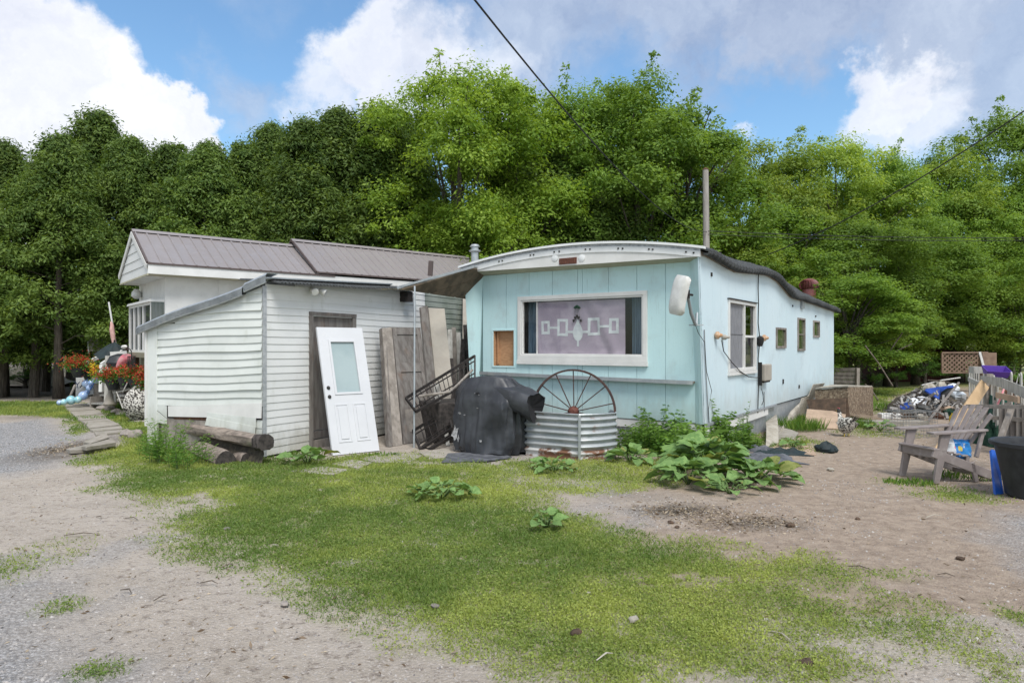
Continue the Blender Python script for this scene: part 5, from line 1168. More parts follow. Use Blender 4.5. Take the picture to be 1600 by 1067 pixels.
herb_at(262, 722, 'ferny_weed', 'tall ferny bright green weed in front of the logs', 'weed', .26, .78, 20, 'leaf_fern', 11, leaf=.055, per=20, fern=True, group=gF)
herb_at(292, 728, 'ferny_weed', 'lower ferny weed hiding the left end of the round log', 'weed', .28, .55, 20, 'leaf_fern', 12, leaf=.05, per=14, fern=True, group=gF)
herb_at(235, 712, 'ferny_weed', 'pale ferny weed nearest the driveway', 'weed', .24, .45, 10, 'leaf_fern', 13, leaf=.045, per=14, fern=True, group=gF)
herb_at(245, 690, 'ferny_weed', 'small ferny weed under the shed corner post', 'weed', .2, .35, 10, 'leaf_fern', 14, leaf=.045, per=12, fern=True, group=gF)
def tuft(px, py, r, h, n, seed, label, m='leaf_tall', group='tall grass tufts'):
    p = G(px, py); rg = np.random.default_rng(seed); a = rg.random(n) * 6.283; rr = r * np.sqrt(rg.random(n)); C = np.stack([np.cos(a) * rr, np.sin(a) * rr * .6, np.full(n, -.01)], 1)
    t = rg.random(n) * 6.283; D = np.stack([np.cos(t) * .45, np.sin(t) * .45, np.ones(n)], 1); D /= np.linalg.norm(D, axis=1)[:, None]; L_ = h * (.5 + .6 * rg.random(n))
    V, F = leaf_cards(C, D, L_, .012 + .004 * rg.random(n), rg); me = np_mesh('grass_tuft', V, F, m, np.clip(.35 + rg.normal(size=n) * .25, 0, 1))
    o = bpy.data.objects.new('grass_tuft', me); COL.objects.link(o); o.location = p; tag(o, label, 'grass tuft', group, 'stuff')
tuft(360, 697, .75, .26, 900, 1, 'tall grass growing between the two weathered logs'); tuft(400, 690, .35, .32, 260, 2, 'long grass at the shed corner behind the dark log')
tuft(455, 712, .5, .10, 300, 3, 'grass along the foot of the shed siding'); tuft(1245, 672, .55, .30, 700, 4, 'grass growing among the fallen skirting sheets'); tuft(1268, 660, .5, .22, 500, 5, 'grass in front of the tan board')
tuft(1345, 668, .25, .25, 250, 6, 'grass right of the speckled hen'); tuft(215, 640, .6, .30, 600, 7, 'grass beside the porch rockery'); tuft(230, 652, .6, .22, 500, 8, 'grass under the house bay window')
tuft(150, 655, .5, .12, 300, 9, 'grass beside the slab path'); tuft(1420, 755, .3, .08, 250, 10, 'grass under the armchair'); tuft(1520, 745, .5, .10, 350, 11, 'grass beside the armchair back legs'); tuft(1400, 640, 1.2, .3, 900, 12, 'long grass behind the scrap heap'); tuft(600, 712, .3, .08, 200, 13, 'grass along the slabs by the old door')
# ---- burdock: every big leaf is a part
def dock_leaf(seed, big=1.0):
    rd = random.Random(seed); mb = MB(); rows = []; n = 8
    for i in range(n + 1):
        u = i / n; w = .40 * math.sin(math.pi * min(1, (u * .93 + .09)) ** .75) ** .8 * (1 if u < 1 else 0); z = .10 * math.sin(u * 2.2) - .22 * u * u; row = []
        for j in range(7):
            v = -1 + j / 3; ruffle = .035 * math.sin(9 * u + 3 * v + seed) * abs(v) + .03 * math.sin(17 * u + seed * 2) * v * v
            row.append(Vector((u, v * w, z + .10 * abs(v) * w * 2 - .02 * (j % 2) + ruffle)))
        rows.append(row)
    mb.sheet(rows); me = mesh_from(mb, 'leaf', 'leaf_dock'); a = me.attributes.new('tint', 'FLOAT', 'FACE'); a.data.foreach_set('value', [rd.uniform(.2, .8) for _ in me.polygons]); return me
DL = [dock_leaf(i) for i in range(4)]
M['dock_pale'] = leaf_mat('yellowing_leaves', (.16, .20, .05), (.34, .36, .12), .3, .6)
DL[3].materials[0] = M['dock_pale']
def burdock(px, py, r, n, size, seed, label, h=.25, squash=1.0):
    p = G(px, py); rd = random.Random(seed); t = thing('burdock_plant', label, 'burdock', (p.x, p.y, 0), 'broad leaved burdock plants')
    for i in range(n):
        a = 2.4 * i + rd.uniform(-.3, .3); rr = r * math.sqrt((i + .5) / n); o = bpy.data.objects.new('leaf', DL[i % 4]); COL.objects.link(o); o.parent = t
        s = size * rd.uniform(.5, 1.25); k = 1 - rr / r
        o.data = DL[(0, 1, 2, 0, 1, 2, 3, 0, 2, 1)[i % 10]]; o.location = (math.cos(a) * rr * .75, math.sin(a) * rr * .75 * squash, .05 + h * (k ** .7) + rd.uniform(0, .04)); o.scale = (s, s, s)
        o.rotation_euler = (rd.uniform(-.55, .55), -.6 * k + rd.uniform(-.3, .4), a + rd.uniform(-.5, .5))
    mb = MB()
    for i in range(8): a = i * .8; mb.tube([(0, 0, -.02), (math.cos(a) * r * .3, math.sin(a) * r * .3, .05 + h * .6), (math.cos(a) * r * .6, math.sin(a) * r * .6, .05 + h * .5)], .008, 5)
    s = bpy.data.objects.new('stalks', mesh_from(mb, 'stalks', 'stem_green')); COL.objects.link(s); s.parent = t
burdock(1105, 742, .62, 80, .27, 1, 'large burdock in front of the trailer corner with big drooping leaves', .42)
burdock(1180, 752, .58, 64, .21, 2, 'lower burdock spreading right toward the bare dirt', .16)
burdock(1075, 756, .42, 42, .24, 3, 'burdock with the palest leaves at the front of the clump', .20)
burdock(985, 722, .36, 26, .20, 9, 'burdock leaves lying against the end of the corrugated tank', .12)
burdock(1140, 770, .35, 18, .17, 10, 'small burdock leaves at the front edge of the clump', .08)
burdock(690, 778, .44, 60, .125, 4, 'flat burdock patch alone in the middle of the lawn', .10, .8)
burdock(853, 826, .15, 16, .115, 5, 'smallest burdock in the lawn nearest the camera', .07)
burdock(865, 737, .36, 34, .13, 6, 'flat burdock in front of the corrugated tank', .07)
burdock(480, 724, .34, 18, .20, 7, 'burdock leaves at the foot of the shed siding', .12)
burdock(1240, 700, .22, 12, .14, 12, 'young burdock beside the grey tarpaulin scrap', .06)
burdock(1375, 672, .35, 16, .16, 14, 'low leafy patch before the long concrete edging', .06)
# ================================================================== things in front of the shed
# white door leaning on the shed
BL = G(518.3, 712.3); BR_ = G(591, 704.5); TL_ = at(493, 512.5, 10.80)
ex = (BR_ - BL); DW = ex.length; ex.normalize(); ey = (TL_ - BL); DH = ey.length; ey.normalize(); en = ex.cross(ey).normalized()   # en faces the camera
D = Frame(BL, ex, en, ey)
dr_ = thing('white_door', 'white panel door with square window leaning on the shed', 'door', BL)
def dbox(a0, a1, c0, c1, n0=0.0, n1=.045, mb=None): mb = mb or MB(); return mb.box(D, a0, a1, n0, n1, c0, c1)
wx0, wx1, wy0, wy1 = DW * .25, DW * .76, DH * .475, DH * .88
mb = MB(); dbox(0, DW, 0, wy0, mb=mb); dbox(0, DW, wy1, DH, mb=mb); dbox(0, wx0, wy0, wy1, mb=mb); dbox(wx1, DW, wy0, wy1, mb=mb); mb.build('door_leaf', 'whitedoor', dr_)
mb = MB(); w = .035
for (a, b, c, d) in ((wx0 - w, wx1 + w, wy1, wy1 + w), (wx0 - w, wx1 + w, wy0 - w, wy0), (wx0 - w, wx0, wy0, wy1), (wx1, wx1 + w, wy0, wy1)): dbox(a, b, c, d, .045, .058, mb)
mb.build('window_moulding', 'whitedoor', dr_)
dbox(wx0, wx1, wy0, wy1, .015, .025).build('pane', 'frost', dr_)
for i in (0, 1):
    a0 = DW * (.16 + .39 * i); a1 = a0 + DW * .29; c0, c1 = DH * .09, DH * .385; mb = MB(); w = .022
    for (a, b, c, d) in ((a0, a1, c1 - w, c1), (a0, a1, c0, c0 + w), (a0, a0 + w, c0 + w, c1 - w), (a1 - w, a1, c0 + w, c1 - w)): dbox(a, b, c, d, .0455, .053, mb)
    mb.box(D, a0 + .05, a1 - .05, .0455, .056, c0 + .05, c1 - .05); mb.build('raised_panel', 'whitedoor', dr_)
for c in (.445, .515): MB().lathe([(.028, 0), (.03, .008), (.018, .03), (.004, .034)], n=12, F=Frame(D(.065, .045, DH * c), ex, ey, en)).build('lock_hole', 'rubber', dr_, smooth=True)
# old doors and boards leaning
def slabq(name, m, lab, cat, pts, th, extra=None, group=None):
    """leaning board from four corner points bl br tr tl; thickness toward the camera"""
    pts = [Vector(p) for p in pts]; n = (pts[1] - pts[0]).cross(pts[3] - pts[0]).normalized()
    if n.y > 0: n = -n
    o = MB().plate(pts, n * -th).build(name, m, None); tag(o, lab, cat, group); return o, n
bl, br = G(630, 694), G(676, 688); tl, trr = at(612, 512, 12.35), at(659, 510, 12.95)
od = thing('old_door', 'weathered grey panelled door leaning on the shed under the porch roof', 'door', bl)
ex2 = (br - bl); w2 = ex2.length; ex2.normalize(); ey2 = (tl - bl); h2 = ey2.length; ey2.normalize(); n2_ = ex2.cross(ey2).normalized(); O2 = Frame(bl, ex2, n2_, ey2)
MB().box(O2, 0, w2, -.03, 0, 0, h2).build('door_panel', 'oldwood', od)
for (a, b, c, d) in ((0, .09, 0, h2), (w2 - .09, w2, 0, h2), (.09, w2 - .09, h2 - .14, h2), (.09, w2 - .09, h2 * .60, h2 * .68), (.09, w2 - .09, 0, .2)): MB().box(O2, a, b, .002, .02, c, d).build('rail' if b - a > .2 else 'stile', 'oldwood', od)
MB().box(O2, .1, w2 - .1, .001, .008, .2, h2 * .28).build('chipped_area', 'graywood', od)
bl, br = G(611, 697), G(629, 695); tl, trr = at(597, 513, 12.25), at(612, 511, 12.35)
slabq('door_frame_board', 'graywood', 'grey frame post with hinges leaning left of the old door', 'board', [bl, br, trr, tl], .05)
jf = slabq('door_frame_board', 'oldwood', 'narrow weathered board leaning at the far left of the old doors', 'board', [G(608, 698), G(614, 697), at(603, 512, 12.3), at(596.5, 512, 12.3)], .08)
bl, br = G(683, 690), G(690, 688); slabq('door_frame_board', 'oldwood', 'cracked post leaning between the old door and the beige board', 'board', [G(676, 689), G(690, 687), at(668, 478, 13.0), at(657, 480, 12.9)], .04)
slabq('beige_board', 'beige', 'tall beige board standing behind the black railings', 'board', [G(690, 686), G(716, 684), at(694.5, 482, 13.2), at(669.5, 481, 13.1)], .03)
slabq('leaning_board', 'picket', 'grey board leaning inside the black railing', 'board', [G(682, 690) + Vector((0, 0, .1)), G(692, 690) + Vector((0, 0, .1)), at(686, 596, 12.2), at(678, 600, 12.2)], .02)
slabq('leaning_board', 'picket', 'short pale board propped behind the lower black railing', 'board', [G(697, 696), G(703, 696), at(697, 650, 12), at(690, 652, 12)], .02)
for i, (x0, x1, y1, Y, m) in enumerate(((706, 703, 515, 14, 'picket'), (713, 709, 512, 14.2, 'graywood'), (722, 716, 520, 14.3, 'picket'), (728, 733, 500, 14.4, 'barndark'), (735, 727, 508, 14.2, 'barndark'), (716, 724, 530, 13.8, 'barndark'), (741, 745, 505, 14.0, 'graywood'))):  # dark wood on some planks stands in for shade in the gap
    tag(MB().bar(at(x0, 668, Y - .7), at(x1, y1, Y), .09, .04).build('leaning_plank', m, None), ['pale plank nearest the beige board in the gap', 'short grey plank second from the beige board', 'pale plank in the middle of the dark gap', 'tall plank coloured shade dark against the trailer end', 'plank coloured shade dark crossing the middle of the gap', 'plank coloured shade dark leaning right in the gap', 'grey plank touching the trailer corner in the gap'][i], 'plank', 'planks stored in the gap')
MB_ = MB().bar(G(733, 672), at(733, 462, 15.2), .28, .04); tag(MB_.build('pale_board', 'beige', None), 'pale upright board at the back of the dark gap', 'board')
for i, (x0, x1, y0, y1, Y, m, lab) in enumerate(((700, 712, 690, 600, 12.6, 'barndark', 'dark slat lying across the foot of the beige board'), (716, 704, 680, 560, 13.2, 'barndark', 'dark board leaning left behind the upper railing'), (724, 738, 676, 540, 13.3, 'barndark', 'dark board leaning right behind the upper railing'), (690, 735, 668, 610, 12.4, 'graywood', 'grey lath lying slanted behind the upper railing'), (730, 712, 684, 628, 12.2, 'oldwood', 'short brown board low in the gap'))):  # dark wood colour here deepens the painted shade of the gap
    tag(MB().bar(at(x0, y0, Y - .3), at(x1, y1, Y), .10, .03).build('leaning_plank', m, None), lab, 'plank')
# black iron railings
def railing(c, label, nb, wave=True):
    """c: bl, br, tr, tl points"""
    bl, br, tr_, tl = [Vector(p) for p in c]; t = thing('iron_railing', label, 'railing', (bl + br) / 2)
    L_ = lambda u, v: (bl * (1 - u) + br * u) * (1 - v) + (tl * (1 - u) + tr_ * u) * v
    for a, b in ((L_(0, 0), L_(1, 0)), (L_(0, 1), L_(1, 1))): MB().bar(a, b, .03, .045).build('rail', 'iron', t)
    for u in (0, 1): MB().bar(L_(u, 0), L_(u, 1), .03, .04).build('post', 'iron', t)
    for i in range(1, nb):
        u = i / nb; MB().bar(L_(u, .0), L_(u, 1), .012, .012).build('baluster', 'iron', t)
    MB().bar(L_(0, .25), L_(1, .25), .015, .02).build('rail', 'iron', t); MB().bar(L_(0, .78), L_(1, .78), .015, .02).build('rail', 'iron', t)
    return t
railing([at(650, 643, 11.2), at(742, 592, 12.2), at(742, 556, 12.6), at(634, 622, 11.5)], 'long black iron railing lying slanted across the junk', 16)
railing([at(657, 702, 11.0), at(706, 669, 11.6), at(700, 640, 11.9), at(645, 673, 11.4)], 'lower black iron railing with open squares in front of the beige board', 5)
railing([at(672, 702, 11.0), at(708, 681, 11.4), at(700, 668, 11.9), at(658, 700, 11.3)], 'flat black iron frame resting on the ground under the railings', 3)
tag(MB().tube([at(655, 619, 11.0), at(703, 612, 10.9), at(712, 604, 11.3), at(738, 578, 12.0)], .02, 8).build('bent_pole', 'graywood', None, smooth=True), 'long grey bent pole lying over the upper railing', 'pole')
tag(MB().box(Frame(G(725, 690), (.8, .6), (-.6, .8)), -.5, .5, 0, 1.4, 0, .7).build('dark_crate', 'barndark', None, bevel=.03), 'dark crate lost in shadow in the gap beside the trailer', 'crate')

# ------------------------------------------------------------------ covered grill
gc = G(765, 712) + Vector((0, .38, 0)); gl = thing('covered_grill', 'barbecue hidden under a torn black cover', 'barbecue', gc)
rg0 = np.random.default_rng(2); fol = [(rg0.integers(3, 19), rg0.uniform(0, 6.28), rg0.uniform(.2, 1)) for _ in range(12)]
GF = Frame(gc, T.a * -1, T.b)     # a: to the right along the trailer front, b: away
def grillp(th, v):
    zt = 1.16; z = zt * v
    ca, sa = math.cos(th), math.sin(th); n = 3.2
    W = lerp([0, .1, .35, .62, .8, .93, 1.0], [.56, .60, .60, .62, .60, .50, .40], v); Dp = lerp([0, .3, .7, .85, 1.0], [.38, .36, .34, .30, .20], v)
    r = (abs(ca) ** n + abs(sa) ** n) ** (-1 / n); x = ca * r * W; y = sa * r * Dp
    amp = .105 * (1 - v) ** .45 + .012
    f = sum(a * (1 - 1.7 * abs(math.sin(k * .5 * th + p + 1.6 * (1 - v) * math.sin(p * 3))) ** .8) for k, p, a in fol) / 5
    drape = .09 * math.sin(3 * th + 7 * v) * (1 - v) + .05 * math.sin(5 * th - 11 * v)
    s_ = 1 + amp * f * 2 + drape * .6; x *= s_; y *= s_
    if v > .86: z -= .05 * (x + .4) * 0 
    cr = 1 - 2 * abs(float(fbm(np.array([th * 1.1 + v * .8]), np.array([v * 2.2 - th * .35]), .5, 5, 3)[0]) - .5) * 2.2; cr2 = 1 - 2 * abs(float(fbm(np.array([th * 1.5]), np.array([v * 4.5 + th * .6]), .35, 9, 2)[0]) - .5) * 2.2
    k_ = 1 + .022 * cr; x *= k_; y *= k_
    z += .05 * math.sin(x * 5 + 1) * max(0, v - .8) * 3 - (.06 * max(0, x - .1)) * v + .02 * math.sin(5 * th) * (v < .05)
    return GF(x, y, z + .02)
rows = [[grillp(2 * math.pi * j / 180, v) for j in range(181)] for v in np.concatenate([np.linspace(0, .86, 44), [.90, .935, .965, .985, 1.0]])]
top = []
for k in (.75, .45, .15, .0):
    r_ = []
    for j in range(181):
        p = rows[-1][j]; cc = gc + Vector((0, 0, 1.19)); q = cc + (p - cc) * k; q.z = p.z * k + (1 - k) * (gc.z + 1.20) + .012 * math.sin(j * .3) * k; r_.append(q)
    top.append(r_)
MB().sheet(rows + top).build('cover', 'cover', gl, smooth=True)
# sagging flap over the side shelf, open mouth toward the wheel
SFp = Frame(gc, T.a * -1, T.b); rows = []
for i in range(9):
    u = i / 8; cx = .28 + .60 * u; cz = .98 - .20 * u; rows.append([])
    for j in range(25):
        t = 2 * math.pi * j / 24; q4 = (abs(math.cos(t)) ** 3.4 + abs(math.sin(t)) ** 3.4) ** (-1 / 3.4); hh = (.185 + .02 * math.sin(5 * t + u * 6)) * q4 * (1 + .12 * u); dd = (.25 - .03 * u) * q4
        rows[-1].append(SFp(cx + .03 * math.sin(t * 2), -.02 + dd * math.cos(t), cz + hh * math.sin(t) * (1.15 if math.sin(t) < 0 else .8) + .022 * math.sin(7 * t + 5 * u)))
fl2 = MB().sheet(rows); fl2.build('shelf_flap', 'cover', gl, smooth=True)
e = rows[-1]; cm = sum((Vector(p) for p in e[:-1]), Vector()) / 24 - SFp.a * .09
mb = MB(); mb.add([cm] + [Vector(p) - SFp.a * .005 for p in e[:-1]], [(0, 1 + (j + 1) % 24, 1 + j) for j in range(24)]); mb.build('flap_inside', 'coverin', gl)
MB().box(GF, -.42, .46, -.22, .24, .0, .30).build('cart_base', 'coverin', gl)
# torn spots
def patch(a, z, r, m, name, seed, el=.5):
    th = math.atan2(-1, a / .6 * 1.6); rd = random.Random(seed); vv = z / 1.16; best = min((abs((grillp(t_, vv) - gc).dot(GF.a) - a), t_) for t_ in np.linspace(-math.pi, 0, 90)); t_ = best[1]
    c_ = grillp(t_, vv); q1 = grillp(t_ + .05, vv) - c_; q2 = grillp(t_, vv + .03) - c_; nn = q1.cross(q2).normalized()
    if nn.y > 0: nn = -nn
    x = q1.normalized(); y = nn.cross(x).normalized(); n = 11
    pts = [c_ + nn * .012 + (x * math.cos(2 * math.pi * k / n) + y * math.sin(2 * math.pi * k / n) * el) * r * rd.uniform(.45, 1.15) for k in range(n)]
    MB().plate(pts, nn * .003).build(name, m, gl)
patch(-.02, .92, .045, 'coverin', 'tear', 1); patch(-.06, .92, .018, 'rag', 'torn_edge', 2); patch(.03, .90, .014, 'rag', 'torn_edge', 3); patch(.01, .70, .03, 'rag', 'torn_edge', 4, .4)
patch(-.36, .60, .03, 'rag', 'torn_edge', 5, .5); patch(-.24, .58, .028, 'rag', 'torn_edge', 6, .4); patch(.09, .20, .03, 'rag', 'torn_edge', 7, 1); patch(-.44, .28, .07, 'rag', 'torn_edge', 8, 2.0); patch(-.37, .2, .05, 'rag', 'torn_edge', 9, 1.2)
tag(MB().plate([G(690, 724) + Vector((0, 0, .01)), G(760, 722) + Vector((0, 0, .01)), G(800, 716) + Vector((0, 0, .01)), G(770, 706) + Vector((0, 0, .01)), G(700, 710) + Vector((0, 0, .01))], (0, 0, .012)).build('ground_tarp', 'tarp', None), 'flattened edge of dark tarpaulin on the ground under the grill cover', 'tarpaulin')

# ------------------------------------------------------------------ corrugated tank and wheel
k0 = G(820, 711); k1 = G(905, 720.5); k2 = G(962, 716); kb = G(830, 690); H_t = .70
plan = [k0 + (kb - k0) * 1.2, k0 + (kb - k0) * .08, k0 + (k1 - k0) * .02]
plan += [k0.lerp(k1, u) for u in np.linspace(.1, .95, 6)]
for u in np.linspace(0, 1, 7): plan.append(k1.lerp(k2, u) + Vector((.0, -.06 * math.sin(math.pi * u), 0)) + Vector((0, .0, 0)))
plan += [k2 + Vector((.03, .15, 0)), k2 + Vector((-.02, .45, 0))]
tk = thing('corrugated_tank', 'half round corrugated metal tank with rusty bottom band', 'tank', (k0 + k2) / 2)
rows = []; NZ = 66
cen = (k0 + k2) / 2 + Vector((0, .4, 0))
for i in range(NZ + 1):
    z = H_t * i / NZ; amp = .022 if .10 < z < H_t - .02 else .004; off = amp * math.sin(2 * math.pi * z / .098); row = []
    for j, p in enumerate(plan):
        a = plan[max(j - 1, 0)]; b = plan[min(j + 1, len(plan) - 1)]; n_ = Vector(((b - a).y, -(b - a).x, 0)).normalized()
        row.append(p + n_ * off + Vector((0, 0, z - .03 + .02 * j / len(plan))))
    rows.append(row)
MB().sheet(rows[16:]).build('ribbed_wall', 'rustgalv', tk, smooth=True)
MB().sheet(rows[:17]).build('bottom_band', 'rustband', tk, smooth=True) if 'rustband' in M else None
def rustband():
    M['rustband'] = mat('rusty_band', (.50, .50, .49), (.17, .085, .05), scale=4.5, lo=.42, hi=.52, stretch=(1, 1, 1.4), rough=.7, bump=.001)
    MB().sheet(rows[:17]).build('bottom_band', 'rustband', tk, smooth=True)
rustband()
mb = MB(); mb.tube([p + Vector((0, 0, H_t - .025)) for p in plan], .012, 6); mb.build('rolled_rim', 'galv', tk)
sm = G(918, 721); MB().box(Frame(k1, (k2 - k1), (0, 1)), -.02, .02, -.05, -.02, .02, H_t - .03).build('seam_strip', 'galv', tk)
MB().box(Frame((cen.x - .1, cen.y, 0), (1, 0), (0, 1)), -.5, .5, -.2, .3, 0, .5).build('soil_fill', 'bulk', tk)
wc = at(896, 643, 10.5); WR = 65 / FPX * 10.5; wh = thing('wagon_wheel', 'large rusty iron spoked wheel standing in the corrugated tank', 'wheel', (wc.x, wc.y, wc.z - WR))
Fw = Frame(wc, Vector((.96, -.28, 0)), Vector((0, .06, 1)).normalized(), Vector((.28, .96, 0)))
def circ(r, n=48, dz=0.0): return [Fw(math.cos(2 * math.pi * k / n) * r, math.sin(2 * math.pi * k / n) * r, dz) for k in range(n + 1)]
r0, r1_ = circ(WR - .012), circ(WR + .012)
rows = [circ(WR - .014, dz=-.035), circ(WR + .014, dz=-.035), circ(WR + .014, dz=.035), circ(WR - .014, dz=.035), circ(WR - .014, dz=-.035)]
MB().sheet(rows).build('rim', 'rustwheel', wh, smooth=True)
MB().lathe([(.04, -.10), (.06, -.08), (.085, -.03), (.085, .03), (.06, .08), (.04, .1)], n=14, F=Fw).build('hub', 'plate', wh, smooth=True)
for k in range(14):
    t = 2 * math.pi * (k + .5) / 14; s_ = .04 if k % 2 else -.04
    MB().tube([Fw(math.cos(t) * .06, math.sin(t) * .06, s_), Fw(math.cos(t) * (WR - .01), math.sin(t) * (WR - .01), 0)], .009, 6).build('spoke', 'rustwheel', wh)

# ------------------------------------------------------------------ logs, bricks and stones beside the shed
def beam(name, p, q, w, h, m, lab, cat, seed, rot=.0):
    rd = random.Random(seed); p = Vector(p); q = Vector(q); d = (q - p).normalized(); x = d.cross(Vector((0, 0, 1))).normalized(); y = x.cross(d)
    rows = []; n = 14
    for i in range(n + 1):
        c = p.lerp(q, i / n); row = []
        for j in range(13):
            t = 2 * math.pi * j / 12 + rot; e = 4.5; r = (abs(math.cos(t)) ** e + abs(math.sin(t)) ** e) ** (-1 / e) * (1 + .07 * math.sin(3 * t + i * .9 + seed) + .05 * math.sin(i * 1.7 + t))
            row.append(c + x * math.cos(t) * w / 2 * r + y * math.sin(t) * h / 2 * r)
        rows.append(row)
    mb = MB().sheet(rows); mb.add([p] + rows[0][:-1], [(0, 1 + (j + 1) % 12, 1 + j) for j in range(12)]); mb.add([q] + rows[-1][:-1], [(0, 1 + j, 1 + (j + 1) % 12) for j in range(12)])
    o = mb.build(name, m, None, smooth=True); tag(o, lab, cat); return o
beam('timber_beam', at(262, 662, 11.5), at(416, 691, 9.55), .22, .17, 'logwood', 'long weathered timber beam with dark charred end beside the shed', 'timber', 1)
beam('timber_beam', at(416, 691, 9.55) + Vector((.01, -.03, 0)), at(405, 690, 9.62), .24, .21, 'barndark', 'blackened end block of the long timber beam', 'timber', 2)
def log(name, p, q, r, lab, seed, m='logwood'):
    p, q = Vector(p), Vector(q); d = (q - p).normalized(); x = d.cross(Vector((0, 0, 1))).normalized(); y = x.cross(d); rd = random.Random(seed); rows = []
    for i in range(9):
        c = p.lerp(q, i / 8); rows.append([c + (x * math.cos(2 * math.pi * j / 20) + y * math.sin(2 * math.pi * j / 20)) * r * (1 + .06 * math.sin(2 * math.pi * j / 20 * 3 + seed + i * .2) + .03 * math.sin(i * 1.3 + j)) for j in range(21)])
    t = thing(name, lab, 'log', Vector((p + q) / 2) - Vector((0, 0, r)))
    MB().sheet(rows).build('bark', m, t, smooth=True)
    for rr, c, flip in ((rows[0], p, 0), (rows[-1], q, 1)):
        mb = MB(); mb.add([c] + [Vector(v) for v in rr[:-1]], [(0, 1 + (j + 1) % 20, 1 + j) if not flip else (0, 1 + j, 1 + (j + 1) % 20) for j in range(20)]); mb.build('cut_end', 'barndark' if flip else 'logwood', t)
log('round_log', at(312, 704, 10.6), at(353, 721, 9.6), .145, 'thick grey round log with dark cut end facing the lawn', 1)
log('round_log', at(358, 711, 10.4), at(386, 719, 9.75), .095, 'smaller log lying just right of the thick grey log', 2)
beam('short_post', G(405, 728) + Vector((0, 0, -.05)), G(405, 728) + Vector((0, .0, .32)), .20, .16, 'graywood', 'short upright wooden post propping the charred beam end', 'post', 5)
beam('timber_beam', at(210, 656, 15.0), at(232, 652, 15.2), .16, .14, 'logwood', 'short grey timber on the grass left of the shed corner', 'timber', 7)
tag(beam('timber_beam', at(200, 660, 15.2), at(233, 660, 14.6), .14, .10, 'graywood', 'thin timber under the short grey timber left of the shed', 'timber', 8))
tag(MB().box(Frame(at(285, 652, 11.1), SD.b * -1, SD.a * 1), -.25, .28, -.1, .1, 0, .14).build('concrete_block', 'slab', None, bevel=.01), 'grey concrete block under the torn shed siding', 'block')
tag(MB().box(Frame(at(275, 646, 11.2), SD.b * -1, SD.a * 1), -.2, .16, -.06, .06, .02, .09).build('red_brick', 'rust', None, bevel=.008), 'dark red brick tucked under the white patch panel', 'brick')
stones = [(248, 668, 11.6, .17, 'large pinkish stone at the foot of the shed corner post'), (256, 676, 11.3, .12, 'small stone in front of the shed corner post'), (212, 679, 12.4, .13, 'rounded pinkish stone on the grass by the path'), (199, 681, 12.6, .12, 'pale flat stone beside the rounded pinkish stone'),
          (160, 637, 17.8, .12, 'stone in the rockery by the porch steps'), (172, 640, 17.4, .14, 'second rockery stone nearer the house'), (182, 646, 16.8, .12, 'third rockery stone by the house grass'), (192, 650, 16.2, .13, 'last rockery stone before the short timber'), (150, 633, 18.2, .1, 'small stone against the lower porch step')]
for i, (px, py, Y, r, lab) in enumerate(stones):
    X = (px - CX) / FPX * Y; z = 0 if i not in (0, 1) else .12
    tag(MB().rock((X, Y, z + r * .35), r, i, .65).build('field_stone', 'stone', None, smooth=True), lab, 'stone')
# raised soil bed behind the beam
MB_ = MB(); rows = []
for i in range(10):
    u = i / 9; A = Vector(at(255, 668, 11.5)).lerp(Vector(at(412, 696, 9.6)), u); B = SD(0, 2.6 * (1 - u) + .05 * u, .30 - .1 * u); A.z = .16 * (1 - u) + .15
    rows.append([Vector((A.x, A.y - .1, 0)), A + Vector((0, .02, 0)), A.lerp(B, .5) + Vector((0, 0, .04)), B])
tag(MB_.sheet(rows).build('soil_bed', 'bulk', None, smooth=True), None, None, None, 'structure')
tuft(300, 668, .8, .10, 420, 31, 'short grass on the soil bed under the torn siding'); bpy.data.objects[-1] if False else None
# ------------------------------------------------------------------ slab path
pth = thing('slab_path', 'path of worn flat slabs leading to the porch steps', 'path', G(130, 660))
quads = [[(98, 632), (137, 630), (141, 633.5), (103, 635)], [(102, 636), (142, 634.5), (150, 639), (108, 642)], [(110, 643), (154, 640), (160, 646), (118, 650)], [(118, 651), (161, 647), (167, 652.5), (126, 656.5)],
         [(127, 657.5), (168, 653.5), (174, 657), (133, 659.5)], [(133, 660.5), (176, 657.5), (187, 662.5), (139, 668.5)], [(140, 670), (189, 665), (192, 668.5), (146, 673)], [(147, 674.5), (192, 671), (190, 674.5), (150, 679)]]
for q in quads:
    z = .05; MB().plate([G(x, y, z) for x, y in q], (0, 0, -.09)).build('slab', 'slab', pth, bevel=.006)
for q, zz, lab in (([(130, 690), (166, 678), (170, 683), (142, 695)], .06, 'loose slab tilted at the near end of the path'), ([(127, 697), (176, 687), (181, 691), (135, 701)], .10, 'upper loose slab lying across another slab'), ([(103, 701), (140, 696), (160, 700), (110, 706)], .04, 'lowest loose slab next to the dark puddle')):
    tag(MB().plate([G(x, y, zz) + Vector((0, 0, .03 * (i % 2))) for i, (x, y) in enumerate(q)], (0, 0, -.06)).build('loose_slab', 'slab', None, bevel=.006), lab, 'slab')
for i, (q, lab) in enumerate(((([(455, 735), (505, 728), (545, 733), (520, 741)]), 'flat slab in the grass nearest the lawn'), ([(518, 724), (548, 717), (582, 722), (560, 731)], 'flat slab in front of the white door'), ([(560, 716), (610, 706), (660, 711), (640, 721), (590, 722)], 'long flat slab between the white door and the pole'), ([(655, 706), (700, 700), (712, 712), (670, 716)], 'flat slab between the pole and the grill'))):
    tag(MB().plate([G(x, y, .02) for x, y in q], (0, 0, -.06)).build('flat_slab', 'slab', None, bevel=.006), lab, 'slab')

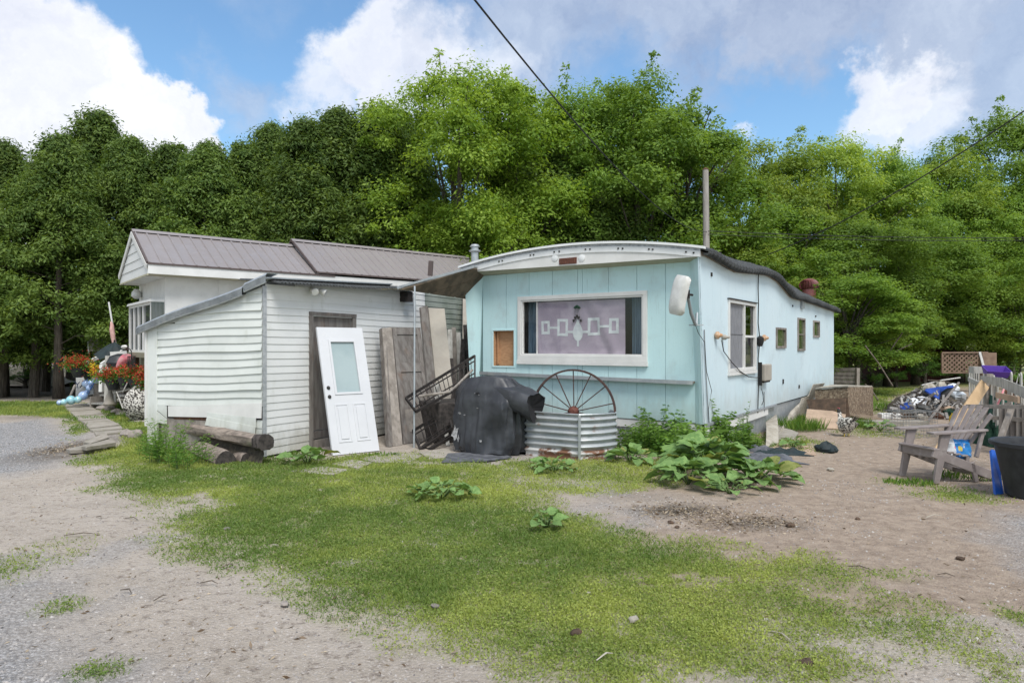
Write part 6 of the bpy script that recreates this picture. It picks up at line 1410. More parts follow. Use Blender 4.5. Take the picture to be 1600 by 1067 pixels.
# ------------------------------------------------------------------ porch end of the house
PY = 18.0
ls = thing('little_shed', 'tiny gabled shed with pale roof beyond the porch', 'small shed', at(165, 560, 22.5) - Vector((0, 0, 1.3)))
Fl = Frame(G(0, 639.9).__class__((at(146, 600, 22).x, 22, 0)), (.84, .54), (-.54, .84))
MB().box(Fl, 0, 1.9, 0, 1.4, 0, 1.55).build('wall', 'graywood', ls)
MB().plate([Fl(-.12, -.12, 1.5), Fl(-.12, .7, 2.02), Fl(2.0, .7, 2.02), Fl(2.0, -.12, 1.5)], (0, 0, .03)).build('roof', 'plysheet', ls)
MB().plate([Fl(-.12, 1.52, 1.5), Fl(-.12, .7, 2.02), Fl(2.0, .7, 2.02), Fl(2.0, 1.52, 1.5)], (0, 0, .03)).build('roof', 'plysheet', ls)
mb = MB(); mb.bar(Fl(-.14, -.14, 1.47), Fl(-.14, .7, 2.03), .04, .10); mb.build('barge_board', 'white', ls); MB().bar(Fl(-.14, 1.54, 1.47), Fl(-.14, .7, 2.03), .04, .10).build('barge_board', 'graywood', ls)
MB().plate([Fl(0, 0, 1.55), Fl(0, 1.4, 1.55), Fl(0, .7, 1.98)], Fl.a * .03).build('gable', 'graywood', ls)
MB().bar(Fl(.75, -.02, 1.62), Fl(1.0, .6, 2.0), .07, .05).build('roof_batten', 'tanboard', ls)
MB().box(Fl, .8, 1.3, -.03, -.001, 0.05, 1.3).build('door', 'osbdark', ls)
tag(MB().plate([at(183, 549, 21), at(212, 540, 21.5), at(235, 541, 23), at(190, 540, 23)], (0, 0, -.05)).build('dark_roof', 'roofedge', None), 'dark low roof seen beyond the porch under the bay window', 'roof')
st = thing('porch_steps', 'two wooden porch steps with white hand rails', 'steps', at(155, 640, PY))
F_p = Frame((at(138, 600, PY).x, PY, 0), (.92, -.38), (.38, .92))
for i, (z, b) in enumerate(((.17, 0), (.37, .28), (.57, .56))): MB().box(F_p, -.05 + .1 * i, .85 + .15 * i, b, b + .30, z - .04, z).build('tread', 'picket', st); 
for a in (0.05, .85): MB().box(F_p, a, a + .05, .0, .8, -.02, .33).build('stringer', 'graywood', st)
MB().box(F_p, .0, 2.2, .85, 2.0, .72, .78).build('deck', 'picket', st)
for a, b in ((0.1, .9), (1.2, .9), (2.1, .9), (.1, 1.9), (2.1, 1.9)): MB().box(F_p, a, a + .08, b, b + .08, -.05, .72).build('deck_post', 'graywood', st)
MB().bar(at(134, 568, PY - .2), at(174, 548, PY + .6), .05, .08).build('hand_rail', 'white', st); MB().bar(at(158, 570, PY - .9), at(191, 549, PY - .2), .05, .09).build('hand_rail', 'white', st)
MB().bar(at(158, 612, PY - .9), at(159, 570, PY - .9), .08, .08).build('newel_post', 'white', st); MB().bar(at(170, 627, PY - .9), at(172, 556, PY - .9), .22, .05).build('newel_post', 'picket', st)
MB().bar(at(172, 553, PY - .9), at(198, 551, PY - .7), .05, .10).build('hand_rail', 'white', st)
MB().box(Frame(at(172, 627, PY - 1.0), (.9, -.4), (.4, .9)), -.22, .18, 0, .3, 0, .05).build('tread', 'picket', st)
# flag pole with rolled pink cloth, black umbrella, grill, flower baskets
fp_ = thing('flag_pole', 'white slanted flag pole with rolled pink flag', 'flag pole', at(182, 545, PY))
MB().tube([at(182, 545, PY), at(170, 472, PY)], .022, 8).build('pole', 'white', fp_)
mb = MB(); mb.tube([at(178, 536, PY - .1), at(176.5, 525, PY - .1), at(175, 515, PY - .1), at(175, 508, PY - .1), at(173.5, 503, PY - .05)], [.045, .06, .06, .045, .02], 9); mb.build('rolled_flag', 'cloth_pink', fp_, smooth=True)
um = thing('patio_umbrella', 'collapsed black patio umbrella leaning on the porch rail', 'umbrella', at(178, 570, PY - .4))
rows = []; ap = at(179, 534, PY - .2)
for i in range(6):
    u = i / 5; rows.append([ap + Vector((math.cos(t) * .42 * u ** .8 * (1 + .18 * math.sin(7 * t)), math.sin(t) * .42 * u ** .8, -.46 * u + .05 * math.sin(7 * t) * u - .10 * math.cos(t) * u)) for t in np.linspace(0, 2 * math.pi, 29)])
MB().sheet(rows).build('canopy', 'blackcloth', um, smooth=True); MB().tube([ap + Vector((0, 0, .05)), ap + Vector((-.1, 0, -.9))], .02, 6).build('pole', 'iron', um)
gr_ = thing('porch_grill', 'black kettle shaped grill on the porch behind the flowers', 'barbecue', at(187, 590, 16.9))
MB().lathe([(.05, -.1), (.26, 0), (.30, .12), (.22, .28), (.05, .34)], at(187, 574, 16.9), 18).build('lid', 'tub', gr_, smooth=True)
mb = MB(); c0 = at(187, 574, 16.9)
for k in range(3): a = k * 2.09; mb.tube([c0 + Vector((math.cos(a) * .1, math.sin(a) * .1, -.05)), c0 + Vector((math.cos(a) * .28, math.sin(a) * .28, -.62))], .015, 5)
mb.build('stand', 'iron', gr_)
rows = []
tag(MB().tube([at(184 + 22 * u, 574 - 15 * math.sin(u * 2.2), 16.4) for u in np.linspace(0, 1, 10)], [.05 + .06 * math.sin(u * 3.0) for u in np.linspace(0, 1, 10)], 10).build('pink_float', 'pink', None, smooth=True), 'curved pink and white inflatable lying above the flowers', 'inflatable')
hk = MB().tube([at(207, 600, 15.4), at(207, 570, 15.4), at(205, 548, 15.4), at(200, 543, 15.4), at(196, 546, 15.4)], .012, 6); tag(hk.build('plant_hook', 'iron', None, smooth=True), 'tall black curved plant hook under the bay window', 'plant hook')
tag(MB().rock(at(194, 542, 16.2), .06, 1).build('rail_ball', 'white', None, smooth=True), 'round cream ball ornament on the porch rail end', 'ornament')
cg = thing('wire_cage_holder', 'small black barred basket holder above the flower boxes', 'holder', at(208, 572, 15.2))
for k in range(6): MB().bar(at(200 + 2.2 * k, 574, 15.2), at(200 + 2.2 * k, 556, 15.2), .015, .015).build('bar', 'iron', cg)
MB().bar(at(199.5, 557, 15.2), at(212, 557, 15.2), .02, .02).build('rail', 'iron', cg)
def flowers(px, py, Y, w, h, n, lab, m='redflower', pot=True, seed=1):
    rg = np.random.default_rng(seed); c = at(px, py, Y); t = thing('flower_basket', lab, 'flower basket', c - Vector((0, 0, h)), 'flower baskets on the porch')
    P = rg.normal(size=(n, 3)) * np.array([w, w * .5, h]) * .42 + np.array(tuple(c)); Dn = rand_unit(n, rg); V, F = leaf_cards(P - np.array(tuple(WPOS[t.name])), Dn, .036, .03, rg)
    o = bpy.data.objects.new('blossoms', np_mesh('blossoms', V, F, m, rg.random(n))); COL.objects.link(o); o.parent = t
    P = rg.normal(size=(n, 3)) * np.array([w, w * .5, h]) * .40 + np.array(tuple(c)) - np.array([0, -.05, h * .35]); V, F = leaf_cards(P - np.array(tuple(WPOS[t.name])), rand_unit(n, rg), .07, .04, rg)
    o = bpy.data.objects.new('foliage', np_mesh('foliage', V, F, 'leaf_weed', rg.random(n) * .6)); COL.objects.link(o); o.parent = t
    if pot: MB().lathe([(.10, -.30), (.19, -.08), (.20, -.05)], c + Vector((0, .03, -h * .5)), 12).build('pot', 'tub', t, smooth=True)
flowers(121, 566, 17.8, .45, .20, 1100, 'red flowers in a hanging basket farthest left of the steps', seed=1)
flowers(138, 572, 18.2, .25, .12, 300, 'dull red flowers in a dark pot beside the hand rail', seed=6)
flowers(176, 583, 15.8, .50, .18, 1000, 'orange red flowers in the middle hanging basket', seed=2); flowers(196, 580, 15.6, .36, .16, 700, 'red flowers behind the white face pot', seed=3)
flowers(213, 582, 15.3, .36, .18, 700, 'red flowers beside the shed corner post', seed=4); flowers(226, 590, 14.9, .26, .22, 500, 'trailing red flowers touching the shed corner', seed=5, pot=False)
flowers(148, 577, 17.4, .15, .22, 260, 'small cluster of yellow flowers above the blue ball', 'yellowflower', False, 7)
tag(MB().lathe([(.14, 0), (.20, .16), (.21, .32), (.18, .34)], at(197, 600, 16.4), 14).build('face_pot', 'picket', None, smooth=True), 'white plant pot hanging among the red flowers', 'pot')
tag(MB().lathe([(.12, 0), (.15, .05), (.05, .3), (.05, .6), (.22, .72), (.24, .78), (.1, .76)], at(172, 634, 16.0), 14).build('birdbath', 'slab', None, smooth=True), 'grey stone bird bath in front of the porch steps', 'bird bath')
bd = thing('yard_sign', 'grey board sign with dark letters leaning by the steps', 'sign', at(133, 620, 18.6))
c = [at(118, 620, 18.4), at(146, 616, 18.4), at(146, 585, 18.7), at(141, 582.5, 18.7), at(123, 583, 18.7), at(119, 586, 18.7)]
MB().plate(c, (0, .04, 0)).build('board', 'signgray', bd)
def text(s_, c, size, rz, m, parent, name='lettering'):
    cu = bpy.data.curves.new(name, 'FONT'); cu.body = s_; cu.size = size; cu.extrude = .003; cu.align_x = 'CENTER'; o = bpy.data.objects.new(name, cu); COL.objects.link(o)
    cu.materials.append(M[m]); o.parent = parent; o.location = Vector(c) - WPOS[parent.name]; o.rotation_euler = rz
    bpy.context.view_layer.update(); me = bpy.data.meshes.new_from_object(o.evaluated_get(bpy.context.evaluated_depsgraph_get())); q = bpy.data.objects.new(name, me); q.location = o.location; q.rotation_euler = rz; COL.objects.link(q); q.parent = parent; bpy.data.objects.remove(o); return q
text('YA', at(125, 606, 18.44), .24, (R(82), 0, 0), 'signink', bd)
tag(MB().tube([at(109, 620, 18.2), at(117, 602, 18.6)], .03, 6).build('prop_stick', 'graywood', None), 'short stick propping the grey sign', 'stick')
for i, (px, py, Y, r, m, lab) in enumerate([(151, 592, 17.6, .12, 'ball', 'largest blue glass ball beside the sign'), (134, 599, 18.0, .10, 'ball', 'blue ball in the middle of the string in front of the sign'), (140, 606, 18.0, .09, 'ball', 'darker blue ball right of the sign letters'),
    (130, 618, 18.0, .12, 'ball', 'blue ball on the ground under the sign'), (136, 613, 18.1, .08, 'ball', 'small blue ball above the ones on the ground'), (122, 624, 17.9, .09, 'aquaball', 'aqua ball on the grass'), (111, 625, 18.0, .12, 'aquaball', 'large aqua ball on the grass by the path'),
    (100, 628, 17.8, .08, 'aquaball', 'flat aqua ball near the path end'), (93, 629, 17.8, .07, 'ball', 'last small blue ball at the far left of the row'), (142, 598, 17.9, .07, 'ball', 'small ball just under the yellow flowers')]):
    c = at(px, py, Y); c.z = max(c.z, r); tag(MB().lathe([(r * math.sin(u), -r * math.cos(u)) for u in np.linspace(.05, 3.09, 10)], c, 14).build('glass_ball', m, None, smooth=True), lab, 'ball', 'glass balls strung by the porch sign')
tag(MB().tube([at(137, 592, 18.0), at(134, 602, 18.0), at(139, 612, 18.0), at(146, 600, 17.8), at(150, 585, 17.6)], .012, 5).build('ball_string', 'blue', None), 'dark blue cord linking the glass balls', 'cord')
cs = MB().rock(at(222, 630, 15.0), .30, 4, 1.4, 12); tag(cs.build('speckled_rock', 'feather', None, smooth=True), 'grey speckled boulder standing against the cream wall', 'rock')
tag(MB().plate([at(206, 632, 15.3), at(215, 632, 15.3), at(214, 605, 15.5), at(208, 606, 15.5)], (0, .04, 0)).build('white_board', 'white', None), 'small white board left of the speckled boulder', 'board')
ph = thing('garden_bench', 'grey slatted garden seat behind the bird bath', 'bench', at(192, 615, 16.3))
for k in range(3): MB().bar(at(178, 606 + 4 * k, 16.2 - .1 * k), at(204, 600 + 4 * k, 15.8 - .1 * k), .06, .03).build('slat', 'picket', ph)
for px in (180, 202): MB().bar(at(px, 603, 16), at(px, 628, 16), .05, .05).build('leg', 'picket', ph)
for (p, q, m, lab) in ((at(182, 612, 15.6), at(192, 638, 15.0), 'picket', 'thin stick lying in the grass by the porch'), (at(199, 598, 15.2), at(192, 612, 15.2), 'picket', 'thin stake under the white pot')):
    tag(MB().tube([p, q], .012, 5).build('stick', m, None), lab, 'stick')
mound = MB(); rows = [[Vector((at(x, 600, 27).x, 27 + 1.5 * v, .05 + 1.15 * math.exp(-((x - 30) / 45) ** 2) * math.sin(math.pi * (v + .02)) )) for x in np.linspace(-60, 95, 16)] for v in np.linspace(0, 1, 7)]
tag(mound.sheet(rows).build('covered_heap', 'slab', None, smooth=True), 'low grey covered heap seen between the cedar trunks', 'heap')
# ================================================================== right side of the yard
# skirting sheets leaning against the trailer
def pl4(name, m, lab, cat, pts, th=.015, parent=None, bend=0.0):
    pts = [Vector(p) for p in pts]; n = (pts[1] - pts[0]).cross(pts[3] - pts[0]).normalized(); rows = []
    for j in range(7):
        v = j / 6; rows.append([pts[0].lerp(pts[1], u).lerp(pts[3].lerp(pts[2], u), v) + n * bend * math.sin(math.pi * v) for u in np.linspace(0, 1, 5)])
    o = MB().sheet(rows, n * th).build(name, m, parent); 
    if lab: tag(o, lab, cat)
    return o
pl4('skirting_sheet', 'plysheet', 'curved weathered skirting sheet leaning outward from the trailer bottom', 'sheet', [G(1196, 700), G(1216, 693), sp3(1208, 648, .06), sp3(1192, 660, .05)], bend=.05)
pl4('skirting_sheet', 'plysheet', 'long weathered sheet leaning along the trailer foot', 'sheet', [G(1212, 686), G(1252, 650), sp3(1258, 615, .1), sp3(1229, 642, .08)])
pl4('skirting_sheet', 'plysheet', 'tall stained sheet leaning at the trailer side by the chipboard box', 'sheet', [G(1248, 652), G(1264, 640), sp3(1278, 598, .15), sp3(1262, 600, .12)])
pl4('skirting_sheet', 'plysheet', 'broken sheet end between the tall sheet and the brown board', 'sheet', [G(1243, 657), G(1257, 648), at(1264, 618, 16.0), at(1252, 622, 15.6)])
pl4('flat_sheet', 'slab', 'grey sheet lying tilted in the weeds by the trailer', 'sheet', [G(1212, 688), G(1240, 687), at(1248, 677, 13.0), at(1216, 664, 13.6)])
pl4('flat_sheet', 'tanboard', 'pale flat board on the dirt next to the black rags', 'sheet', [G(1200, 708), G(1275, 712), G(1270, 699), G(1215, 694)], .02)
# chipboard box, brown board, tan board
bx_ = thing('chipboard_box', 'large upturned box of weathered chipboard panels', 'box', G(1320, 652))
Q0 = G(1323, 661); Q1 = G(1363, 650); zt = .0
f0, f1 = at(1323, 604, Q0.y + .4), at(1363, 604.5, Q1.y)
pl4('side_panel', 'osb', None, None, [Q0, Q1, f1, at(1325, 605, Q0.y + .3)], .02, bx_)
A0 = at(1276, 640, 15.8); pl4('side_panel', 'osb', None, None, [at(1275, 640, 15.9), at(1325, 652, 15.2), at(1325, 605, 15.4), at(1274, 609, 16.1)], .02, bx_)
pl4('top_edge', 'plysheet', None, None, [at(1274, 608, 16.05), at(1325, 604.5, 15.35), at(1363, 604.5, Q1.y - .05), at(1300, 602.5, 17.4)], .03, bx_)
pl4('brown_board', 'osbdark', 'long dark brown board slanting in front of the chipboard box', 'board', [at(1265, 640, 14.9), at(1322, 647, 14.2), at(1322, 623, 14.4), at(1261, 625, 15.1)], .03)
pl4('brown_board', 'osbdark', 'short upright dark brown board behind the speckled hen', 'board', [at(1321, 661, 14.3), at(1329, 661, 14.25), at(1325, 622, 14.45), at(1320, 622.5, 14.5)], .04)
pl4('tan_board', 'tanboard', 'wide tan board lying sloped below the brown board', 'board', [G(1257, 668), G(1318, 672), at(1322, 645, 14.3), at(1261, 640, 14.7)], .02)
pl4('low_panel', 'osb', 'flat chipboard panel sloping to the ground right of the box', 'board', [at(1330, 650, 14.8), at(1385, 662, 14.6), at(1400, 660, 15.4), at(1335, 645, 15.6)], .02)
# speckled hen seen from behind
hn = thing('hen', 'speckled white and black hen standing in front of the tan board', 'hen', G(1323, 681)); hc = G(1323, 681)
mb = MB(); n = 16; prof = [(-.20, .02, .30), (-.16, .07, .28), (-.09, .13, .22), (0, .155, .19), (.09, .14, .19), (.16, .10, .23), (.20, .06, .30), (.225, .045, .36), (.235, .042, .40), (.24, .02, .435)]
dirh = Vector((-.25, .97, 0)).normalized(); sd = Vector((dirh.y, -dirh.x, 0)); rows = []
for (t, r, z) in prof: rows.append([hc + dirh * t * .8 + sd * math.cos(a) * r + Vector((0, 0, z + math.sin(a) * r * 1.02)) for a in np.linspace(0, 2 * math.pi, 17)])
MB().sheet(rows).build('body', 'feather', hn, smooth=True)
mb = MB(); 
for k in range(5): mb.plate([hc - dirh * .12 + Vector((0, 0, .28)) + sd * .02 * (k - 2), hc - dirh * .14 + Vector((0, 0, .30)) + sd * .03 * (k - 1), hc - dirh * .24 + Vector((0, 0, .42 - .02 * abs(k - 2))) + sd * .035 * (k - 2)], sd * .008)
mb.build('tail', 'feather', hn)
hd = MB(); hd.rock(hc + dirh * .21 + Vector((0, 0, .45)), .042, 2, .95, 9); hd.build('head', 'rubber', hn, smooth=True)
MB().plate([hc + dirh * .19 + Vector((0, 0, .47)), hc + dirh * .24 + Vector((0, 0, .47)), hc + dirh * .235 + Vector((0, 0, .51)), hc + dirh * .2 + Vector((0, 0, .505))], sd * .01).build('comb', 'bagred', hn)
MB().tube([hc + dirh * .24 + Vector((0, 0, .45)), hc + dirh * .285 + Vector((0, 0, .44))], [.014, .002], 6).build('beak', 'yellow', hn)
for s_ in (-1, 1): MB().tube([hc + sd * .05 * s_ + Vector((0, 0, .1)), hc + sd * .05 * s_, hc + sd * .055 * s_ + dirh * .05], .009, 5).build('leg', 'yellow', hn)
for s_ in (-1, 1): MB().plate([hc + sd * s_ * .15 + dirh * .1 + Vector((0, 0, .25)), hc + sd * s_ * .16 - dirh * .02 + Vector((0, 0, .14)), hc + sd * s_ * .12 - dirh * .17 + Vector((0, 0, .24)), hc + sd * s_ * .13 + Vector((0, 0, .28))], sd * s_ * .008).build('wing', 'feather', hn)
def crumple(px, py, rx, ry, h, m, lab, seed, cat='tarpaulin', name='crumpled_tarp'):
    c = G(px, py); rg = np.random.default_rng(seed); n = 26; rows = []
    ph = rg.uniform(0, 6.28, 8)
    for i in range(n):
        v = -1 + 2 * i / (n - 1); row = []
        for j in range(n):
            u = -1 + 2 * j / (n - 1); e = max(0, 1 - (abs(u) ** 2.4 + abs(v) ** 2.4)); f = .25 + 1.1 * abs(float(fbm(np.array([u * 1.5 + ph[0] * 9]), np.array([v * 1.5 + ph[1] * 9]), 1.0, seed, 4)[0]) - .5) * 2
            x = u * rx * (1 + .12 * math.sin(4 * v + ph[3])); y = v * ry * (1 + .12 * math.sin(5 * u + ph[4])); row.append(Vector((c.x + x, c.y + y, .012 + h * e ** .6 * f)))
        rows.append(row)
    tag(MB().sheet(rows, (0, 0, -.01)).build(name, m, None), lab, cat)
crumple(1195, 718, .42, .42, .10, 'tarp', 'grey crumpled tarpaulin scrap spread beside the burdock', 1); crumple(1222, 709, .38, .22, .11, 'blackcloth', 'black crumpled plastic heap behind the grey tarpaulin scrap', 2); crumple(1180, 704, .3, .25, .10, 'tarp', 'small grey crumpled sheet against the skirting', 3)
bm_ = MB(); c_ = G(1292, 707)
for q, (dx, dy, r_) in enumerate(((0, 0, .12), (.09, .02, .08), (-.08, .03, .09), (.03, -.06, .07))): bm_.rock(c_ + Vector((dx, dy, r_ * .55)), r_, q + 3, .8, 10)
tag(bm_.build('black_bundle', 'blackcloth', None, smooth=True, kind=None), 'small black bundle alone on the bare dirt', 'bundle')
# low edging and debris
tag(MB().box(Frame(G(1350, 668), (1, .02), (-.02, 1)), 0, 1.35, 0, .25, -.02, .13).build('concrete_edging', 'slab', None, bevel=.01), 'long low pale concrete edging on the dirt behind the armchair', 'edging')
for i, (px, py, w, h, m, lab) in enumerate([(1393, 655, .22, .13, 'white', 'pale square bag on the ground left of the dirt bike'), (1372, 662, .12, .05, 'bagwhite', 'small white scrap near the concrete edging'), (1400, 664, .2, .04, 'plysheet', 'thin pale board piece by the concrete edging'), (1420, 668, .1, .05, 'plysheet', 'little offcut behind the wire cage')]):
    tag(MB().box(Frame(G(px, py), (1, .1 * i), (-.1 * i, 1)), -w, w, 0, .2, 0, h).build('scrap_piece', m, None, bevel=.02), lab, 'scrap')
# ---- dirt bike lying in the heap
mc = at(1430, 655, 16.5); mk = thing('dirt_bike', 'scrapped blue dirt bike lying in the junk heap', 'motorbike', (mc.x, mc.y, 0))
def wheel3(c, r, ax, parent, w=.07):
    ax = Vector(ax).normalized(); x = ax.cross(Vector((0, 0, 1))).normalized(); F_ = Frame(c, x, ax.cross(x), ax)
    rows = [[F_(math.cos(t) * (r - .05 + .05 * math.cos(s_)), math.sin(t) * (r - .05 + .05 * math.cos(s_)), w * math.sin(s_)) for t in np.linspace(0, 2 * math.pi, 33)] for s_ in np.linspace(0, 2 * math.pi, 9)]
    tw = MB().sheet(rows).build('tyre', 'rubber', parent, smooth=True)
    mb = MB()
    for k in range(10): t = k * .628; mb.tube([F_(0, 0, 0), F_(math.cos(t) * (r - .09), math.sin(t) * (r - .09), 0)], .006, 4)
    mb.lathe([(.05, -.05), (.06, 0), (.05, .05)], n=10, F=F_); mb.build('rim', 'galv', parent)
wheel3(at(1443, 643, 16.3), .30, (.85, -.5, .1), mk); wheel3(at(1398, 650, 16.6), .26, (.7, -.6, .5), mk)
mb = MB(); mb.tube([at(1396, 648, 16.5), at(1412, 634, 16.5), at(1425, 618, 16.5)], .035, 8); mb.tube([at(1402, 656, 16.3), at(1417, 640, 16.3), at(1428, 622, 16.3)], .035, 8); mb.build('fork', 'galv', mk, smooth=True)
def loft(pts, name, m, parent, th=.03):
    MB().sheet([[at(*q) for q in r] for r in pts], (0, .02, -th)).build(name, m, parent, smooth=True)
loft([[(1442, 612, 16.2), (1466, 622, 15.9), (1490, 604, 16.2)], [(1441, 609, 16.6), (1465, 610, 16.5), (1489, 601, 16.6)]], 'seat', 'tub', mk, .08)
loft([[(1445, 609, 16.1), (1468, 624, 15.7), (1470, 612, 15.8)], [(1448, 607, 16.3), (1470, 606, 16.2), (1480, 606, 16.2)], [(1470, 605, 16.4), (1485, 602, 16.3), (1493, 604, 16.1)]], 'side_fairing', 'bluemoto', mk)
loft([[(1407, 642, 16.0), (1420, 637, 15.9), (1428, 640, 16.0)], [(1406, 632, 16.2), (1418, 628, 16.1), (1428, 632, 16.2)]], 'front_fairing', 'bluemoto', mk)
loft([[(1430, 628, 16.0), (1445, 630, 15.9), (1460, 628, 16.1)], [(1434, 620, 16.3), (1448, 618, 16.3), (1457, 622, 16.3)]], 'fuel_tank', 'galv', mk, .12)
mb = MB(); mb.tube([at(1425, 620, 16.4), at(1445, 628, 16.3), at(1470, 618, 16.2), at(1475, 640, 16.2), at(1450, 648, 16.2), at(1430, 640, 16.3)], .025, 7); mb.build('frame', 'iron', mk, smooth=True)
MB().box(Frame(at(1455, 648, 16.2), (1, .2), (-.2, 1)), -.18, .16, -.1, .1, -.02, .25).build('engine', 'graycable', mk, bevel=.03)
loft([[(1428, 634, 15.8), (1437, 628, 15.9), (1446, 632, 15.9)], [(1424, 622, 16.0), (1440, 619, 16.1), (1458, 622, 16.1)]], 'front_mudguard', 'bagwhite', mk)
mb = MB(); mb.tube([at(1418, 616, 16.2), at(1428, 612, 16.5), at(1442, 615, 16.9)], .018, 6); mb.build('handlebar', 'iron', mk)
# odds and ends of the heap, each its own thing
rd = random.Random(11)
scr = [(1452, 606, 17.2, .15, 'plysheet', 'pale plastic lump at the back of the scrap heap'), (1470, 603, 17.4, .17, 'plysheet', 'pale bundle behind the blue bike seat'), (1488, 606, 17.0, .15, 'bagwhite', 'white bag at the right end of the scrap heap'), (1432, 620, 17.2, .14, 'plysheet', 'pale block at the left of the scrap heap'),
       (1478, 640, 16.0, .16, 'tanboard', 'tan block below the bike frame'), (1463, 652, 15.6, .14, 'rust', 'rusty lump below the bike engine'), (1408, 655, 15.9, .18, 'osbdark', 'brown helmet like lump left of the bike wheel'), (1428, 654, 15.8, .12, 'blackcloth', 'black bag beside the bike wheel'),
       (1495, 620, 16.4, .2, 'galv', 'grey metal lump by the picket fence'), (1440, 657, 15.4, .12, 'slab', 'grey stone under the bike wheel'), (1490, 648, 15.8, .2, 'greencloth', 'dark green bag under the bike')]
for px, py, Y, r, m, lab in scr:
    c = at(px, py, Y); tag(MB().rock((c.x, c.y, max(c.z, r * .4)), r, int(px), .62, 8).build('scrap_lump', m, None), lab, 'scrap', 'lumps in the scrap heap')
rg = np.random.default_rng(8); hbv = MB(); tv_ = []
for i in range(420):
    px = rg.uniform(1395, 1512); Yd = rg.uniform(15.2, 17.8); hz = .62 * math.sin(math.pi * (px - 1380) / 145) ** 1.0 * rg.random() ** .7; c_ = at(px, 600, Yd); c_.z = hz + .02
    u = Vector(rand_unit(1, rg)[0]); w_ = u.cross(Vector((0, 0, 1))).normalized(); l_ = rg.uniform(.03, .22); q_ = rg.uniform(.015, .06)
    hbv.bar(c_ - u * l_ / 2, c_ + u * l_ / 2, q_, q_ * rg.uniform(.2, 1)); tv_ += [float(rg.random() ** 1.6)] * 6
hbv.tint = tv_; M['scraps'] = leaf_mat('mixed_scraps', (.06, .05, .045), (.55, .53, .50), 0.0, .8); hbv_o = hbv.build('scrap_bits', 'scraps', None); tag(hbv_o, 'tangle of small wood, plastic and metal bits in the junk heap', 'scrap', kind='stuff')
hb = MB(); rows = []
for i in range(12):
    v = -1 + 2 * i / 11; rows.append([Vector((at(1460, 600, 17).x + u * 1.1, 17 + v * 1.0, max(0, (1 - u * u - v * v)) ** .6 * .55 + .05 * math.sin(9 * u + 7 * v))) for u in np.linspace(-1, 1, 16)])
tag(hb.sheet(rows).build('rubble_heap', 'bulk', None), 'heap of earth and rubble under the scrap', 'heap', kind='stuff')
for i, (p, q, r, m, lab) in enumerate([(at(1448, 661, 14.5), at(1498, 598, 16.0), .028, 'oldwood', 'long grey stick leaning over the scrap heap'), (at(1395, 603, 20), at(1352, 540, 21), .018, 'twig', 'pale bare stick leaning in the bushes'), (at(1352, 600, 21), at(1372, 625, 19), .02, 'twig', 'thin stick leaning to the grass'), (at(1440, 602, 17.5), at(1500, 590, 18), .02, 'picket', 'pale thin stick lying on top of the heap'), (at(1450, 594, 17.8), at(1490, 600, 17.2), .02, 'twig', 'dark thin stick across the top of the heap'),
                                    (at(1372, 575, 22), at(1410, 520, 22.5), .02, 'twig', 'bare pale branch rising in the small bushy tree'), (at(1380, 560, 22), at(1425, 537, 22.3), .016, 'twig', 'thinner bare pale branch forking right')]):
    tag(MB().tube([p, (Vector(p) + Vector(q)) / 2 + Vector((.02, 0, .03)), q], r, 6).build('stick', m, None), lab, 'stick')
# wire cage
wg = thing('wire_cage', 'rusty open wire cage behind the armchair', 'cage', G(1438, 684)); Fg = Frame(G(1412, 686), (.96, .28), (-.28, .96))
for i in range(13):
    mb = MB(); a = i * .065; mb.tube([Fg(a, 0, .02), Fg(a, 0, .48), Fg(a, .45, .48), Fg(a, .45, .02)], .0035, 4); mb.build('wire', 'wire', wg)
for k in range(8): MB().tube([Fg(0, 0, .02 + k * .065), Fg(.78, 0, .02 + k * .065), Fg(.78, .45, .02 + k * .065), Fg(0, .45, .02 + k * .065), Fg(0, 0, .02 + k * .065)], .0035, 4).build('wire', 'wire', wg)
tag(MB().lathe([(.05, 0), (.055, .12), (.055, .16), (.02, .20), (.02, .23)], at(1488, 664, 13.0), 12).build('yellow_jug', 'yellow', None, smooth=True), 'small yellow jug behind the leaning plank', 'jug')

# ------------------------------------------------------------------ armchair
chp = [Vector((5.14, 8.26, 0)), Vector((5.008, 8.845, 0))]      # near foot and far foot of the front legs
fr_ = (chp[1] - chp[0]); CWd = fr_.length + .04; fr_.normalize()      # fr_: across the chair, toward its right hand
fwd = Vector((fr_.y, -fr_.x, 0));
if fwd.x > 0: fwd = -fwd
ac = thing('garden_armchair', 'taupe slatted plastic garden armchair facing left', 'armchair', chp[0]); CF = Frame(chp[0], fr_, -fwd)   # a across (0..CWd), b back, c up
SW = .60
CWd = .52
def cb(p, q, w, h, name, up=(0, 0, 1)): return MB().bar(CF(*p), CF(*q), w, h, up).build(name, 'chair', ac, bevel=.006)
for a in (.0, CWd):
    MB().hexa([CF(a - .02, -.02, 0), CF(a + .02, -.02, 0), CF(a + .02, .06, 0), CF(a - .02, .06, 0), CF(a - .02, .09, .60), CF(a + .02, .09, .60), CF(a + .02, .23, .60), CF(a - .02, .23, .60)]).build('front_leg', 'chair', ac, bevel=.006)
    cb((a, -.02, .38), (a, .98, .02), .035, .11, 'side_rail')
    mb = MB(); mb.plate([CF(a - .055, -.06, .60), CF(a + .055, -.06, .60), CF(a + .06, .12, .60), CF(a + .045, .76, .62), CF(a - .045, .76, .62), CF(a - .06, .12, .60)], (0, 0, .028)); mb.build('armrest', 'chair', ac, bevel=.006)
    cb((a, .62, .30), (a, .72, .62), .035, .05, 'arm_support')
    cb((a, .55, .24), (a, .62, .0), .035, .06, 'rear_leg')
cb((.0, .02, .37), (CWd, .02, .37), .03, .13, 'front_apron')
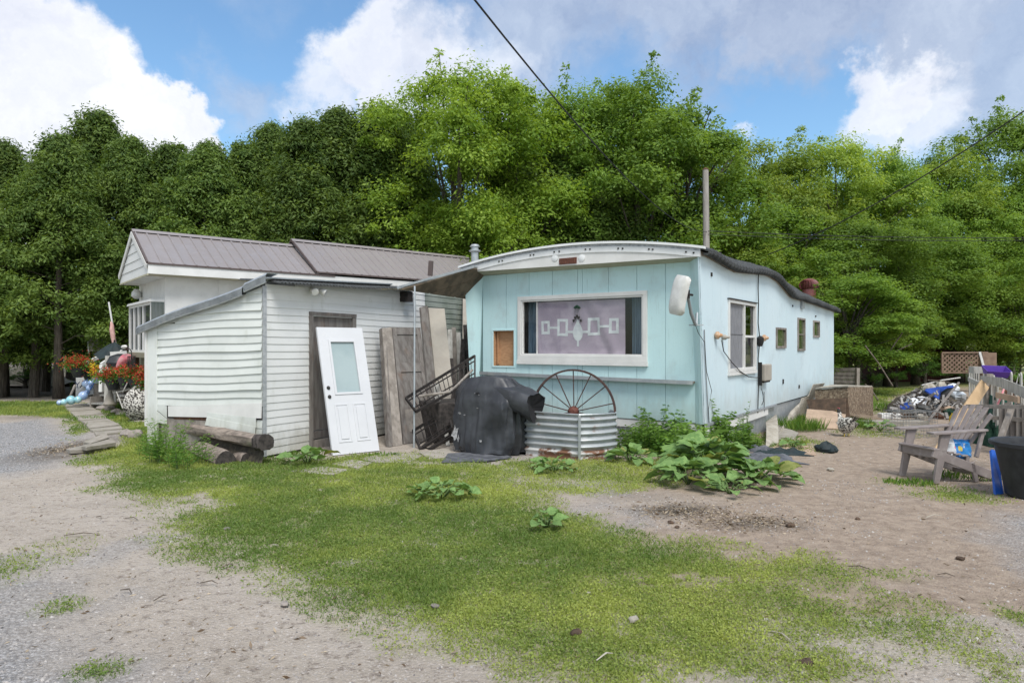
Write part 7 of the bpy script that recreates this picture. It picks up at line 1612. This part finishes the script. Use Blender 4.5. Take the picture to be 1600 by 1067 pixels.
for k in range(5): b = .02 + k * .105; cb((-.02, b, .415 - k * .022), (CWd + .02, b, .415 - k * .022), .085, .022, 'seat_slat')
cb((.0, .75, .60), (CWd, .75, .60), .04, .06, 'back_rail'); cb((.02, .52, .28), (CWd - .02, .52, .28), .05, .07, 'back_rail'); cb((0, .80, .06), (CWd, .80, .06), .03, .06, 'stretcher')
for k in range(6):
    u0 = k / 6; a0 = .07 + (CWd - .14) * u0; w0 = (CWd - .14) / 6 - .010; hh = .66 + .08 * math.sin(math.pi * (k + .5) / 6); sp = (k - 2.5) * .036
    B0 = (.49, .33); B1 = (.49 + hh * .56, .33 + hh * .80)
    x0 = a0; x1 = a0 + w0; y0 = x0 + sp; y1 = x1 + sp + .012
    tilt = -.035 if k == 0 else (.035 if k == 5 else 0)
    pts = [CF(x0, B0[0], B0[1]), CF(x1, B0[0], B0[1]), CF(y1, B1[0], B1[1] + min(0, tilt)), CF(y0, B1[0], B1[1] - max(0, -0))]
    if k == 0: pts[3] = CF(y0, B1[0] - .03, B1[1] - .06)
    if k == 5: pts[2] = CF(y1, B1[0] - .03, B1[1] - .06)
    MB().plate(pts, CF(0, .02, -.008) - CF(0, 0, 0)).build('back_slat', 'chair', ac, bevel=.004)
# bag on the seat
bg = thing('snack_bag', 'blue and white plastic bag lying on the armchair seat', 'bag', CF(.3, .35, .42)); rows = []; rows2 = []
bc0 = at(1498, 702, CF(.10, .3, 0).y)
for i in range(9):
    v = -1 + 2 * i / 8; rows.append([]); rows2.append([])
    for j in range(15):
        u = -1 + 2 * j / 14; t_ = max(0, (1 - u ** 4) * (1 - v ** 4)); f = .012 * math.sin(9 * u + 5 * v) + .008 * math.sin(15 * v)
        base = bc0 + Vector((.66, .2, 0)).normalized() * u * .20 + Vector((-.04, .10, .85)).normalized() * v * .125 * (1 - .12 * u)
        rows[-1].append(base + Vector((-.1, -.9, .3)) * (.055 * t_ ** .5 + f)); rows2[-1].append(base - Vector((-.1, -.9, .3)) * (.03 * t_ ** .5))
MB().sheet([r[:5] for r in rows]).build('white_end', 'bagwhite', bg, smooth=True); MB().sheet([r[4:] for r in rows]).build('blue_front', 'bag', bg, smooth=True); MB().sheet(rows2).build('back', 'bagwhite', bg, smooth=True)
def bagpatch(i0, i1, j0, j1, m, name):
    MB().sheet([[Vector(p) + Vector((-.01, -.004, .002)) for p in r[j0:j1 + 1]] for r in rows[i0:i1 + 1]]).build(name, m, bg, smooth=True)
bagpatch(3, 5, 6, 8, 'bagyellow', 'yellow_print'); bagpatch(4, 5, 4, 5, 'bagred', 'red_print'); bagpatch(2, 3, 6, 7, 'bagwhite', 'white_print'); bagpatch(4, 6, 9, 10, 'bagwhite', 'white_print'); bagpatch(5, 6, 8, 9, 'bagred', 'red_print')
# ------------------------------------------------------------------ plank, picket fence and its clutter
pA, pB = at(1463, 712, 10.7), at(1539, 599, 11.6); d = (pB - pA).normalized(); 
tag(MB().bar(pA, pB, .17, .035, (.3, -.8, .6)).build('long_plank', 'plankyellow', None), 'long yellow plank leaning on the fence behind the armchair', 'plank')
fz = thing('picket_fence', 'low weathered picket fence corner with broken pickets', 'fence', G(1530, 700))
# far short run, then the run coming toward the camera at the right
fA = at(1514, 625, 13.8); fB = at(1550, 640, 11.4); fC = at(1640, 640, 9.4)
def picket(p, h0, h1, w=.085, m='picket', th=.02, ax=(1, 0, 0), tip=False):
    p = Vector(p); ax = Vector(ax).normalized(); b = Vector((p.x, p.y, h0)); t = Vector((p.x, p.y, h1)); n_ = Vector((-ax.y, ax.x, 0)) * th
    pts = [b - ax * w / 2, b + ax * w / 2, t + ax * w / 2] + ([t + Vector((0, 0, w * .9))] if tip else []) + [t - ax * w / 2]
    MB().plate(pts, n_).build('picket', m, fz)
A = Vector((fA.x, fA.y, 0)); B = Vector((at(1545, 600, 11.6).x, 11.6, 0)); Cc = Vector((at(1640, 600, 9.6).x, 9.6, 0)); ax1 = (B - A).normalized(); ax2 = (Cc - B).normalized()
for i in range(9):
    p = A.lerp(B, i / 8.0); zt_ = (540 - lerp([0, 4, 8], [577, 582, 590], i)) / FPX * p.y + EYE; picket(p, .05, zt_ + .03 * (-1) ** i, ax=ax1)
MB().bar(Vector((A.x, A.y, 1.0)), Vector((B.x, B.y, .95)), .04, .08).build('rail', 'picket', fz); MB().bar(Vector((A.x, A.y, .4)), Vector((B.x, B.y, .4)), .04, .08).build('rail', 'picket', fz)
for i in range(9):
    p = B.lerp(Cc, (i + .3) / 9.0); zt_ = 1.08 - .02 * i; picket(p, .02, zt_ - (.0 if i % 3 else .05), w=.09 if i % 2 else .05, ax=ax2, m='picket')
for px, py, Y in ((1550, 590, 11.4), (1592, 586, 10.4), (1577, 585, 10.8)): 
    c = at(px, py, Y); picket((c.x, c.y - .03, 0), .4, c.z, w=.05, ax=ax2, tip=True)
h1_ = at(1534, 587, 11.7); h2_ = at(1565, 590, 11.0); h3_ = at(1605, 606, 10.1)
MB().plate([h1_, h2_, h2_ - Vector((0, 0, .16)), h1_ - Vector((0, 0, .10))], (0, .03, 0)).build('top_board', 'picket', fz); MB().plate([h2_ + Vector((.01, 0, 0)), h3_, h3_ - Vector((0, 0, .17)), h2_ - Vector((-.01, 0, .16))], (0, .03, 0)).build('top_board', 'picket', fz)
MB().bar(at(1557, 617, 11.0), at(1592, 625, 10.2), .03, .09).build('mid_rail', 'tanboard', fz)
MB().bar(at(1543, 652, 10.9), at(1620, 657, 9.8), .04, .06).build('lower_rail', 'graywood', fz)
MB().box(Frame(Vector((B.x, B.y, 0)), ax2, (-ax2.y, ax2.x)), -.05, .05, -.05, .05, 0, 1.2).build('corner_post', 'graywood', fz)
tag(MB().bar(at(1511, 634.5, 9.9), at(1625, 636, 8.9), .05, .055).build('wood_rail', 'graywood', None), 'weathered horizontal rail running behind the armchair back to the right edge', 'rail')
tag(MB().bar(at(1581, 637, 9.4), at(1561, 692, 9.1), .06, .06).build('wood_prop', 'graywood', None), 'slanted wooden prop under the horizontal rail', 'prop')
wb = thing('wood_screen', 'row of dark upright boards behind the black tub', 'screen', G(1570, 720))
for i in range(7): c = at(1566 + 9 * i, 660, 10.4 - .05 * i); MB().box(Frame((c.x, c.y, 0), (1, -.2), (.2, 1)), -.042, .042, 0, .02, .05, .78 + .03 * (i % 2)).build('board', 'oldwood', wb)
# lattice panel between posts at right
pbn = thing('purple_tub', 'purple plastic storage tub on top of the fence', 'tub', at(1560, 588, 11.9)); c = at(1558, 588.5, 11.8)
FT = Frame(c, (.97, -.24), (.24, .97)); w, dd_, hh = .21, .20, .17
def tub_open(F, w0, d0, w1, d1, h, th, m, parent, name='wall'):
    c0 = [(-w0, -d0), (w0, -d0), (w0, d0), (-w0, d0)]; c1 = [(-w1, -d1), (w1, -d1), (w1, d1), (-w1, d1)]
    for i in range(4):
        a, b = c0[i], c0[(i + 1) % 4]; a1, b1 = c1[i], c1[(i + 1) % 4]; MB().plate([F(a[0], a[1], 0), F(b[0], b[1], 0), F(b1[0], b1[1], h), F(a1[0], a1[1], h)], (F(0, 0, 0) - F((a[0] + b[0]) / 2, (a[1] + b[1]) / 2, 0)).normalized() * th).build(name, m, parent)
    MB().plate([F(x, y, .003) for x, y in c0], (0, 0, .01)).build('bottom', m, parent)
FT2 = Frame(c + Vector((-.02, .02, .02)), (.97, -.24, -.04), (.24, .90, .35), (-.05, -.38, .92)); tub_open(FT2, .15, .10, .19, .14, .13, .008, 'purple', pbn)
for px, Y, lab in ((1520, 12.6, 'clear'),):
    cr = thing('wire_crate', 'pale wire crate left of the purple tub', 'crate', at(1531, 582, 12.4)); Fc = Frame(at(1531, 583, 12.4), (.95, -.3), (.3, .95)); tub_open(Fc, .13, .12, .14, .13, .12, .006, 'picket', cr)
sh_ = MB().bar(at(1540, 585, 12.2), at(1531, 551, 12.8), .035, .035); tag(sh_.build('tool_handle', 'picket', None), 'pale wooden tool handle standing behind the purple tub', 'handle')
gb = thing('green_bin', 'dark green plastic bin tilted behind the fence', 'bin', at(1560, 655, 11.6)); Fg2 = Frame(at(1562, 652, 11.5), (.95, -.3, -.22), (.3, .92, .1), (.18, -.12, .97)); tub_open(Fg2, .17, .15, .22, .20, .34, .012, 'green', gb)
tag(MB().tube([at(1558, 634, 10.9), at(1565, 618, 11.0), at(1570, 603, 11.1)], .016, 7).build('striped_rod', 'pink', None), 'thin red and pink rod stuck between the pickets', 'rod')
tag(MB().box(Frame(at(1578, 622, 11.5), (.9, -.3), (.3, .9)), -.10, .10, 0, .05, 0, .24).build('tin_sheet', 'rust', None), 'small reddish brown sheet inside the fence', 'sheet')
tag(MB().box(Frame(at(1553, 618, 11.7), (.9, -.3), (.3, .9)), -.08, .06, 0, .05, 0, .2).build('wood_offcut', 'osbdark', None), 'small dark brown offcut inside the fence next to the corner', 'offcut')
crumple(1552, 695, .20, .3, .75, 'greencloth', 'dark green tarpaulin bundled behind the armchair', 9, 'tarpaulin', 'green_tarp')
wt = MB(); wt.tube([at(1588, 600, 10.6), at(1592, 584, 10.6), at(1598, 600, 10.5)], .008, 5); tag(wt.build('wire_peak', 'picket', None), 'thin pale wire peak above the fence', 'wire')
# ------------------------------------------------------------------ black tub with blue board
tb0 = Vector((5.82, 7.52, 0)); bt = thing('black_tub', 'big black round rubber tub cut by the right edge', 'tub', tb0)
Yt = tb0.y; ht = .62 ; rt, rb_ = .415, .29
pr = [(rb_ * .9, 0), (rb_, .02), (rb_ + .03, .2), (rt - .02, ht - .06), (rt + .025, ht - .05), (rt + .03, ht - .01), (rt + .015, ht), (rt - .01, ht - .01), (rt - .03, ht - .07), (rb_ - .01, .05), (.01, .04)]
mb = MB(); n = 40; vs = []; fs = []
for (r, z) in pr:
    for j in range(n): t = 2 * math.pi * j / n; vs.append(tb0 + Vector((math.cos(t) * r, math.sin(t) * r, z)))
for i in range(len(pr) - 1):
    for j in range(n): a = i * n + j; b = i * n + (j + 1) % n; fs.append((a, b, b + n, a + n))
mb.add(vs, fs); mb.build('shell', 'tub', bt, smooth=True)
MB().box(Frame(tb0 + Vector((-.24, -.30, ht - .17)), (.8, -.6), (.6, .8)), -.09, .09, -.035, .02, 0, .07).build('handle', 'tub', bt, bevel=.01)
slabq('blue_board', 'blue', 'blue plastic board leaning against the black tub', 'board', [G(1556, 773), G(1568, 771), at(1559, 704, 8.15), at(1549, 702, 8.2)], .03)
# ------------------------------------------------------------------ far back: red shed, lattice, fence
rs = thing('red_shed', 'dark red boarded shed behind the bushes', 'shed', at(1455, 578, 31)); c = at(1395, 560, 31.5); Fr = Frame((c.x, c.y, 0), (1, -.05), (.05, 1))
for i in range(16): MB().box(Fr, i * .2, i * .2 + .19, 0, .03, 0, 2.35).build('board', 'redshed', rs)
MB().box(Fr, -.1, 3.3, .05, 3, 0, 2.3).build('core', 'redshed', rs); MB().plate([Fr(-.2, -.2, 2.38), Fr(3.4, -.2, 2.38), Fr(3.4, 3, 2.9), Fr(-.2, 3, 2.9)], (0, 0, .06)).build('roof', 'roofedge', rs)
lt = thing('lattice_screen', 'brown diamond lattice screen at the back of the yard', 'lattice', at(1507, 578, 25)); YL = 25; l0_, l1_ = at(1471, 582, YL), at(1543, 582, YL - .3); zt_ = at(1507, 551, YL).z; zb_ = at(1507, 582, YL).z
Wl = (l1_ - l0_).length; Hl = zt_ - zb_; FL = Frame((l0_.x, l0_.y, zb_), (l1_ - l0_), (0, 1))
s_ = .16; k = -Hl
while k < Wl:
    for sg in (0, 1):
        p = [k, 0]; q = [k + Hl, Hl]
        if sg: p, q = [k, Hl], [k + Hl, 0]
        # clip to the panel
        def clip(a, b):
            a = list(a); b = list(b)
            if a[0] < 0: t = -a[0] / (b[0] - a[0]); a = [0, a[1] + (b[1] - a[1]) * t]
            if b[0] > Wl: t = (Wl - a[0]) / (b[0] - a[0]); b = [Wl, a[1] + (b[1] - a[1]) * t]
            return a, b
        p, q = clip(p, q)
        if q[0] - p[0] > .05: MB().bar(FL(p[0], .012 * sg, p[1]), FL(q[0], .012 * sg, q[1]), .01, .055).build('slat', 'lattice', lt)
    k += s_
for (a, b) in (((0, 0), (Wl, 0)), ((0, Hl), (Wl, Hl)), ((0, 0), (0, Hl)), ((Wl, 0), (Wl, Hl))): MB().bar(FL(a[0], -.02, a[1]), FL(b[0], -.02, b[1]), .04, .06).build('frame', 'lattice', lt)
tag(MB().box(Frame((at(1540, 560, 24).x, 24, 0), (1, -.2), (.2, 1)), -.1, .35, 0, .3, .3, at(1540, 551, 24).z).build('wood_cupboard', 'lattice', None), 'brown wooden post box at the right end of the lattice', 'box')
gf = thing('back_fence', 'grey horizontal board fence behind the trailer end', 'fence', at(1330, 600, 22.5))
for k in range(5): MB().bar(at(1302, 602 - 6.2 * k, 22.5), at(1343, 603 - 6.4 * k, 22), .03, .11).build('board', 'graywood', gf)
MB().bar(at(1340, 610, 22), at(1340, 575, 22), .1, .1).build('post', 'graywood', gf)
# ------------------------------------------------------------------ pole and wires
pole = thing('utility_pole', 'plain grey wooden utility pole behind the trailer roof', 'utility pole', Vector((at(1105, 300, 22.5).x, 22.5, 0)))
pt = at(1102.5, 266, 22.5); MB().tube([(WPOS[pole.name].x + .02, 22.5, -.2), (pt.x, pt.y, pt.z)], [.13, .095], 10).build('shaft', 'pole', pole, smooth=True); MB().lathe([(.10, 0), (.11, .02), (.02, .08)], pt, 10).build('pole_cap', 'rust', pole)
def wire(pts, r, lab): tag(MB().tube(pts, r, 6).build('overhead_wire', 'cable', None), lab, 'wire', 'overhead wires')
def sagw(p, q, s_, n=14): return [Vector(p).lerp(Vector(q), i / n) - Vector((0, 0, s_ * 4 * (i / n) * (1 - i / n))) for i in range(n + 1)]
wire(sagw(at(735, -8, 5.5), at(1104, 362, 22.4), .50, 24), .0095, 'thick black overhead cable crossing the sky from top centre to the pole')
wire(sagw(at(1620, 160, 14), at(1200, 398, 19.0), .25), .014, 'black overhead wire slanting down from the right edge')
wire(sagw(at(1107, 361, 22.4), at(1680, 371, 24), .1), .012, 'upper of two level wires running right from the pole'); wire(sagw(at(1107, 366, 22.4), at(1680, 374, 23.5), .12), .010, 'lower of two level wires running right from the pole')
wire(sagw(at(1104, 352, 22.5), at(1000, 372, 26), .1), .007, 'faint wire running left from the pole over the trailer roof')
# ------------------------------------------------------------------ small litter on the ground
gst = 'sticks and twigs lying on the dirt'
for i, (x0, y0, x1, y1, lab) in enumerate([(100, 836, 153, 834, 'dark stick lying on the left of the driveway'), (195, 809, 216, 812, 'short twig on the driveway near the lawn edge'), (240, 938, 260, 929, 'small twig left of the driveway middle'), (188, 921, 206, 927, 'forked twig beside the small one'), (1203, 985, 1240, 1004, 'pale bent twig on the lower lawn'), (932, 1031, 958, 1020, 'pale stick at the bottom of the lawn'),
                                        (1447, 808, 1472, 805, 'pale stick on the dirt before the black tub'), (1325, 884, 1362, 890, 'dark twig on the bare dirt at right'), (313, 910, 340, 911, 'thin twig at the lawn edge'), (1465, 897, 1492, 900, 'dark twig on the dirt far right'), (150, 807, 158, 810, 'tiny twig beside the driveway rut'), (345, 886, 365, 882, 'pale thin twig where the lawn begins')]):
    p, q = G(x0, y0, .02), G(x1, y1, .02); tag(MB().tube([p, (p + q) / 2 + Vector((.01, .02, .012)), q], [.0035, .005, .002], 5).build('twig', 'twig' if i not in (4, 5, 6) else 'plysheet', None), lab, 'twig', gst)
gls = [(355, 828, .035, 'stone', 'pale stone at the left edge of the lawn'), (430, 853, .022, 'slab', 'pale pebble by the lawn edge below the logs'), (1235, 823, .045, 'osbdark', 'brown tuft of earth on the bare dirt'), (1048, 817, .03, 'osbdark', 'small brown clod near the dark patch'), (1058, 824, .025, 'osbdark', 'second small brown clod near the dark patch'), (900, 990, .035, 'osbdark', 'dark clod at the bottom of the lawn'), (1260, 1038, .04, 'osbdark', 'dark clod on the thin grass at lower right'),
       (990, 970, .035, 'slab', 'grey stone in the lower lawn'), (445, 945, .03, 'stone', 'pinkish stone on the driveway'), (138, 858, .02, 'slab', 'pale pebble beside the driveway rut'), (1243, 811, .015, 'slab', 'pale bit on the dirt beside the burdock'), (680, 949, .03, 'stone', 'stone at the lawn and driveway edge'), (1340, 812, .03, 'osbdark', 'brown clod in the middle of the bare dirt'), (1500, 874, .03, 'osbdark', 'dark clod at the right on the dirt'), (60, 795, .015, 'slab', 'pale pebble at the far left of the track'), (920, 927, .016, 'slab', 'pale scrap on the lower lawn'), (1150, 870, .018, 'slab', 'pale scrap where lawn turns to dirt'), (240, 760, .02, 'slab', 'small pale scrap on the upper lawn'), (1298, 735, .05, 'plysheet', 'flat pale scrap on the dirt by the black bundle')]
for i, (px, py, r, m, lab) in enumerate(gls):
    p = G(px, py); tag(MB().rock((p.x, p.y, r * .3), r, i + 50, .5, 8).build('clod' if m == 'osbdark' else 'stone', m, None, smooth=m != 'osbdark'), lab, 'clod' if m == 'osbdark' else 'stone')
# fallen leaves and chips
rg = np.random.default_rng(77); n = 2600; yy = 3.2 * (18 / 3.2) ** rg.random(n); xx = (rg.random(n) * 2 - 1) * (.8 * yy + .5); zz = gheight(xx, yy) + .006
e_ = 2600; cs_ = [G(1065, 797), G(1160, 815), G(105, 700)]; w_ = rg.integers(0, 3, e_); rad_ = np.array([(.50, .35), (.5, .3), (.45, .8)])[w_]
xx = np.concatenate([xx, np.array([c.x for c in cs_])[w_] + rg.normal(size=e_) * rad_[:, 0] * .6]); yy = np.concatenate([yy, np.array([c.y for c in cs_])[w_] + rg.normal(size=e_) * rad_[:, 1] * .6]); n = len(xx); zz = gheight(xx, yy) + .006
Dn = rand_unit(n, rg); Dn[:, 2] *= .25; Dn /= np.linalg.norm(Dn, axis=1)[:, None]; s = .012 + .022 * rg.random(n) ** 2
M['chip'] = leaf_mat('litter_chip', (.10, .065, .04), (.42, .35, .26), 0.05, .9); V, F = leaf_cards(np.stack([xx, yy, zz], 1), Dn, s * 1.6, s * .55, rg)
o = bpy.data.objects.new('ground_litter', np_mesh('ground_litter', V, F, 'chip', rg.random(n))); COL.objects.link(o); tag(o, 'dry leaf bits and wood chips strewn over the yard', 'litter', kind='stuff')
